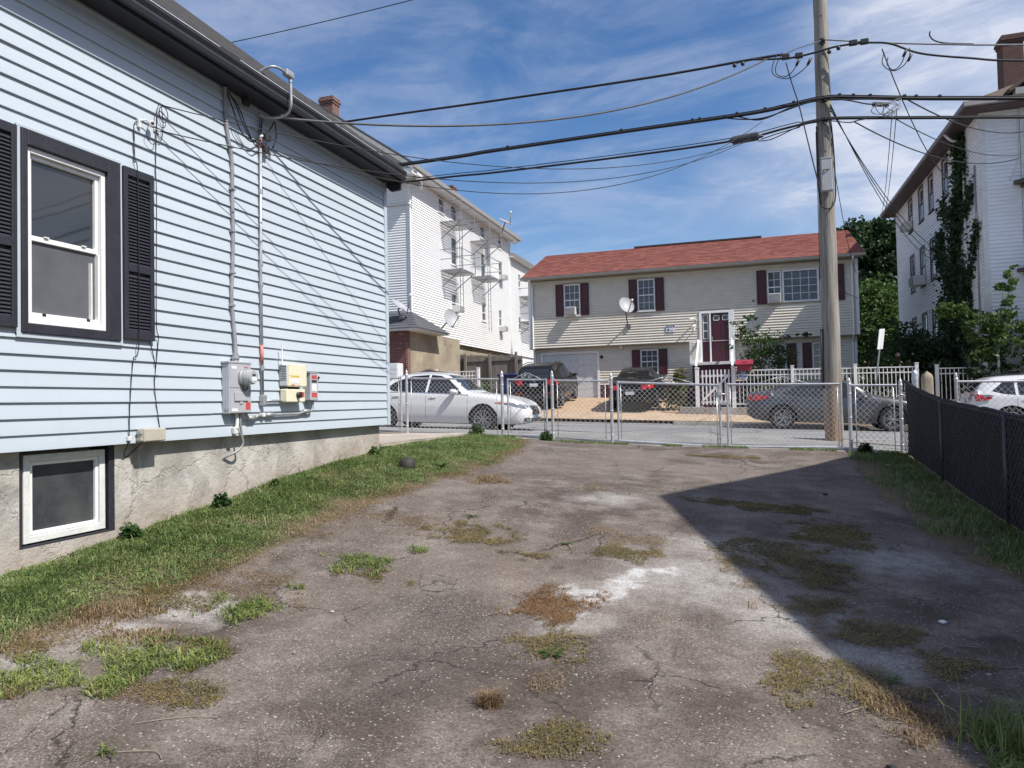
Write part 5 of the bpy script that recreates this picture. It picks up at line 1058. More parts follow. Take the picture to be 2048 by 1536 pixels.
# ------------------------------------------------------------------ brick material
def brick_mat(name, c1, c2, mort, w=.21, h=.072, paint=0.):
    m, N, L, P = nodes(name); b = NB(N, L); p = b.obj()
    s = b.sep(p); cmb = N.new('ShaderNodeCombineXYZ'); L.new(b.math('ADD', s[0], s[1]), cmb.inputs[0]); L.new(s[2], cmb.inputs[1])
    t = N.new('ShaderNodeTexBrick'); L.new(cmb.outputs[0], t.inputs['Vector']); t.inputs['Scale'].default_value = 1; t.inputs['Brick Width'].default_value = w; t.inputs['Row Height'].default_value = h; t.inputs['Mortar Size'].default_value = .008; t.inputs['Mortar Smooth'].default_value = .2
    t.inputs['Color1'].default_value = (*c1,1); t.inputs['Color2'].default_value = (*c2,1); t.inputs['Mortar'].default_value = (*mort,1)
    c = b.mix(b.math('MULTIPLY', b.ramp(b.noise(p, 3, 5, .65), .5, .75), .4), t.outputs['Color'], tuple(x*.5 for x in c1))
    if paint: c = b.mix(b.ramp(b.noise(b.mapping(p, (1.2,1.2,7)), 1.6, 5, .7), .64, .67, 0, paint), c, (.62,.60,.58))
    L.new(c, P.inputs['Base Color']); P.inputs['Roughness'].default_value = .9
    hgt = b.math('ADD', b.math('MULTIPLY', t.outputs['Fac'], -1.), b.math('MULTIPLY', b.noise(p, 40, 4), .3)); L.new(b.bump(hgt, .7, .012), P.inputs['Normal']); return m
BRICK = brick_mat('red_brick', (.18,.062,.044), (.13,.045,.034), (.30,.27,.24)); BRICK_DK = brick_mat('old_dark_brick', (.17,.055,.045), (.12,.04,.035), (.16,.13,.12), paint=.7); BRICK_BR = brick_mat('brown_chimney_brick', (.115,.05,.04), (.075,.035,.03), (.10,.085,.075))
def stucco_mat():
    m, N, L, P = nodes('tan_stucco'); b = NB(N, L); p = b.obj()
    c = b.mix(b.ramp(b.noise(p, 1.2, 6, .65), .35, .65), (.26,.215,.155), (.36,.305,.225))
    c = b.mix(b.math('MULTIPLY', b.ramp(b.noise(b.mapping(p, (1,1,.7)), 2.2, 7, .7, 1), .56, .66), .6), c, (.15,.12,.08))
    c = b.mix(b.math('MULTIPLY', b.ramp(b.noise(p, 3.1, 5, .7), .58, .7), .45), c, (.55,.52,.46))
    L.new(c, P.inputs['Base Color']); P.inputs['Roughness'].default_value = .93; L.new(b.bump(b.noise(p, 8, 6, .65), .5, .03), P.inputs['Normal']); return m
STUCCO = stucco_mat(); WHITE_SID = vinyl('white_vinyl_siding', (.76,.76,.755), .03); OFFWHITE_SID = vinyl('offwhite_clapboard', (.80,.81,.82), .04)
BROWNTRIM = M('brown_trim', (.085,.060,.060), .6, var=.15); GREYTRIM = M('grey_trim', (.30,.29,.28), .6, var=.1); IRON = M('painted_fire_escape', (.22,.22,.23), .55, .3, var=.15)
def chimney(name, x0, x1, y0, y1, z0, z1, mat, label, parent=None, corb=2):
    c = thing(name, ((x0+x1)/2,(y0+y1)/2,z0), label, 'chimney') if parent is None else None; p = c or parent
    MB().box(x0,x1,y0,y1,z0,z1).build('chimney_stack' if parent else 'stack', mat, p)
    q = MB()
    for k in range(corb): e = .035*(k+1); q.box(x0-e,x1+e,y0-e,y1+e,z1-.30+.11*k,z1-.195+.11*k)
    q.box(x0-.03,x1+.03,y0-.03,y1+.03,z1-.08,z1+.02); q.build('chimney_corbel', mat, p)
    return c
# ------------------------------------------------------------------ white tenement on the left across the street
def white_tenement():
    H = thing('white_tenement', (-17.4,34,1.6), 'tall white-sided apartment house with fire escapes behind the blue house', 'apartment house')
    X, Y0, Y1, ZB, ZE = -13.0, 27.1, 40.35, 4.52, 11.22; XW = -21.8; xr, zr = -17.4, 14.75
    c = MB(); c.box(XW, X-.06, Y0+.06, Y1-.05, ZB-.01, ZE); c.prism([(XW,Y0+.06,ZE),(X-.06,Y0+.06,ZE),(xr,Y0+.06,zr-.1)], (0,Y1-Y0-.12,0)); c.build('wall', WHITE_SID, H)
    MB().box(XW+.1, X-.14, Y0+.1, Y1-.1, .9, ZB-.01).build('foundation', STUCCO, H)
    T = fx(X); wl = [(30.0,30.7,10.38,11.06),(31.45,32.2,10.35,11.1),(35.4,36.15,10.35,11.0),(38.3,38.95,10.35,10.9),(31.4,32.1,8.23,9.55),(35.45,36.1,8.3,9.55),(38.3,38.95,8.6,9.6),(31.35,32.05,5.98,6.88),(35.45,36.1,5.98,6.88),(38.2,38.75,5.95,6.9)]
    siding(T, Y0+.08, Y1-.06, ZB, ZE, .105, .034, WHITE_SID, H, wl, 'side_siding')
    siding(fy(Y0), XW, X-.1, ZB, ZE+.2, .105, .034, WHITE_SID, H, (), 'front_siding')
    MB().box(X-.10,X+.03,Y0-.03,Y0+.08,ZB-.02,ZE).build('corner_board', WHITE, H); MB().box(X-.09,X+.03,Y1-.07,Y1+.03,ZB-.02,ZE-.3).build('corner_board', WHITE, H)
    for w in wl: win(H, T, *w, WHITE, GLASS_FAR, .055, 1, 1)
    # eaves along the side, gable rake with deep soffit toward the street
    ov = .55
    MB().box(X-.02,X+ov,Y0-.85,Y1+.4,ZE-.04,ZE-.01).build('soffit', WHITE, H); g = MB(); g.prism([(X+ov,Y0-.9,ZE-.06),(X+ov+.12,Y0-.9,ZE-.04),(X+ov+.14,Y0-.9,ZE+.12),(X+ov,Y0-.9,ZE+.12)], (0,Y1-Y0+1.35,0)); g.build('gutter', GREYTRIM, H)
    r = MB(); ex, ez = X+ov+.10, ZE+.06
    for s in (1,-1):
        a = xr+(ex-xr)*s; r.prism([(a,Y0-.9,ez),(xr,Y0-.9,zr),(xr,Y0-.9,zr+.08),(a,Y0-.9,ez+.08)], (0,Y1-Y0+1.3,0))
    r.build('roof', GREY_SH, H)
    sl = (zr-ez)/(ex-xr); k = MB()
    rk = M('shaded_white_rake', (.38,.38,.37), .7, var=.1)  # white mouldings; the overhang's shade is put into this grey
    for j, (d0, d1, y0, y1) in enumerate(((.03,.20,Y0-.92,Y0-.86),(.22,.30,Y0-.86,Y0-.55),(.31,.52,Y0-.55,Y0-.10),(.50,.80,Y0-.10,Y0-.03))):
        k.prism([(ex,y0,ez-d0),(xr,y0,zr-d0),(xr,y0,zr-d1),(ex-.05,y0,ez-d1)], (0,y1-y0,0))
    k.build('rake_mouldings', rk, H)
    rt = MB(); rt.box(X-.55,X+ov+.05,Y0-.88,Y0+.02,ZE-.30,ZE-.06); rt.build('cornice_return', WHITE, H, bevel=.02)
    MB().tube(spline([(X+.10,Y0-.05,ZE-.1),(X+.06,Y0-.06,ZE-.6),(X+.05,Y0-.06,ZE-1.2),(X+.05,Y0-.06,ZB-.1)],4), .045, 8).build('downspout', WHITE, H, True)
    MB().tube(spline([(XW+5,Y0-.06,10.02),(X-.6,Y0-.07,9.98),(X+.03,Y0-.08,9.96),(X+.06,Y0-.06,9.8)],5), .04, 8).build('pipe', WHITE_OLD, H, True)
    MB().tube(spline([(X+ov+.06,Y1+.3,ZE-.02),(X+.3,Y1+.1,ZE-.25),(X+.06,Y1,ZE-.45),(X+.06,Y1,ZB-.1)],5), .045, 8).build('downspout', WHITE, H, True)
    # back extension
    MB().box(XW+1, X-.06, Y1, Y1+8, 1, 10.2).build('rear_wing', WHITE_SID, H); w2 = [(42.0,42.5,8.68,9.55),(41.9,42.4,6.08,6.9)]
    siding(T, Y1+.06, Y1+8, ZB, 10.25, .105, .034, WHITE_SID, H, w2, 'wing_siding')
    for w in w2: win(H, T, *w, WHITE, GLASS_FAR, .05)
    e = MB(); e.box(X-.1,X+.35,Y1-.1,Y1+8.3,10.22,10.26); e.build('wing_soffit', WHITE, H); MB().prism([(X+.4,Y1-.1,10.22),(X+.45,Y1-.1,10.38),(X-2.6,Y1-.1,11.1),(X-2.6,Y1-.1,11.0)], (0,8.4,0)).build('wing_roof', GREYTRIM, H)
    chimney('x', -17.92,-17.28,28.3,28.85,14.1,15.62,BRICK,'',H); chimney('x', -14.9,-14.4,35.3,35.8,12.6,13.2,BRICK,'',H,1)
    # fire escapes are bolted things
    def escape(label, ya, yb, floors, zlad):
        f = thing('fire_escape', (X+.5,(ya+yb)/2,floors[-1]), label, 'fire escape', 'fire escapes'); d = 1.05
        for z in floors:
            p = MB()
            for k in range(10): dd = .05+(d-.1)*k/9; p.box(X+dd-.013,X+dd+.013,ya,yb,z-.02,z+.02)
            for k in range(3): y = ya+(yb-ya)*k/2; p.box(X,X+d,y-.02,y+.02,z-.045,z-.021)
            p.build('platform', IRON, f)
            b = MB()
            for y in (ya+.1,yb-.1): b.tube([(X+.02,y,z-.75),(X+d*.92,y,z-.04)], .022, 6)
            b.build('brackets', IRON, f)
            g = MB()
            for zz in (.48,.92): g.tube([(X,ya,z+zz),(X+d,ya,z+zz),(X+d,yb,z+zz),(X,yb,z+zz)], .016, 6)
            for y in (ya,yb): g.tube([(X+d,y,z),(X+d,y,z+1.0)], .02, 6)
            g.build('guard_rail', IRON, f)
        l = MB(); yl = yb-.35
        for s in (0,.36): l.tube([(X+.42,yl+s,zlad),(X+.42,yl+s,floors[0]+.9)], .016, 6)
        z = zlad+.15
        while z < floors[0]+.8: l.tube([(X+.42,yl,z),(X+.42,yl+.36,z)], .010, 5); z += .3
        l.build('ladder', IRON, f)
    escape('nearer fire escape with two platforms on the white apartment house', 30.2, 31.9, (9.95,7.75), 6.1)
    escape('middle fire escape carrying the upper satellite dish on the white apartment house', 34.0, 35.8, (9.85,8.05), 5.4)
    escape('far fire escape on the rear wing of the white apartment house', 42.2, 44.2, (8.15,6.6), 5.3)
    ac_unit(0, T, 31.42,32.0,5.98,6.28,.42, 'window air conditioner low on the white apartment house above the wall dish')
    ac_unit(0, T, 38.25,38.72,5.66,5.94,.40, 'window air conditioner on the lowest far window of the white apartment house')
    ac_unit(0, T, 38.33,38.9,8.60,8.86,.40, 'window air conditioner on the upper far window of the white apartment house')
    dish((X+.75,29.45,5.40), (.85,-.5,.30), .42, (X+.1,29.2,4.62), 'round grey satellite dish low on the white apartment house side')
    dish((X+1.2,36.1,11.15), (.5,-.2,.95), .40, (X+1.02,35.85,10.35), 'satellite dish standing on the fire escape near the white eaves')
white_tenement()
def tenement_front():
    # brick porch bay with slate roof
    B = thing('brick_entry_bay', (-13,25.5,1.3), 'brick and stucco entry bay with grey hipped roof below the white apartment house', 'entry bay')
    MB().box(-16.5,-11.95,24.5,24.74,1.0,4.52).build('brick_front', BRICK_DK, B); MB().box(-16.4,-11.97,24.74,29.8,1.0,4.48).build('stucco_wall', STUCCO, B)
    MB().box(-12.02,-11.93,24.49,24.73,1.0,4.0).build('brick_quoin', BRICK, B)
    r = MB(); e = [(-16.8,24.15,4.50),(-11.35,24.15,4.50),(-11.35,27.3,4.50),(-16.8,27.3,4.50)]; t = [(-15.2,25.6,5.3),(-12.3,25.6,5.3)]
    r.add(e+t, [(0,1,5,4),(1,2,5),(2,3,4,5),(3,0,4),(3,2,1,0)]); ro = r.build('hip_roof', GREY_SH, B)
    sh = MB()
    for k in range(7):
        t0, t1 = k/7, (k+1)/7; f = lambda q, s: Vector(q).lerp(Vector(s), 1)
        A0 = Vector(t[0]).lerp(Vector(e[0]), t0); B0 = Vector(t[1]).lerp(Vector(e[1]), t0); A1 = Vector(t[0]).lerp(Vector(e[0]), t1); B1 = Vector(t[1]).lerp(Vector(e[1]), t1); C0 = Vector(t[1]).lerp(Vector(e[2]), t0); C1 = Vector(t[1]).lerp(Vector(e[2]), t1); up = Vector((0,0,.03)); u0 = Vector((0,0,.006))
        sh.add([A0+u0,B0+u0,B1+up,A1+up,A1-u0,B1-u0], [(0,1,2,3),(3,2,5,4)]); sh.add([B0+u0,C0+u0,C1+up,B1+up,B1-u0,C1-u0], [(0,1,2,3),(3,2,5,4)])
    o = sh.build('shingle_rows', GREY_SH, ro); o['kind'] = 'stuff'
    MB().box(-16.75,-11.40,24.18,27.2,4.44,4.50).build('fascia', WHITE_OLD, B)
    dish((-12.35,24.75,5.35), (.62,-.10,.75), .42, (-12.2,24.6,5.0), 'dark satellite dish tilted on the grey hipped roof of the brick bay')
    w = thing('arched_headstone', (-11.3,24.6,1.3), 'small arched brick panel framed in tan stone before the stucco wall', 'panel'); a = [(-.42,0,0),(.42,0,0),(.42,0,1.5)]+[(.42*math.cos(k/8*3.1416),0,1.5+.18*math.sin(k/8*3.1416)) for k in range(1,8)]+[(-.42,0,1.5)]
    MB().prism([(-11.0+p[0]*.8,24.3,1.3+p[2]) for p in a], (0,.2,0)).build('surround', STUCCO, w); MB().prism([(-11.0+p[0]*.55,24.28,1.3+p[2]*.97) for p in a], (0,.02,0)).build('brick_infill', BRICK_DK, w)
    # cluster mailbox
    m = thing('cluster_mailbox', (-12.3,24.2,1.4), 'white bank of mailboxes beside the brick bay above the white sedan roof', 'mailbox'); MB().box(-13.0,-12.05,23.9,24.35,2.2,3.20).build('cabinet', M('mailbox_white', (.66,.67,.68), .45, var=.06), m, bevel=.015)
    for i in range(3):
        for k in range(5): MB().box(-12.97+.30*i,-12.69+.30*i,23.885,23.9,2.26+.18*k,2.42+.18*k).build('box_door', MATS['mailbox_white'], m, bevel=.004)
    MB().box(-12.6,-12.45,24.05,24.2,1.0,2.2).build('pedestal', MATS['mailbox_white'], m)
    # stockade fence
    F = thing('stockade_fence', (-10.8,30,1.6), 'weathered grey stockade fence between the white apartment house and the beige house', 'fence')
    W = M('grey_weathered_wood', (.19,.165,.145), .9, var=.35, scale=3, stretch=(6,6,.4), bump=.4, bscale=12); x = -12.95; 
    while x < -9.15:
        w = random.uniform(.085,.105); zt = 3.92+(x+12.95)*-.06+random.uniform(-.035,.03); b = MB(); b.prism([(x,29.98,1.3),(x+w-.006,29.98,1.3),(x+w-.006,29.98,zt-.06),(x+w/2,29.98,zt),(x,29.98,zt-.06)], (0,.02,0)); b.build('picket', W, F); x += w
    for z in (3.55,2.3): MB().box(-12.95,-9.15,29.93,29.978,z-.045,z+.045).build('rail', W, F)
    for x in (-12.9,-11.75,-10.6,-9.4): MB().box(x-.05,x+.05,29.84,29.93,1.3,3.85).build('post', W, F)
    MB().tube([(-12.72,29.7,1.5),(-12.7,29.7,4.5)], .03, 8).build('pipe_post', GALV, F, True)
tenement_front()

# ------------------------------------------------------------------ white three-decker on the right
def right_house():
    H = thing('white_three_decker', (12,33,1.3), 'white clapboard three-decker with brown trim and climbing vine at the right', 'apartment house')
    X, Y0, Y1, ZB, ZE = 7.3, 26.2, 39.6, 1.8, 10.52; XE = 16.5
    c = MB(); c.box(X+.06, XE, Y0+.06, Y1, ZB, ZE); c.build('wall', OFFWHITE_SID, H); MB().box(X+.1, XE, Y0+.1, Y1-.1, .2, ZB).build('foundation', STUCCO, H)
    T = fxm(X); wl = [(y0,y1,z0,z1) for (y0,y1) in ((28.2,29.05),(29.95,30.85),(32.15,33.0),(33.8,34.75),(35.85,36.75)) for (z0,z1) in ((8.95,10.42),)] + [(y0,y1,z0,z1) for (y0,y1) in ((32.1,33.05),(33.85,34.8),(35.8,36.75)) for (z0,z1) in ((6.2,7.85),(3.5,5.1))]
    siding(T, Y0+.1, Y1, ZB, ZE, .122, .034, OFFWHITE_SID, H, wl, 'side_siding')
    for w in wl: 
        W = win(H, T, *w, BROWNTRIM, GLASS_FAR, .11, 1, 1, proud=.03, sill=True)
        q = MB(); a, b_, z0, z1 = w
        for r in ((a+.115,a+.155,z0+.115,z1-.115),(b_-.155,b_-.115,z0+.115,z1-.115),(a+.155,b_-.155,z1-.155,z1-.115),(a+.155,b_-.155,z0+.115,z0+.155)): q.tb(T, r[0],r[1],-.03,-.005,r[2],r[3])
        q.build('sash', WHITE, W)
    MB().box(X-.03,X+.12,Y0-.03,Y0+.12,ZB,ZE).build('corner_board', WHITE_OLD, H)
    # front with shallow bay
    fw = [(8.62,9.5,9.0,10.45),(8.62,9.5,6.15,7.75),(8.62,9.5,3.4,5.05)]
    siding(fy(Y0), X+.12, 8.35, ZB, ZE, .122, .034, OFFWHITE_SID, H, (), 'front_siding')
    MB().box(8.36,8.46,Y0-.06,Y0+.08,ZB,ZE).build('bay_corner', WHITE_OLD, H)
    bay = MB(); bay.prism([(8.4,Y0+.06,ZB),(8.75,Y0-.55,ZB),(11.5,Y0-.55,ZB),(11.9,Y0+.06,ZB)], (0,0,ZE-ZB)); bay.build('bay', OFFWHITE_SID, H)
    siding(fy(Y0-.55), 8.76, 11.5, ZB, ZE, .122, .016, OFFWHITE_SID, H, [(8.8,9.7,a,b_) for _,_,a,b_ in fw], 'bay_siding')
    for _,_,z0,z1 in fw: win(H, fy(Y0-.55), 8.8, 9.7, z0, z1, BROWNTRIM, GLASS_FAR, .12, proud=.04)
    for z in (8.12,5.38):
        s = MB(); s.prism([(8.12,Y0-.05,z-.02),(8.6,Y0-.85,z-.02),(11.9,Y0-.85,z-.02),(12,Y0-.05,z-.02)], (0,0,.13)); s.prism([(8.3,Y0-.05,z-.14),(8.7,Y0-.70,z-.14),(11.8,Y0-.70,z-.14),(11.9,Y0-.05,z-.14)], (0,0,.12)); s.build('belt_cornice', BROWNTRIM, H, bevel=.02)
        p = MB(); p.prism([(8.38,Y0-.02,z-.55),(8.73,Y0-.585,z-.55),(11.5,Y0-.585,z-.55),(11.9,Y0,z-.55)], (0,0,.41)); p.build('belt_panel', M('dark_slate_panel', (.10,.095,.105), .7), H)
    # roof: hip with wide brown eaves
    ov = .52; e = [(X-ov,Y0-ov-.1,ZE+.02),(XE+ov,Y0-ov-.1,ZE+.02),(XE+ov,Y1+ov,ZE+.02),(X-ov,Y1+ov,ZE+.02)]; t = [((X+XE)/2,Y0+4.3,ZE+3.0),((X+XE)/2,Y1-4.3,ZE+3.0)]
    r = MB(); up = Vector((0,0,.14)); E2 = [tuple(Vector(q)+up) for q in e]; r.add(E2+[t[0],t[1]], [(0,1,4),(1,2,5,4),(2,3,5),(3,0,4,5)]); ro = r.build('roof', BROWN_SH, H)
    MB().box(e[0][0],e[1][0],e[0][1],e[2][1],ZE-.03,ZE+.02).build('soffit', BROWNTRIM, H)
    g = MB(); g.box(X-ov-.10,X-ov+.02,Y0-ov-.15,Y1+ov,ZE+.0,ZE+.16); g.build('gutter', M('brown_grey_gutter', (.17,.145,.135), .55, var=.15), H, bevel=.015); MB().box(X-ov-.10,XE+ov,Y0-ov-.22,Y0-ov-.09,ZE+.005,ZE+.165).build('front_gutter', GREYTRIM, H, bevel=.015)
    d = MB(); d.prism([(8.3,Y0-.75,ZE+.17),(12.0,Y0-.75,ZE+.17),(10.15,Y0-.75,ZE+1.65)], (0,3.2,0)); d.build('front_gable', OFFWHITE_SID, H); k = MB(); k.box(8.0,12.3,Y0-.95,Y0-.70,ZE+.10,ZE+.30); k.build('gable_cornice', GREYTRIM, H)
    rr = MB()
    for s in (1,-1): rr.prism([(10.15-2.25*s,Y0-.95,ZE+.22),(10.15,Y0-.95,ZE+1.95),(10.15,Y0-.95,ZE+2.05),(10.15-2.35*s,Y0-.95,ZE+.28)], (0,3.6,0))
    rr.build('gable_roof', BROWN_SH, H)
    chimney('x', 9.68,10.36,31.7,32.4,12.6,15.2,BRICK_BR,'',H,2)
    MB().tube(spline([(X-ov-.04,28.05,ZE+.02),(X-.35,28.0,ZE-.25),(X-.08,27.95,ZE-.35),(X-.06,27.9,ZE-.9),(X-.06,27.9,ZB)],5), .045, 8).build('downspout', WHITE_OLD, H, True); MB().tube([(X-.05,26.75,9.0),(X-.05,26.75,2.2)], .028, 8).build('conduit', GREYCABLE, H, True)
    MB().tube(spline([(8.28,Y0-.04,10.3),(8.30,Y0-.04,9.2),(8.22,Y0-.05,8.7),(8.02,Y0-.05,8.25)],6), .012, 6).build('cable', WHITE_OLD, H, True)
    ac_unit(0, T, 33.9,34.7,6.22,6.62,.5, 'window air conditioner on the middle storey of the right white house'); ac_unit(0, T, 35.95,36.65,9.0,9.35,.4, 'window air conditioner on the top storey of the right white house')
right_house()

# ------------------------------------------------------------------ the neighbour's house at the right whose gable throws the shadow on the drive
DARK_SID = vinyl('slate_siding', (.13,.135,.15))
def neighbour_house():
    H = thing('neighbour_house', (11,6.6,.2), 'neighbour house outside the view at right, its gable shading the drive', 'house')
    xg, yc, zp = 6.3, 6.55, 9.58; w = 5.85; sl = .585; ze = zp - w*sl
    c = MB(); c.box(xg+.3, 17, yc-w+.4, yc+w-.4, -.6, ze+.2); c.prism([(xg+.3,yc-w+.4,ze+.2),(xg+.3,yc+w-.4,ze+.2),(xg+.3,yc,zp-.15)], (10.7,0,0)); c.build('wall', DARK_SID, H)
    siding(fxm(xg+.3), yc-w+.42, yc+w-.42, .4, ze, .12, .018, DARK_SID, H, [(4.6,5.5,4.2,5.7),(8,8.9,4.2,5.7),(4.6,5.5,1.4,2.9),(8,8.9,1.4,2.9)], 'side_siding')
    for y in (4.6,8): 
        for z in (4.2,1.4): win(H, fxm(xg+.3), y, y+.9, z, z+1.5, WHITE, GLASS_FAR, .07)
    r = MB()
    for s in (1,-1): r.prism([(xg,yc+w*s,ze),(xg,yc,zp),(xg,yc,zp+.1),(xg,yc+(w+.05)*s,ze+.08)], (11,0,0))
    r.build('roof', GREY_SH, H)
neighbour_house()
# ------------------------------------------------------------------ cars
def car_paint(name, col, metal=.0, rough=.28):
    m, N, L, P = nodes(name); b = NB(N, L); p = b.obj()
    d = b.math('MULTIPLY', b.ramp(b.noise(p, 2.5, 5, .65), .45, .75), .12); L.new(b.mix(d, col, tuple(x*.8+.03 for x in col)), P.inputs['Base Color'])
    P.inputs['Metallic'].default_value = metal; P.inputs['Roughness'].default_value = rough; P.inputs['Coat Weight'].default_value = .8 if max(col) > .05 else .25; P.inputs['Coat Roughness'].default_value = .05
    P.inputs['Specular IOR Level'].default_value = .5 if max(col) > .05 else .2
    return m
CARGLASS = glass_mat('car_glass', (.012,.014,.016), .04); TYRE = M('tyre_rubber', (.018,.018,.018), .8, var=.3, scale=12); RIM = M('alloy_rim', (.40,.40,.42), .35, .7, var=.1); WELL = M('wheel_well', (.008,.008,.008), .9)
LAMP_R = M('tail_lamp_red', (.42,.015,.015), .12, var=.1, coat=1.); LAMP_W = M('head_lamp_clear', (.22,.23,.25), .08, .3, var=.2, coat=1.); LAMP_O = M('marker_orange', (.62,.16,.03), .15, coat=1.)
CHROME = M('chrome_trim', (.7,.7,.72), .12, 1., var=.05); GRILLE = M('dark_grille', (.015,.016,.018), .35); PLATE = M('number_plate', (.60,.63,.68), .4, var=.06); PLATE_B = M('plate_blue', (.10,.22,.36), .4)
def pch(xs, ys, x):
    i = int(np.clip(np.searchsorted(xs, x)-1, 0, len(xs)-2)); h = xs[i+1]-xs[i]; t = min(max((x-xs[i])/h, 0), 1)
    def m(k):
        if k == 0: return (ys[1]-ys[0])/(xs[1]-xs[0])
        if k == len(xs)-1: return (ys[-1]-ys[-2])/(xs[-1]-xs[-2])
        a = (ys[k]-ys[k-1])/(xs[k]-xs[k-1]); b = (ys[k+1]-ys[k])/(xs[k+1]-xs[k]); return 0 if a*b <= 0 else 2*a*b/(a+b)
    return (2*t**3-3*t*t+1)*ys[i]+(t**3-2*t*t+t)*h*m(i)+(-2*t**3+3*t*t)*ys[i+1]+(t**3-t*t)*h*m(i+1)
class Car:
    """local frame: +x forward from the rear bumper (x=0) to the nose (x=L), y left, z up from the road"""
    def __init__(s, L, W, top, belt, bot, plan, roofw, wheels, wr):
        s.L, s.W = L, W; s.top, s.belt, s.bot, s.plan, s.roofw = top, belt, bot, plan, roofw; s.wheels, s.wr = wheels, wr
    def zt(s, x): return pch(*s.top, x)
    def zl(s, x): return min(pch(*s.belt, x), s.zt(x)-.03)
    def zb(s, x): return pch(*s.bot, x)
    def hw(s, x): return s.W/2*pch(*s.plan, x)
    def sect(s, x):
        zt, zl, zb, w = s.zt(x), s.zl(x), s.zb(x), s.hw(x); wr = min(pch(*s.roofw, x)*s.W/2, w*.965)
        h = zt-zl
        pts = [(0,zb),(w*.72,zb),(w*.90,zb+.025),(w*.955,zb+.09)]
        for t, k in ((.25,.985),(.45,.998),(.58,1.0),(.66,.992),(.80,.985),(.92,.975),(1.,.958)): pts.append((w*k, zb+.09+(zl-zb-.09)*t))
        w1 = w*.958
        if h > .25:
            for t in (.12,.35,.6,.8): pts.append((w1-.012-(w1-.012-wr)*t**1.08, zl+.006+(h-.07)*t))
            pts += [(wr-.008, zl+h-.065),(wr*.965,zl+h-.028),(wr*.86,zl+h-.010),(wr*.5,zt-.002),(0,zt)]
        else:
            f = np.linspace(0,1,5)[1:]
            q = [(w1*.975, zl+h*.30),(w1*.945, zl+h*.55),(w1*.88, zl+h*.74),(w1*.78, zl+h*.86),(w1*.68,zl+h*.92),(w1*.55,zl+h*.96),(w1*.40,zl+h*.985),(w1*.22,zt-.001),(0,zt)]
            pts += q
        return pts
    def y_at(s, x, z):
        p = s.sect(x)[3:16]; zs = [q[1] for q in p]; ys = [q[0] for q in p]
        return float(np.interp(z, zs, ys))
    def z_at(s, x, y):
        p = s.sect(x)[10:][::-1]; return float(np.interp(abs(y), [q[0] for q in p], [q[1] for q in p]))
    def body(s, t, mat, n=72):
        k = len(s.sect(s.L/2)); xs = s.L*(.5-.5*np.cos(np.linspace(0,math.pi,n+1)))*.35 + s.L*np.linspace(0,1,n+1)*.65; mb = MB()
        for x in xs:
            p = s.sect(x); ring = [(x,y,z) for y, z in p] + [(x,-y,z) for y, z in p[-2:0:-1]]
            mb.v += ring
        r = 2*k-2
        for i in range(n):
            for j in range(r): mb.f.append((i*r+j, i*r+(j+1) % r, (i+1)*r+(j+1) % r, (i+1)*r+j)); mb.m.append(0)
        mb.f.append(tuple(range(r))[::-1]); mb.f.append(tuple(n*r+j for j in range(r))); mb.m += [0,0]
        o = mb.build('body', [mat, WELL], t, True)
        cut = MB()
        for wx in s.wheels:
            for sd in (1,-1): cut.lathe([(s.wr+.055,-.17),(s.wr+.055,.17)], (wx, sd*(s.W/2-.06), s.wr), (0,1,0), 36)
        co = cut.build('cutter', [WELL, WELL], t); 
        for p in co.data.polygons: p.material_index = 1
        bo = o.modifiers.new('b', 'BOOLEAN'); bo.operation = 'DIFFERENCE'; bo.object = co; bo.solver = 'EXACT'
        dg = bpy.context.evaluated_depsgraph_get(); me = bpy.data.meshes.new_from_object(o.evaluated_get(dg)); o.modifiers.clear(); o.data = me
        bpy.data.objects.remove(co)
        try: me.set_sharp_from_angle(angle=R(38))
        except Exception: pass
        return o
    def side(s, name, t, mat, lo, hi, off=.004, n=24, m=6, sides=(1,-1)):
        """panel on the flank between the curves lo(x) and hi(x), each a (xs, zs) list"""
        out = []
        for sd in sides:
            x0, x1 = lo[0][0], lo[0][-1]; mb = MB()
            def f(u, v):
                x = x0+(x1-x0)*u; a = interp(lo[0],lo[1],x); b = interp(hi[0],hi[1],x); z = a+(b-a)*v
                return (x, sd*(s.y_at(x,z)+off), z)
            mb.grid(f, n, m); out.append(mb.build(name, mat, t, True))
        return out
    def screen(s, name, t, mat, x0, x1, y0, y1, off=.005, n=12):
        """windscreen over the top surface; half width runs from y0 at x0 to y1 at x1"""
        mb = MB()
        def f(u, v):
            x = x0+(x1-x0)*u; hwid = y0+(y1-y0)*u; y = hwid*(2*v-1); bow = -.05*(1-(2*v-1)**2)*(1-u)*(1 if x1 < x0 else -1)
            return (x, y, s.z_at(x, y)+off)
        mb.grid(f, n, 14); return mb.build(name, mat, t, True)
    def end(s, name, t, mat, y0, y1, z0, z1, front=True, off=.006, n=6, skew=0.):
        """panel on the nose or tail, found by walking inwards until the body is wide enough"""
        mb = MB()
        def fx_(y, z):
            lo, hi = (s.L*.5, s.L) if front else (0., s.L*.5)
            for _ in range(26):
                md = (lo+hi)/2; inside = (abs(y) <= s.y_at(md,z) if z < s.zl(md) else (z < s.z_at(md,y))) and z < s.zt(md)
                if front: lo, hi = (md, hi) if inside else (lo, md)
                else: lo, hi = (lo, md) if inside else (md, hi)
            return (lo if front else hi) + (off if front else -off)
        mb.grid(lambda u, v: (fx_(y0+(y1-y0)*u, z0+(z1-z0)*v+skew*u), y0+(y1-y0)*u, z0+(z1-z0)*v+skew*u), n, 4); return mb.build(name, mat, t, True)
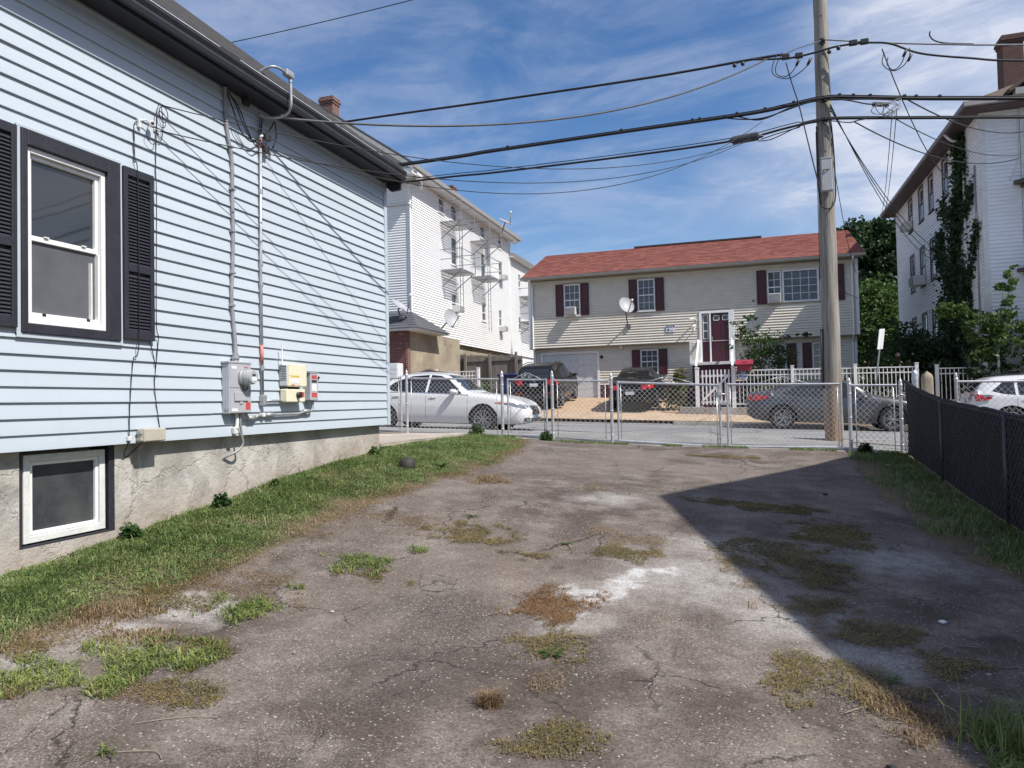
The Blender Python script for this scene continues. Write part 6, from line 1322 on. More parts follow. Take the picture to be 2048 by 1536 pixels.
    def wheel(s, t, x, side, spokes=5, twin=True, rimmat=None):
        y = side*(s.W/2-.115); r = s.wr; a = Vector((0,side,0)); w = .11
        ty = MB(); ty.lathe([(r*.66,-w*.8),(r*.80,-w),(r*.95,-w*.95),(r,-w*.7),(r,w*.7),(r*.95,w*.95),(r*.80,w),(r*.69,w*.86),(r*.66,w*.7)], (x,y,r), a, 32)
        W = ty.build('wheel', TYRE, t, True, auto=50); W['label'] = 'wheel with black tyre and alloy rim'
        rm = MB(); rm.lathe([(r*.685,-w*.5),(r*.685,w*.82),(r*.63,w*.80),(r*.61,w*.4),(r*.60,-w*.2)], (x,y,r), a, 32); rm.lathe([(r*.13,w*.30),(r*.13,w*.66),(r*.08,w*.74)], (x,y,r), a, 14)
        ph = random.random()
        for k in range(spokes):
            for dd in ((-.11,.11) if twin else (0,)):
                th = 2*math.pi*(k+ph)/spokes; e1 = Vector((math.cos(th+dd*.5),0,math.sin(th+dd*.5))); e2 = Vector((math.cos(th+dd*1.6),0,math.sin(th+dd*1.6))); c = Vector((x,y,r))
                rm.bar(c+e1*r*.10+a*w*.60, c+e2*r*.64+a*w*.74, r*.06 if twin else r*.12, .02, up=tuple(a))
        rm.build('rim', rimmat or RIM, W, True, auto=40); bk = MB(); bk.lathe([(r*.60,-w*.1),(r*.60,w*.05)], (x,y,r), a, 24); bk.build('brake_disc', M('dark_disc', (.06,.06,.06), .5, .5), W)
    def common(s, t, mat, mirror_x, doors=(), handles=(), spokes=5, twin=True):
        for wx in s.wheels:
            for sd in (1,-1): s.wheel(t, wx, sd, spokes, twin)
        for sd in (1,-1):
            z = s.zl(mirror_x)+.07; y = s.y_at(mirror_x, z-.09); m = MB()
            m.grid(lambda u, v: (mirror_x+.02+.10*math.cos(math.pi*(v-.5))*math.cos(2*math.pi*u)*1.0, sd*(y+.10+.10*math.sin(math.pi*(v-.5))), z+.065*math.cos(math.pi*(v-.5))*math.sin(2*math.pi*u)), 14, 8)
            q = m.build('mirror', mat, t, True); MB().bar((mirror_x+.01,sd*(y-.02),z-.05),(mirror_x+.02,sd*(y+.08),z-.02),.05,.03).build('mirror_arm', BLACKP, q)
        for x in doors: s.side('door_gap', t, BLACKP, ([x-.004,x+.004],[s.zb(x)+.12]*2), ([x-.004,x+.004],[s.zl(x)-.005]*2), .0015, 1, 8)
        for x in handles:
            for sd in (1,-1): z = s.zl(x)-.10; MB().bar((x-.09,sd*(s.y_at(x,z)+.014),z),(x+.09,sd*(s.y_at(x,z)+.014),z+.005),.022,.026).build('door_handle', mat, t, bevel=.008)
def place(t, loc, heading):
    t.location = loc; t.rotation_euler = (0, 0, heading)
def sedan_shape(L, W, H, coupe=0.):
    k = L/4.7; h = H/1.44
    top = ([0,.10*k,.45*k,.75*k,1.55*k,2.05*k,2.5*k,2.75*k,3.30*k,3.42*k,4.0*k,4.45*k,4.62*k,L], [.78*h,.98*h,1.05*h,1.10*h+.05*coupe,1.355*h+.02*coupe,1.43*h,1.435*h,1.40*h,1.045*h,1.00*h,.93*h,.80*h,.70*h,.56*h])
    belt = ([0,.5*k,1.4*k,2.6*k,3.4*k,4.2*k,L], [.75*h,.945*h,.955*h,.925*h,.885*h,.79*h,.50*h])
    bot = ([0,.25*k,.8*k,3.9*k,4.45*k,L], [.40,.27,.20,.19,.20,.27])
    plan = ([0,.06*k,.22*k,.6*k,1.4*k,3.4*k,4.1*k,4.45*k,4.62*k,L], [.74,.83,.91,.965,1.0,1.0,.97,.89,.78,.60])
    roofw = ([0,.9*k,1.6*k,2.4*k,3.0*k,3.5*k,L], [.70,.66,.62,.63,.68,.78,.8])
    return top, belt, bot, plan, roofw
def white_sedan():
    t = thing('white_sedan', (0,0,0), 'white sedan parked at the near kerb behind the chain-link fence, nose to the right', 'car')
    sh = list(sedan_shape(4.70,1.84,1.44)); sh[0] = ([0,.10,.42,.62,1.10,1.5,2.0,2.38,2.68,3.14,3.28,3.9,4.35,4.58,4.7],[.78,.98,1.08,1.13,1.34,1.455,1.49,1.465,1.36,1.03,.985,.92,.82,.70,.55])
    C = Car(4.70, 1.84, *sh, wheels=(.95,3.62), wr=.325); P = car_paint('white_car_paint', (.74,.74,.75), rough=.3)
    C.body(t, P); zl = C.zl
    C.side('rear_side_glass', t, CARGLASS, ([.95,1.2,1.6,2.08],[zl(.95)+.10,zl(1.2)+.03,zl(1.6)+.02,zl(2.08)+.02]), ([.95,1.2,1.6,2.08],[zl(.95)+.12,1.24,1.37,1.405]))
    C.side('front_side_glass', t, CARGLASS, ([2.14,2.5,2.85,3.04],[zl(2.14)+.02,zl(2.5)+.02,zl(2.85)+.02,zl(3.04)+.02]), ([2.14,2.4,2.62,3.04],[1.405,1.38,1.29,zl(3.04)+.05]))
    C.side('window_trim', t, CHROME, ([.95,1.6,2.6,3.24],[zl(.95)+.0,zl(1.6)+.002,zl(2.6)+.002,zl(3.24)+.0]), ([.95,1.6,2.6,3.24],[zl(.95)+.016,zl(1.6)+.018,zl(2.6)+.018,zl(3.24)+.016]), .006)
    C.screen('windscreen', t, CARGLASS, 3.14, 2.58, .66, .52); C.screen('rear_window', t, CARGLASS, .66, 1.30, .58, .52)
    MB().box(1.65,2.2,-.36,.36,1.494,1.504).build('sunroof', CARGLASS, t, bevel=.01)
    C.common(t, P, 2.86, (2.11,.98,3.22), (1.30,2.30), 7, True)
    C.side('head_lamp', t, LAMP_W, ([4.10,4.3,4.55,4.64],[.70,.665,.60,.58]), ([4.10,4.3,4.55,4.64],[.715,.735,.70,.66]), .006); C.side('marker_lamp', t, LAMP_O, ([3.92,4.09],[.715,.70]), ([3.92,4.09],[.735,.745]), .006, 6, 3)
    C.end('grille', t, GRILLE, -.30, .30, .44, .64, True, .012); C.end('grille_bar', t, CHROME, -.32, .32, .63, .665, True, .018); C.end('emblem', t, CHROME, -.05, .05, .51, .60, True, .022, 2); C.end('lower_intake', t, GRILLE, -.42, .42, .27, .36, True, .010); C.end('number_plate', t, PLATE_B, -.15, .15, .37, .45, True, .03)
    for a, b_ in ((.50,.70),(-.70,-.50)): C.end('fog_lamp', t, GRILLE, a, b_, .28, .37, True, .010); C.end('fog_lens', t, CHROME, a+.05, b_-.05, .30, .35, True, .018, 3)
    C.side('tail_lamp', t, LAMP_R, ([.06,.3,.55],[.74,.76,.80]), ([.06,.3,.55],[.90,.92,.92]), .006)
    place(t, (-9.70, 17.40, road_z(-9.7)-.01), 0); t.rotation_euler = (0, math.atan(.033), 0)
def grey_sedan():
    t = thing('grey_coupe_sedan', (0,0,0), 'dark grey sloping-roof sedan parked across the street behind the utility pole', 'car')
    L = 4.66; sh = list(sedan_shape(L,1.83,1.39,1.)); k = L/4.7; h = 1.39/1.44
    sh[0] = ([0,.06,.30,.55,1.15,1.75,2.25,2.65,3.28,3.40,4.0,4.42,4.58,L], [.80,1.02,1.08,1.13,1.31,1.43,1.455,1.42,1.06,1.01,.94,.82,.71,.54])
    C = Car(L, 1.83, *sh, wheels=(.99,3.80), wr=.335); P = car_paint('gunmetal_paint', (.095,.094,.095), .55, .32); C.body(t, P); zl = C.zl
    C.side('rear_side_glass', t, CARGLASS, ([.95,1.3,1.7,2.1],[zl(.95)+.09,zl(1.3)+.025,zl(1.7)+.02,zl(2.1)+.02]), ([.95,1.3,1.7,2.1],[zl(.95)+.105,1.19,1.32,1.37])); C.side('front_side_glass', t, CARGLASS, ([2.16,2.6,3.0,3.18],[zl(2.16)+.02,zl(2.6)+.02,zl(3.0)+.02,zl(3.18)+.02]), ([2.16,2.6,2.85,3.18],[1.37,1.345,1.25,zl(3.18)+.05]))
    C.side('window_trim', t, BLACKP, ([.95,1.6,2.6,3.2],[zl(.95),zl(1.6)+.002,zl(2.6)+.002,zl(3.2)]), ([.95,1.6,2.6,3.2],[zl(.95)+.016,zl(1.6)+.018,zl(2.6)+.018,zl(3.2)+.016]), .006)
    C.screen('windscreen', t, CARGLASS, 3.26, 2.68, .66, .52); C.screen('rear_window', t, CARGLASS, .62, 1.50, .56, .50); C.common(t, P, 3.05, (2.13,1.0,3.34), (1.28,2.38), 6, True)
    C.side('tail_lamp', t, LAMP_R, ([.05,.2,.45,.62],[.80,.80,.83,.90]), ([.05,.2,.45,.62],[.95,.97,.965,.93]), .024); C.side('head_lamp', t, LAMP_W, ([4.18,4.4,4.58],[.68,.63,.58]), ([4.18,4.4,4.58],[.70,.74,.68]), .006); C.end('number_plate', t, PLATE, -.16, .16, .62, .74, False, .02)
    for a, b_ in ((.30,.60),(-.60,-.30)): C.end('tail_lamp_inner', t, LAMP_R, a, b_, .82, .94, False, .014)
    place(t, (.0, 22.93, road_z(0)+.01), 0); t.rotation_euler = (0, math.atan(.033), 0)
def suv_shape(L, W, H):
    k = L/4.6; h = H/1.68
    top = ([0,.08*k,.30*k,.60*k,1.4*k,2.2*k,2.6*k,3.25*k,3.40*k,4.0*k,4.35*k,4.5*k,L], [.95*h,1.18*h,1.48*h,1.62*h,1.675*h,1.66*h,1.60*h,1.16*h,1.10*h,1.03*h,.92*h,.82*h,.66*h])
    belt = ([0,.4*k,1.4*k,2.6*k,3.4*k,4.1*k,L], [1.0*h,1.10*h,1.07*h,1.03*h,.99*h,.90*h,.62*h])
    bot = ([0,.25*k,.8*k,3.8*k,4.4*k,L], [.45,.32,.25,.24,.27,.36]); plan = ([0,.06*k,.22*k,.6*k,1.4*k,3.3*k,4.0*k,4.35*k,4.52*k,L], [.82,.90,.95,.98,1.0,1.0,.97,.91,.82,.64]); roofw = ([0,.3*k,1.0*k,2.4*k,3.0*k,3.5*k,L], [.74,.70,.68,.67,.72,.8,.82])
    return top, belt, bot, plan, roofw
def suv(t, L, W, H, P, wr, spokes, rear=True, lampz=(1.0,1.36)):
    C = Car(L, W, *suv_shape(L,W,H), wheels=(.86*L/4.6,3.56*L/4.6), wr=wr); C.body(t, P); zl = C.zl; h = H/1.68; k = L/4.6
    C.side('quarter_glass', t, CARGLASS, ([.45*k,.7*k,.95*k],[zl(.45)+.10*h,zl(.7)+.03,zl(.95)+.02]), ([.45*k,.7*k,.95*k],[zl(.45)+.13*h,1.45*h,1.52*h]))
    C.side('rear_side_glass', t, CARGLASS, ([1.02*k,1.5*k,1.92*k],[zl(1.0)+.02,zl(1.5)+.02,zl(1.9)+.02]), ([1.02*k,1.5*k,1.92*k],[1.52*h,1.56*h,1.565*h])); C.side('front_side_glass', t, CARGLASS, ([1.99*k,2.5*k,2.95*k,3.12*k],[zl(2.0)+.02,zl(2.5)+.02,zl(2.95)+.02,zl(3.12)+.02]), ([1.99*k,2.5*k,2.75*k,3.12*k],[1.56*h,1.50*h,1.40*h,zl(3.12)+.06]))
    C.screen('windscreen', t, CARGLASS, 3.20*k, 2.66*k, .68, .55); C.common(t, P, 2.98*k, (1.95*k,.98*k,3.24*k), (1.2*k,2.2*k), spokes, False)
    C.end('rear_window', t, CARGLASS, -.56, .56, 1.14*h, 1.50*h, False, .008, 10); C.end('number_plate', t, PLATE, -.16, .16, .86*h, .98*h, False, .02); C.end('rear_bumper_guard', t, BLACKP, -.70, .70, .40, .55, False, .015, 10)
    for a, b_ in ((.44,.64),(-.64,-.44)): C.end('tail_lamp', t, LAMP_R, a, b_, lampz[0]*h, lampz[1]*h, False, .014)
    C.side('tail_lamp_side', t, LAMP_R, ([.05,.2,.42],[lampz[0]*h,lampz[0]*h+.02,lampz[0]*h+.07]), ([.05,.2,.42],[lampz[0]*h+.20,lampz[0]*h+.18,lampz[0]*h+.13]), .034)
    for sd in (1,-1): MB().tube([(.6*k,sd*.56,1.665*h),(1.4*k,sd*.57,1.72*h),(2.3*k,sd*.56,1.69*h)], .016, 6).build('roof_rail', BLACKP, t, True)
    for a, b_ in ((.45,.75),(-.75,-.45)): C.end('reflector', t, LAMP_R, a, b_, .58, .62, False, .016)
    return C
def black_suv():
    t = thing('black_suv', (0,0,0), 'black SUV nosed up to the white garage door of the beige house', 'car'); P = car_paint('black_paint_suv', (.006,.006,.007), .0, .3)
    C = suv(t, 4.55, 1.84, 1.66, P, .35, 5, lampz=(.92,1.12)); C.end('maker_badge', t, CHROME, -.06, .06, 1.03, 1.09, False, .014, 2)
    place(t, (-7.55, 26.25, apron_z(-7.4,27)-.02), R(91.5)); t.rotation_euler = (0, -math.atan(.105), R(91.5))
def black_sedan():
    t = thing('black_sedan', (0,0,0), 'black sedan parked nose-in on the tan drive right of the black SUV', 'car'); P = car_paint('black_paint_sedan', (.007,.007,.008), .0, .3)
    C = Car(4.6, 1.78, *sedan_shape(4.6,1.78,1.42), wheels=(.97,3.60), wr=.32); C.body(t, P); zl = C.zl
    C.side('rear_side_glass', t, CARGLASS, ([.92,1.2,1.6,2.02],[zl(.92)+.09,zl(1.2)+.03,zl(1.6)+.02,zl(2.0)+.02]), ([.92,1.2,1.6,2.02],[zl(.92)+.11,1.17,1.31,1.345])); C.side('front_side_glass', t, CARGLASS, ([2.08,2.5,2.9,3.12],[zl(2.1)+.02,zl(2.5)+.02,zl(2.9)+.02,zl(3.1)+.02]), ([2.08,2.5,2.78,3.12],[1.345,1.33,1.26,zl(3.1)+.05]))
    C.screen('windscreen', t, CARGLASS, 3.25, 2.66, .64, .50); C.screen('rear_window', t, CARGLASS, .74, 1.48, .60, .52); C.common(t, P, 3.0, (2.05,.95,3.28), (1.25,2.3), 5, False)
    for a, b_ in ((.40,.62),(-.62,-.40)): C.end('tail_lamp', t, LAMP_R, a, b_, .76, .92, False, .014)
    C.side('tail_lamp_side', t, LAMP_R, ([.05,.2,.4],[.78,.79,.83]), ([.05,.2,.4],[.91,.91,.90]), .006); C.end('number_plate', t, PLATE, -.16, .16, .58, .70, False, .02); C.end('trunk_trim', t, CHROME, -.36, .36, .745, .765, False, .016); C.end('lower_bumper', t, BLACKP, -.6, .6, .42, .50, False, .012, 8)
    place(t, (-3.92, 25.98, apron_z(-3.9,27)-.03), R(90.5)); t.rotation_euler = (0, -math.atan(.105), R(90.5))
def white_suv():
    t = thing('white_suv', (0,0,0), 'white SUV partly hidden behind the black screened fence at the right edge', 'car'); P = car_paint('pearl_white_paint', (.66,.67,.68), 0, .3)
    C = suv(t, 4.70, 1.90, 1.62, P, .37, 6, lampz=(.92,1.14)); C.side('lamp_clear', t, LAMP_W, ([.24,.44],[1.0,1.02]), ([.24,.44],[1.07,1.06]), .042, 4, 2)
    place(t, (5.72, 22.95, road_z(8)+.05), 0); t.rotation_euler = (0, math.atan(.033), 0)
for f in (white_sedan, grey_sedan, black_suv, black_sedan, white_suv): f()
# ------------------------------------------------------------------ vegetation
def leaf_mat(name, c0, c1, trans=.35):
    m, N, L, P = nodes(name); b = NB(N, L); p = b.pos()
    rnd = N.new('ShaderNodeNewGeometry').outputs['Random Per Island']
    c = b.mix(rnd, c0, c1); c = b.mix(b.math('MULTIPLY', b.ramp(b.noise(p, 1.3, 3), .35, .65), .4), c, tuple(x*.6 for x in c0))
    L.new(c, P.inputs['Base Color']); P.inputs['Roughness'].default_value = .55; P.inputs['Specular IOR Level'].default_value = .35
    tr = N.new('ShaderNodeBsdfTranslucent'); L.new(c, tr.inputs['Color']); mx = N.new('ShaderNodeMixShader'); mx.inputs[0].default_value = trans
    L.new(P.outputs[0], mx.inputs[1]); L.new(tr.outputs[0], mx.inputs[2]); L.new(mx.outputs[0], N['Material Output'].inputs[0]); return m
BARK = M('bark', (.10,.08,.06), .9, var=.3, scale=6, bump=.5)
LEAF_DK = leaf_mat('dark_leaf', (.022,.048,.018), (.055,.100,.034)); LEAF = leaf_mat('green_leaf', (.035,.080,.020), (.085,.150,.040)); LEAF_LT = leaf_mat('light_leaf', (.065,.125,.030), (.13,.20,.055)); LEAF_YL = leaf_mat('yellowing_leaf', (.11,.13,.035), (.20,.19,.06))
def npmesh(name, V, F, mats, parent=None, loc=None, mi=None):
    """V: (n,3) array, F: (m,k) int array"""
    L = np.array(WL[parent.name]) if parent is not None else (np.array(loc) if loc is not None else np.array([V[:,0].mean(), V[:,1].mean(), V[:,2].min()]))
    me = bpy.data.meshes.new(name); n, (m, k) = len(V), F.shape
    me.vertices.add(n); me.vertices.foreach_set('co', (V-L).astype(np.float32).ravel()); me.loops.add(m*k); me.loops.foreach_set('vertex_index', F.astype(np.int32).ravel())
    me.polygons.add(m); me.polygons.foreach_set('loop_start', np.arange(0, m*k, k, dtype=np.int32)); me.polygons.foreach_set('loop_total', np.full(m, k, dtype=np.int32))
    for mt in (mats if isinstance(mats, (list,tuple)) else [mats]): me.materials.append(mt)
    if mi is not None: me.polygons.foreach_set('material_index', mi.astype(np.int32))
    me.update(calc_edges=True); me.validate()
    o = bpy.data.objects.new(name, me); COL.objects.link(o)
    if parent is not None: o.parent = parent
    else: o.location = L
    WL[o.name] = Vector(L); return o
def leaves(C, size, up=.35, asp=.62):
    """one folded leaf (two triangles sharing the rib drawn as a quad) for each centre"""
    n = len(C); d = RNG.normal(size=(n,3)); d[:,2] -= .25; d /= np.linalg.norm(d,axis=1,keepdims=True)
    nr = RNG.normal(size=(n,3)); nr[:,2] += up*3; s = np.cross(d, nr); s /= np.linalg.norm(s,axis=1,keepdims=True)+1e-9; nn = np.cross(s, d)
    sz = (size*RNG.uniform(.6,1.3,n))[:,None]; a = C - d*sz*.5; t = C + d*sz*.5; l = C + s*sz*asp*.5 - d*sz*.05 + nn*sz*.10; r = C - s*sz*asp*.5 - d*sz*.05 + nn*sz*.10
    V = np.stack([a,l,t,r],1).reshape(-1,3); F = np.arange(4*n).reshape(n,4); return V, F
def crown_points(blobs, n, shell=.55, clump=.30, nc=None):
    """points in clumps spread through ellipsoids (cx,cy,cz,rx,ry,rz)"""
    vol = np.array([b[3]*b[4]*b[5] for b in blobs])**.75; vol /= vol.sum(); out = []
    for b, w in zip(blobs, vol):
        k = max(6, int((nc or n/22)*w)); u = RNG.normal(size=(k,3)); u /= np.linalg.norm(u,axis=1,keepdims=True); rad = RNG.uniform(shell,1.05,k)[:,None]
        c = np.array(b[:3]) + u*rad*np.array(b[3:]); m = max(1, int(n*w/k)); cl = clump*min(b[3:])
        sc = RNG.uniform(.5,1.3,(k,1,1))
        out.append((c[:,None,:] + RNG.normal(size=(k,m,3))*cl*.5*sc*np.array([1,1,.6])).reshape(-1,3))
    return np.concatenate(out)
def tree(name, label, cat, base, blobs, n, size, mat, trunk_r=.15, limbs=6, group=None, clump=.3, shell=.55):
    t = thing(name, base, label, cat, group); b = Vector(base); c = Vector(np.mean([q[:3] for q in blobs],0)); mb = MB()
    mb.tube([b-Vector((0,0,.2)), b.lerp(c,.35)+Vector((.1,0,0)), b.lerp(c,.7), c], [trunk_r*1.2,trunk_r,trunk_r*.7,trunk_r*.35], 10)
    for q in blobs[:limbs] if len(blobs) >= limbs else blobs*2:
        e = Vector(q[:3]) + Vector((random.uniform(-.4,.4)*q[3],random.uniform(-.4,.4)*q[4],random.uniform(-.2,.5)*q[5])); s = b.lerp(c, random.uniform(.35,.75)); mb.tube([s, s.lerp(e,.5)+Vector((0,0,.1)), e], [trunk_r*.5,trunk_r*.3,trunk_r*.1], 6)
    mb.build('trunk', BARK, t, True); V, F = leaves(crown_points(blobs, n, shell, clump), size); npmesh('crown', V, F, mat, t); return t
def vegetation():
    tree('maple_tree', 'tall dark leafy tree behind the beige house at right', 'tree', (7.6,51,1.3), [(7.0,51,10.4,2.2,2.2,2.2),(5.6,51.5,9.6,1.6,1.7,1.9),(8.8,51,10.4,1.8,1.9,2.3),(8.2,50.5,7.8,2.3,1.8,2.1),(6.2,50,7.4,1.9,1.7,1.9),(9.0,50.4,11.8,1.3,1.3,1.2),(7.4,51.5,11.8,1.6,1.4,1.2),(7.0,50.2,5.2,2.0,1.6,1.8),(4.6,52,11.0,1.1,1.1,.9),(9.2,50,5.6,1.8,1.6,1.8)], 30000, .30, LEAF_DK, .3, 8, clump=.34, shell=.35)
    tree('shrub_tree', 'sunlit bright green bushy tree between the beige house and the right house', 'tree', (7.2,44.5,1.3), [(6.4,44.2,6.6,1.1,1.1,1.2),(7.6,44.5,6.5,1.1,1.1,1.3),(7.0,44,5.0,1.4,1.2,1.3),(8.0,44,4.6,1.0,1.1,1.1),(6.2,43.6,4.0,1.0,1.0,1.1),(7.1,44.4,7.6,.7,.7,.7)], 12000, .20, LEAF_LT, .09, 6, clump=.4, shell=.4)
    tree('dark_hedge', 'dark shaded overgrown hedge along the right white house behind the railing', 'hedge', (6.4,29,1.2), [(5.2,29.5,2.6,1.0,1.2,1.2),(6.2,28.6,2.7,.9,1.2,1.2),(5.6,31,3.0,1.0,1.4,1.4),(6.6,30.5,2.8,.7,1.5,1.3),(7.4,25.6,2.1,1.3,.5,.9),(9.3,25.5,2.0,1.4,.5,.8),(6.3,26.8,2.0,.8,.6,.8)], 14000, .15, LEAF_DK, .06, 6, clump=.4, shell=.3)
    tree('sapling_shrub', 'loose leafy sapling shrub arching in front of the right white house', 'shrub', (7.4,25.7,1.2), [(6.4,26.0,4.2,.55,.35,.35),(7.0,25.7,3.8,.7,.45,.5),(7.7,25.6,3.6,.7,.4,.6),(7.6,25.6,4.6,.30,.25,.55),(7.8,25.6,5.2,.2,.2,.45),(8.3,25.5,3.3,.6,.4,.6),(7.2,25.6,3.1,.8,.4,.5),(6.1,26.2,4.4,.35,.3,.2),(8.6,25.5,2.7,.6,.4,.5)], 3600, .15, LEAF_LT, .035, 9, clump=.5, shell=.35)
    tree('rose_bush', 'sprawling rose shrub beside the front porch of the beige house', 'shrub', (.6,28.2,1.4), [(.2,28.2,3.9,.55,.5,.45),(.9,28.2,3.6,.7,.6,.5),(1.2,28.2,3.1,.75,.6,.5),(.4,28.2,3.2,.6,.6,.5),(-.1,28.0,4.3,.3,.3,.35),(.3,28.0,4.6,.5,.3,.15),(.0,28.1,2.7,.4,.4,.5),(.9,28.2,2.5,.9,.5,.5),(-.55,28.0,3.55,.45,.2,.10),(1.9,28.3,3.9,.5,.3,.15)], 4600, .095, LEAF, .03, 10, clump=.5, shell=.35)
    tree('tall_grass_clump', 'yellow-green ornamental shrub between the black sedan and the picket gate', 'shrub', (-2.35,27.0,1.3), [(-2.35,27,2.0,.38,.4,.6),(-2.25,27,2.5,.25,.3,.35),(-2.55,27.1,1.6,.35,.4,.4)], 1900, .10, LEAF_YL, .02, 3, clump=.6, shell=.2)
    tree('garden_shrub', 'low shrub seen through the white railing above the grey car', 'shrub', (2.2,27,1.3), [(.8,27,1.9,.6,.4,.45),(1.8,27,1.9,.7,.4,.5),(2.8,27,1.9,.7,.4,.5),(4.0,27.2,2.0,.8,.5,.6)], 3600, .09, LEAF_LT, .02, 4, clump=.55, shell=.2)
    tree('street_weed', 'bushy weed by the short white railing left of the blue bin', 'shrub', (-9.5,26.3,1.3), [(-9.5,26.3,2.1,.3,.3,.7),(-9.3,26.3,1.7,.3,.3,.4)], 900, .09, LEAF, .02, 2, clump=.6, shell=.2)
    # flowering bush
    t = tree('flowering_bush', 'bush with pale pink flowers behind the white railing by the parking sign', 'shrub', (4.6,27.4,1.3), [(4.3,27.4,2.2,.5,.4,.6),(5.0,27.4,2.3,.6,.4,.6),(4.6,27.4,2.7,.4,.3,.4),(3.7,27.4,2.4,.3,.3,.4)], 3000, .085, LEAF_LT, .02, 4, clump=.5, shell=.2)
    PK = leaf_mat('pink_petal', (.60,.38,.36), (.75,.60,.55)); pts = crown_points([(4.3,27.2,2.5,.5,.4,.5),(5.0,27.2,2.6,.6,.4,.5),(4.6,27.2,2.9,.4,.3,.3)], 40, .85, .1, 40)
    for q in pts: V, F = leaves(np.repeat(q[None], 6, 0)+RNG.normal(size=(6,3))*.016, .06); npmesh('flower', V, F, PK, t)
    # vine on the right house
    t = thing('wall_vine', (7.1,28.8,1.6), 'thick dark climbing vine covering part of the right white house wall', 'vine'); mb = MB(); P = []
    for pth, rw, n in (([(29.2,1.8),(29.4,4.5),(29.3,6.0),(28.9,7.4),(28.3,8.6),(28.15,9.7),(28.2,10.2)],.40,5200),([(29.6,4.8),(30.6,6.3),(31.2,7.2),(30.8,7.5)],.28,900),([(29.0,5.2),(28.2,5.0),(27.6,5.6),(27.0,6.4),(26.6,6.9)],.22,700),([(29.2,7.6),(30.2,8.3),(30.6,8.7)],.16,300),([(29.6,3.4),(30.8,4.2),(31.4,5.0)],.3,700),([(28.6,7.4),(27.6,7.9),(27.0,8.3)],.18,350),([(28.6,4.0),(28.0,3.4),(27.3,3.0)],.35,800),([(28.4,6.0),(27.9,5.2),(27.6,4.6)],.15,300)):
        c = spline([(7.22,y,z) for y, z in pth], 8); mb.tube(c, .025, 5); ca = np.array([tuple(q) for q in c]); idx = RNG.integers(0,len(c),n)
        thin = np.linspace(1,.55,len(c))[idx]; P.append(np.stack([7.28-np.abs(RNG.normal(size=n))*.20*thin, ca[idx,1]+RNG.normal(size=n)*rw*thin, ca[idx,2]+RNG.normal(size=n)*.22],1))
    mb.build('stem', BARK, t, True); V, F = leaves(np.concatenate(P), .15); npmesh('foliage', V, F, LEAF_DK, t)
    t = thing('green_stake', (7.33,25.9,1.2), 'green metal stake in front of the sapling shrub at right', 'stake'); MB().box(7.30,7.36,25.4,25.44,1.0,3.2).build('rod', M('stake_green', (.16,.24,.20), .6), t)
    # far background trees to close the horizon
    for i, (x, y, s) in enumerate(((-30,70,6),(22,60,5),(34,58,6),(-45,55,6))):
        tree('far_tree', ('green tree far behind the white apartment house','green tree far behind the right white house','second green tree far behind the right white house','green tree far to the left beyond the street')[i], 'tree', (x,y,.5), [(x,y,s*.9,s*.55,s*.55,s*.5),(x+s*.3,y,s*.65,s*.45,s*.45,s*.4),(x-s*.35,y,s*.6,s*.45,s*.45,s*.4)], 3000, .5, LEAF_DK, .3, 3)
vegetation()

# ------------------------------------------------------------------ grass and weeds of the yard
def blade_mat(name, stops):
    m, N, L, P = nodes(name); b = NB(N, L); rnd = N.new('ShaderNodeNewGeometry').outputs['Random Per Island']; p = b.pos()
    cr = N.new('ShaderNodeValToRGB'); el = cr.color_ramp.elements; el[0].position = 0; el[0].color = (*stops[0],1); el[1].position = 1; el[1].color = (*stops[-1],1)
    for i, s in enumerate(stops[1:-1]): e = el.new((i+1)/(len(stops)-1)); e.color = (*s,1)
    L.new(b.math('ADD', b.math('MULTIPLY', rnd, .62), b.ramp(b.noise(p, 2.6, 5, .65), .35, .68, -.10, .38), True), cr.inputs[0]); L.new(cr.outputs[0], P.inputs['Base Color']); P.inputs['Roughness'].default_value = .6; P.inputs['Specular IOR Level'].default_value = .3
    tr = N.new('ShaderNodeBsdfTranslucent'); L.new(cr.outputs[0], tr.inputs['Color']); mx = N.new('ShaderNodeMixShader'); mx.inputs[0].default_value = .3; L.new(P.outputs[0], mx.inputs[1]); L.new(tr.outputs[0], mx.inputs[2]); L.new(mx.outputs[0], N['Material Output'].inputs[0]); return m
GRASS = blade_mat('lawn_blades', [(.070,.120,.034),(.140,.205,.060),(.22,.29,.10),(.38,.38,.19)]); GRASS_WEED = blade_mat('weed_blades', [(.085,.125,.032),(.16,.22,.055),(.25,.30,.085),(.40,.40,.17)]); GRASS_DRY = blade_mat('dry_blades', [(.15,.10,.055),(.25,.17,.09),(.35,.26,.15),(.42,.35,.23)])
MOSS_OL = blade_mat('olive_weed', [(.11,.10,.040),(.19,.155,.06),(.28,.215,.09),(.38,.30,.14)]); MOSS_RD = blade_mat('red_brown_weed', [(.15,.075,.036),(.22,.115,.05),(.29,.165,.07),(.28,.21,.085)])
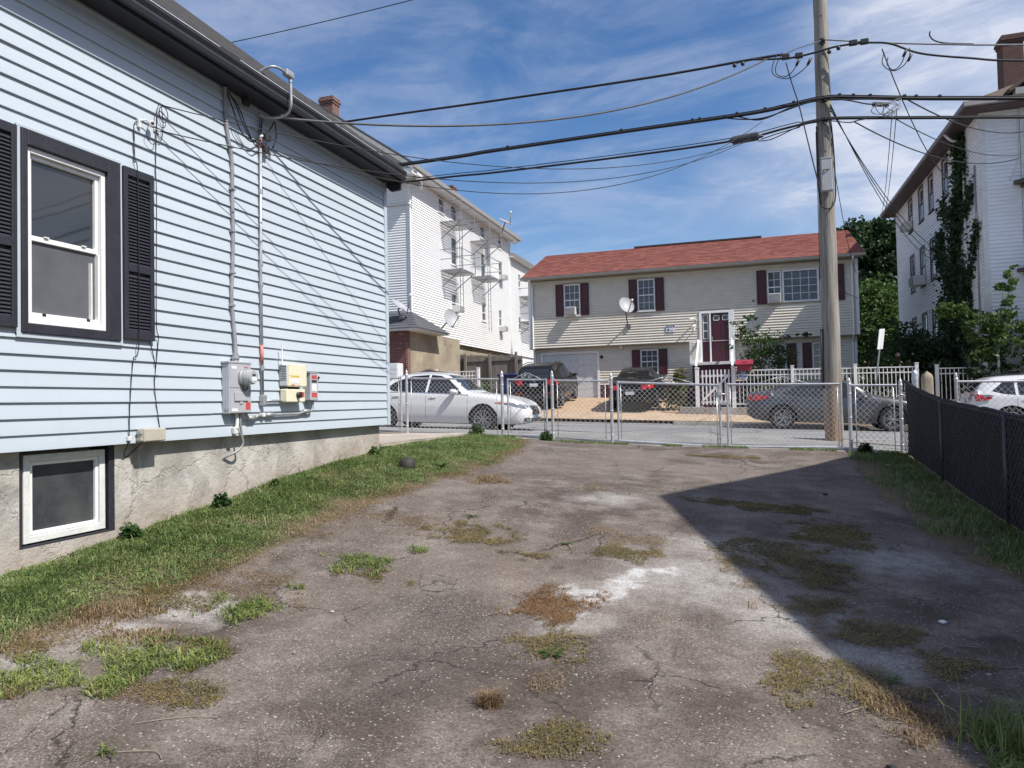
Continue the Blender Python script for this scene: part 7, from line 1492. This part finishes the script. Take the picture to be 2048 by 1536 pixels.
def blades(x, y, h, w, lean, z=None):
    n = len(x); z = gzv(x, y)+.004 if z is None else z; a = RNG.uniform(0,2*np.pi,n); d = np.stack([np.cos(a),np.sin(a)],1); s = np.stack([-d[:,1],d[:,0]],1); ln = lean*RNG.uniform(.3,1.4,n)
    b0 = np.stack([x,y,z],1); up = np.zeros((n,3)); up[:,2] = h; D = np.zeros((n,3)); D[:,:2] = d*(h*ln)[:,None]; S = np.zeros((n,3)); S[:,:2] = s*(w/2)[:,None]
    m = b0 + up*.6 + D*.35; t = b0 + up*(1-.25*np.minimum(ln,1.5))[:,None] + D
    V = np.stack([b0-S, b0+S, m+S*.8, m-S*.8, t],1).reshape(-1,3); i = np.arange(n)[:,None]*5
    F = np.concatenate([i+np.array([[0,1,2]]), i+np.array([[0,2,3]]), i+np.array([[3,2,4]])],0); return V, F
def edge(tab, y): return np.interp(y, *tab)
def noise2(x, y, s, seed): return np.array([noise.noise((a*s, b*s, seed)) for a, b in zip(x, y)])
def lawn():
    n = 150000; y = RNG.uniform(1.2,14.4,n); xl = np.where(y > 10.2, -5.62, -5.24); w = edge(LEFT_EDGE, y) - xl; x = xl + RNG.uniform(0,1.06,n)*w
    e = edge(LEFT_EDGE, y) - x; nz = noise2(x, y, 1.6, 2); gap = noise2(x, y, 3.2, 17); keep = (e + nz*.30 > RNG.uniform(-.02,.24,n)) & (gap > RNG.uniform(-.75,-.25,n)) & ~((y > 10.5) & (x < -5.58)); x, y, nz, e = x[keep], y[keep], nz[keep], e[keep]
    h = RNG.uniform(.016,.045,len(x))*np.where(RNG.uniform(0,1,len(x)) < .03, 2.1, 1.)*(1+.9*nz)*np.clip(.45+e*.7,.4,1.1); V, F = blades(x, y, h, RNG.uniform(.0035,.010,len(x)), 1.6); o = npmesh('lawn_grass', V, F, GRASS, loc=(0,0,0)); o['kind'] = 'stuff'; o['label'] = 'strip of green lawn beside the blue house'
    n = 900; y = RNG.uniform(2.5,14.2,n); x = -5.15 + RNG.uniform(0,1,n)**1.6*(edge(LEFT_EDGE, y)+5.1); k = noise2(x, y, 1.9, 23) > .05; x, y = x[k], y[k]; V, F = blades(x, y, RNG.uniform(.08,.19,len(x)), RNG.uniform(.004,.008,len(x)), .8); o = npmesh('tall_grass_stalks', V, F, GRASS, loc=(0,0,0)); o['kind'] = 'stuff'
    n = 16000; y = RNG.uniform(1.5,14.2,n); x = -5.15 + RNG.uniform(0,1.02,n)*(edge(LEFT_EDGE, y)+5.1); k = noise2(x, y, 2.4, 31) > .12; x, y = x[k], y[k]; V, F = blades(x, y, RNG.uniform(.02,.05,len(x)), RNG.uniform(.003,.006,len(x)), 1.9); o = npmesh('straw_in_lawn', V, F, GRASS_DRY, loc=(0,0,0)); o['kind'] = 'stuff'
    n = 15000; y = RNG.uniform(1.2,14.2,n); x = edge(LEFT_EDGE, y) + RNG.normal(size=n)*.11 - .03; nz = noise2(x, y, 1.1, 6); k = nz > -.12; x, y = x[k], y[k]; V, F = blades(x, y, RNG.uniform(.008,.03,len(x)), RNG.uniform(.003,.006,len(x)), 1.6); o = npmesh('dry_grass_edge', V, F, GRASS_DRY, loc=(0,0,0)); o['kind'] = 'stuff'
    n = 20000; y = RNG.uniform(2,14.3,n); r = edge(RIGHT_EDGE, y); x = r - .05 + RNG.uniform(0,1,n)*(2.66-r+.05); nz = noise2(x, y, 1.4, 4); k = (x - r + nz*.6 > RNG.uniform(.0,.45,n)); x, y, nz = x[k], y[k], nz[k]; V, F = blades(x, y, RNG.uniform(.02,.085,len(x))*(1+.5*nz), RNG.uniform(.005,.012,len(x)), .9); o = npmesh('fence_grass', V, F, GRASS, loc=(0,0,0)); o['kind'] = 'stuff'
    n = 5200; x = RNG.uniform(-4.9,2.6,n); y = 14.44+RNG.normal(size=n)*.05; nz = noise2(x, y*0, 1.3, 9); k = nz > -.05; x, y = x[k], y[k]; V, F = blades(x, y, RNG.uniform(.015,.07,len(x)), RNG.uniform(.005,.011,len(x)), 1.1); o = npmesh('gate_weeds', V, F, GRASS, loc=(0,0,0)); o['kind'] = 'stuff'
lawn()
PATCH = [('o',-3.40,6.64,0.38,0.29),('b',-2.55,6.53,0.36,0.29),('y',-3.21,8.85,0.28,0.25),('o',-3.67,8.71,0.31,0.21),('o',-1.86,9.15,0.17,0.23),('b',-1.02,6.48,0.32,0.20),('o',-1.14,7.00,0.30,0.27),('r',-1.34,5.01,0.27,0.32),('b',-1.14,4.33,0.21,0.22),('o',-1.07,3.84,0.15,0.16),('b',-0.87,3.18,0.18,0.15),('d',-1.26,3.45,0.06,0.06),('o',-0.09,6.52,0.20,0.34),('o',0.03,6.06,0.16,0.13),('o',0.32,5.46,0.12,0.11),('o',0.43,5.25,0.07,0.20),('b',0.39,4.28,0.30,0.27),('y',0.71,3.93,0.15,0.29),('o',0.70,4.27,0.11,0.20),('g',1.07,3.82,0.14,0.20),('d',0.02,5.38,0.06,0.06),('b',-0.10,9.04,0.55,0.20),('b',0.40,9.01,0.38,0.22),('b',0.78,8.09,0.33,0.33),('b',0.21,6.93,0.37,0.43),('b',0.88,7.71,0.36,0.30),('b',0.58,6.49,0.21,0.38),('b',0.46,5.62,0.18,0.21),('b',0.78,5.19,0.20,0.24),('b',1.08,4.77,0.15,0.16),('o',-3.40,4.38,0.38,0.24),('g',-3.36,4.16,0.23,0.17),('g',-3.05,5.31,0.24,0.20),('b',-2.86,5.13,0.27,0.12),('g',-2.82,5.86,0.11,0.07),('g',-3.23,4.68,0.07,0.05),('b',-3.92,4.13,0.26,0.17),('o',-3.89,3.38,0.25,0.21),('y',-3.58,3.45,0.14,0.15),('g',-3.35,3.30,0.25,0.21),('g',-3.48,2.97,0.28,0.11),('b',-2.87,3.08,0.21,0.17),('g',-2.70,2.44,0.11,0.08),('o',-3.87,4.41,0.21,0.17),('o',-3.90,5.88,0.28,0.12),('o',-4.02,5.05,0.24,0.13),('b',-0.37,13.06,0.53,0.16),('b',-3.93,3.12,0.20,0.09),('y',-3.56,2.72,0.09,0.09),('b',-1.83,6.11,0.26,0.06),('g',1.25,3.4,.25,.3),('g',-3.15,3.45,.22,.14),('b',-3.0,3.55,.22,.12),('g',-3.72,2.82,.2,.1),('y',-3.9,3.75,.22,.16),('o',-3.55,4.75,.2,.1),('g',-3.2,4.25,.2,.1),('y',-3.45,3.55,.2,.12),('o',-3.1,2.95,.22,.1)]
def patches():
    acc = {k: [[],[]] for k in 'obrygd'}
    for t, cx, cy, rx, ry in PATCH:
        a = math.pi*rx*ry; dens = {'o':9000,'b':19000,'r':20000,'y':9000,'g':6500,'d':4000}[t]; rx, ry = rx*1.2, ry*1.2; n = int(math.pi*rx*ry*dens*1.7); th = RNG.uniform(0,2*np.pi,n); r = np.sqrt(RNG.uniform(0,1,n))*1.45
        x = cx+rx*r*np.cos(th); y = cy+ry*r*np.sin(th); nz = noise2(x, y, 4.5, cx*3+cy) + .5*noise2(x, y, 13, cx); k = RNG.uniform(0,1,n) < np.clip((1.02 + nz*.95 - r)/.55, 0, 1); acc[t][0].append(x[k]); acc[t][1].append(y[k])
    spec = {'o':(GRASS_DRY,.004,.014,3.2,.004),'b':(MOSS_OL,.003,.013,2.6,.006),'r':(MOSS_RD,.003,.014,2.6,.006),'y':(GRASS_DRY,.015,.05,1.1,.005),'g':(GRASS_WEED,.012,.055,1.7,.007),'d':(GRASS_DRY,.03,.09,.8,.004)}
    nm = {'o':'dry_straw_patches','b':'olive_weed_patches','r':'red_brown_weed_patch','y':'yellow_grass_patches','g':'green_weed_patches','d':'dry_tufts'}
    for t, (X, Y) in acc.items():
        x, y = np.concatenate(X), np.concatenate(Y); m, h0, h1, ln, w = spec[t]; V, F = blades(x, y, RNG.uniform(h0,h1,len(x)), w*RNG.uniform(.6,1.4,len(x)), ln, gzv(x,y)+.012); o = npmesh(nm[t], V, F, m, loc=(0,0,0)); o['kind'] = 'stuff'
patches()
def grit():
    n = 9000; x = RNG.uniform(-4,2.2,n); y = RNG.uniform(2,13.5,n); k = (noise2(x, y, .9, 41) + .3*noise2(x, y, 4, 43) > RNG.uniform(-.05,.5,n)); x, y = x[k], y[k]; n = len(x); s = RNG.uniform(.0025,.007,n)*np.where(RNG.uniform(0,1,n) < .03, 2., 1.); z = gzv(x, y)+.012
    d = np.array([[1,0,0],[0,1,0],[-1,0,0],[0,-1,0],[0,0,.9]]); j = RNG.uniform(.6,1.3,(n,5,1)); V = (np.stack([x,y,z],1)[:,None,:]+d[None]*s[:,None,None]*j).reshape(-1,3); i = np.arange(n)[:,None]*5; F = np.concatenate([i+np.array([[a,b,4]]) for a, b in ((0,1),(1,2),(2,3),(3,0))],0)
    o = npmesh('loose_grit', V, F, blade_mat('grit', [(.10,.09,.08),(.22,.19,.16),(.34,.30,.26),(.44,.41,.37)]), loc=(0,0,0)); o['kind'] = 'stuff'
grit()
def weed(label, loc, n, ln, wd, mat, up=.5, cat='weed', tiers=1):
    t = thing('leafy_weed', loc, label, cat, 'weeds of the yard')
    if tiers > 1:                                   # bushy broadleaf weed: a few stems and a dome of small leaves
        mb = MB(); h = ln*1.5
        for k in range(7):
            a = 2.4*k; r = ln*random.uniform(.3,.9); mb.tube([Vector(loc), Vector(loc)+Vector((r*.4*math.cos(a), r*.4*math.sin(a), h*.5)), Vector(loc)+Vector((r*math.cos(a), r*math.sin(a), h*random.uniform(.6,.95)))], .003, 4)
        mb.build('stem', mat, t); m = n*16; u = RNG.normal(size=(m,3)); u /= np.linalg.norm(u,axis=1,keepdims=True); u[:,2] = np.abs(u[:,2]); c = np.array(loc)+u*RNG.uniform(.45,1.05,m)[:,None]*np.array([ln*1.05,ln*1.05,h])+np.array([ln*.25,0,0])
        V, F = leaves(c, wd*1.15, .9); npmesh('foliage', V, F, mat, t); return
    for k in range(n):
        a = 2.4*k+random.uniform(-.3,.3); e = up*random.uniform(.6,1.4); d = Vector((math.cos(a),math.sin(a),0)); s = Vector((-d.y,d.x,0)); L_ = ln*random.uniform(.7,1.2)
        b = Vector(loc)+Vector((0,0,.005)); P = [b, b+d*L_*.35+Vector((0,0,L_*.35*e)), b+d*L_*.7+Vector((0,0,L_*.5*e)), b+d*L_+Vector((0,0,L_*.42*e))]; W = [.15,1,.85,.0]
        q = MB(); v = []
        for p, w in zip(P, W): v += [p-s*wd*w/2+Vector((0,0,wd*w*.15)), p, p+s*wd*w/2+Vector((0,0,wd*w*.15))]
        q.add(v, [f for i in range(3) for f in ((i*3,i*3+1,i*3+4,i*3+3),(i*3+1,i*3+2,i*3+5,i*3+4))]); q.build('leaf', mat, t, True)
def weeds():
    g = lambda x, y: (x, y, gz(x,y))
    weed('leafy weed at the right foot of the cellar window', g(-5.12,4.98), 20, .095, .04, LEAF, .7, tiers=3); weed('largest leafy weed against the foundation below the meter cabinet', g(-5.08,6.08), 24, .10, .042, LEAF, .8, tiers=4); weed('small leafy weed against the foundation right of the meter cabinet', g(-5.1,7.0), 15, .06, .032, LEAF_LT, .8, tiers=3); weed('leafy weed near the far corner of the blue house foundation', g(-5.1,9.3), 16, .085, .036, LEAF_LT, .8, tiers=3)
    weed('dark green rosette weed in the middle of the drive on the olive patch', g(-1.13,4.16), 18, .095, .016, LEAF, .45); weed('tiny green weed alone in the middle of the drive', g(-1.62,6.55), 10, .075, .014, LEAF, .5); weed('low green weed in the drive crack near the dry patch', g(-2.75,7.1), 12, .12, .016, LEAF, .4)
    weed('leafy weed at the foot of the walk gate post', g(-3.95,14.42), 24, .13, .05, LEAF, .9, tiers=3); weed('leafy weed at the foot of the right gate post in shade', g(2.0,14.4), 24, .12, .05, LEAF_DK, .8, tiers=3); weed('weed under the fence panel before the white sedan wheel', g(-5.5,14.45), 26, .16, .05, LEAF, 1., tiers=3); weed('broad weed tuft in the lawn right of the black ball', g(-4.0,9.2), 20, .14, .035, LEAF_LT, .6); weed('green weed with yellow blade beside the shadow edge in the drive', g(.72,4.42), 12, .07, .012, LEAF_LT, .6)
    t = thing('grass_tuft', g(1.12,3.95), 'tall pale grass tuft at the lower right corner of the drive', 'grass tuft')
    x = 1.1+RNG.normal(size=260)*.09; y = 3.85+RNG.normal(size=260)*.10; V, F = blades(x, y, RNG.uniform(.06,.26,260), RNG.uniform(.004,.008,260), .7); npmesh('blades', V, F, leaf_mat('pale_green_blade', (.12,.18,.05), (.26,.30,.11)), t)
    t = thing('grass_tuft', g(-1.26,3.45), 'dry straw-coloured tuft in the lower middle of the drive', 'grass tuft')
    x = -1.26+RNG.normal(size=420)*.03; y = 3.45+RNG.normal(size=420)*.03; V, F = blades(x, y, RNG.uniform(.03,.10,420), RNG.uniform(.003,.005,420), 1.0); npmesh('blades', V, F, GRASS_DRY, t)
    # twigs, pebbles, litter
    TW = M('dry_twig', (.30,.25,.19), .8, var=.2); k = 0
    for lab, pts in (('pale forked twig at the lower left of the drive',[(-2.78,2.72),(-2.6,2.85),(-2.45,2.9)]),('short pale twig near the green weed at the lower left',[(-2.65,2.5),(-2.5,2.56),(-2.42,2.52)]),('dark curved twig in the shade at right',[(1.05,4.95),(1.15,5.1),(1.32,5.12)]),('thin pale stalk beside the yellow grass at the lower right',[(.42,3.92),(.52,4.02),(.62,4.03)])):
        tag(MB().tube(spline([(x,y,gz(x,y)+.016) for x, y in pts],6), .0022, 5).build('twig', TW, smooth=True), lab, 'twig')
    def stone(lab, x, y, s, mat, cat='stone'):
        z = gz(x,y)+.006; mb = MB(); mb.grid(lambda u, v: (x+s*(1+.25*math.sin(5*u*6.28))*math.cos(6.283*u)*math.sin(3.1416*v), y+s*.8*math.sin(6.283*u)*math.sin(3.1416*v), z+s*.4+s*.5*math.cos(3.1416*v)), 9, 6); tag(mb.build('stone', mat, smooth=True), lab, cat)
    PS = M('pale_stone', (.34,.31,.27), .85, var=.15); DS = M('dark_lump', (.03,.028,.026), .9)
    stone('pale pebble beside the orange weed patch in the drive', -.93,3.93,.011,PS); stone('pale pebble left of centre on the dark asphalt', -2.2,3.0,.009,PS); stone('pale broken concrete chip at the left gravel edge', -3.62,3.9,.02,PS); stone('flat tan chip in the drive left of the dark stain', -2.72,4.35,.02,PS); stone('small dark lump of asphalt at the lower right', .55,3.45,.022,DS); stone('dark lump of debris in the shaded part of the drive', .95,10.2,.03,DS)
    stone('crumpled white scrap of litter in the shade at right', 1.22,5.55,.026,PAPER,'litter'); stone('white scrap of litter in the shaded grass near the gate', 2.15,13.0,.025,PAPER,'litter'); stone('pale pebble in the shaded lower right', 1.25,4.7,.014,PS)
weeds()
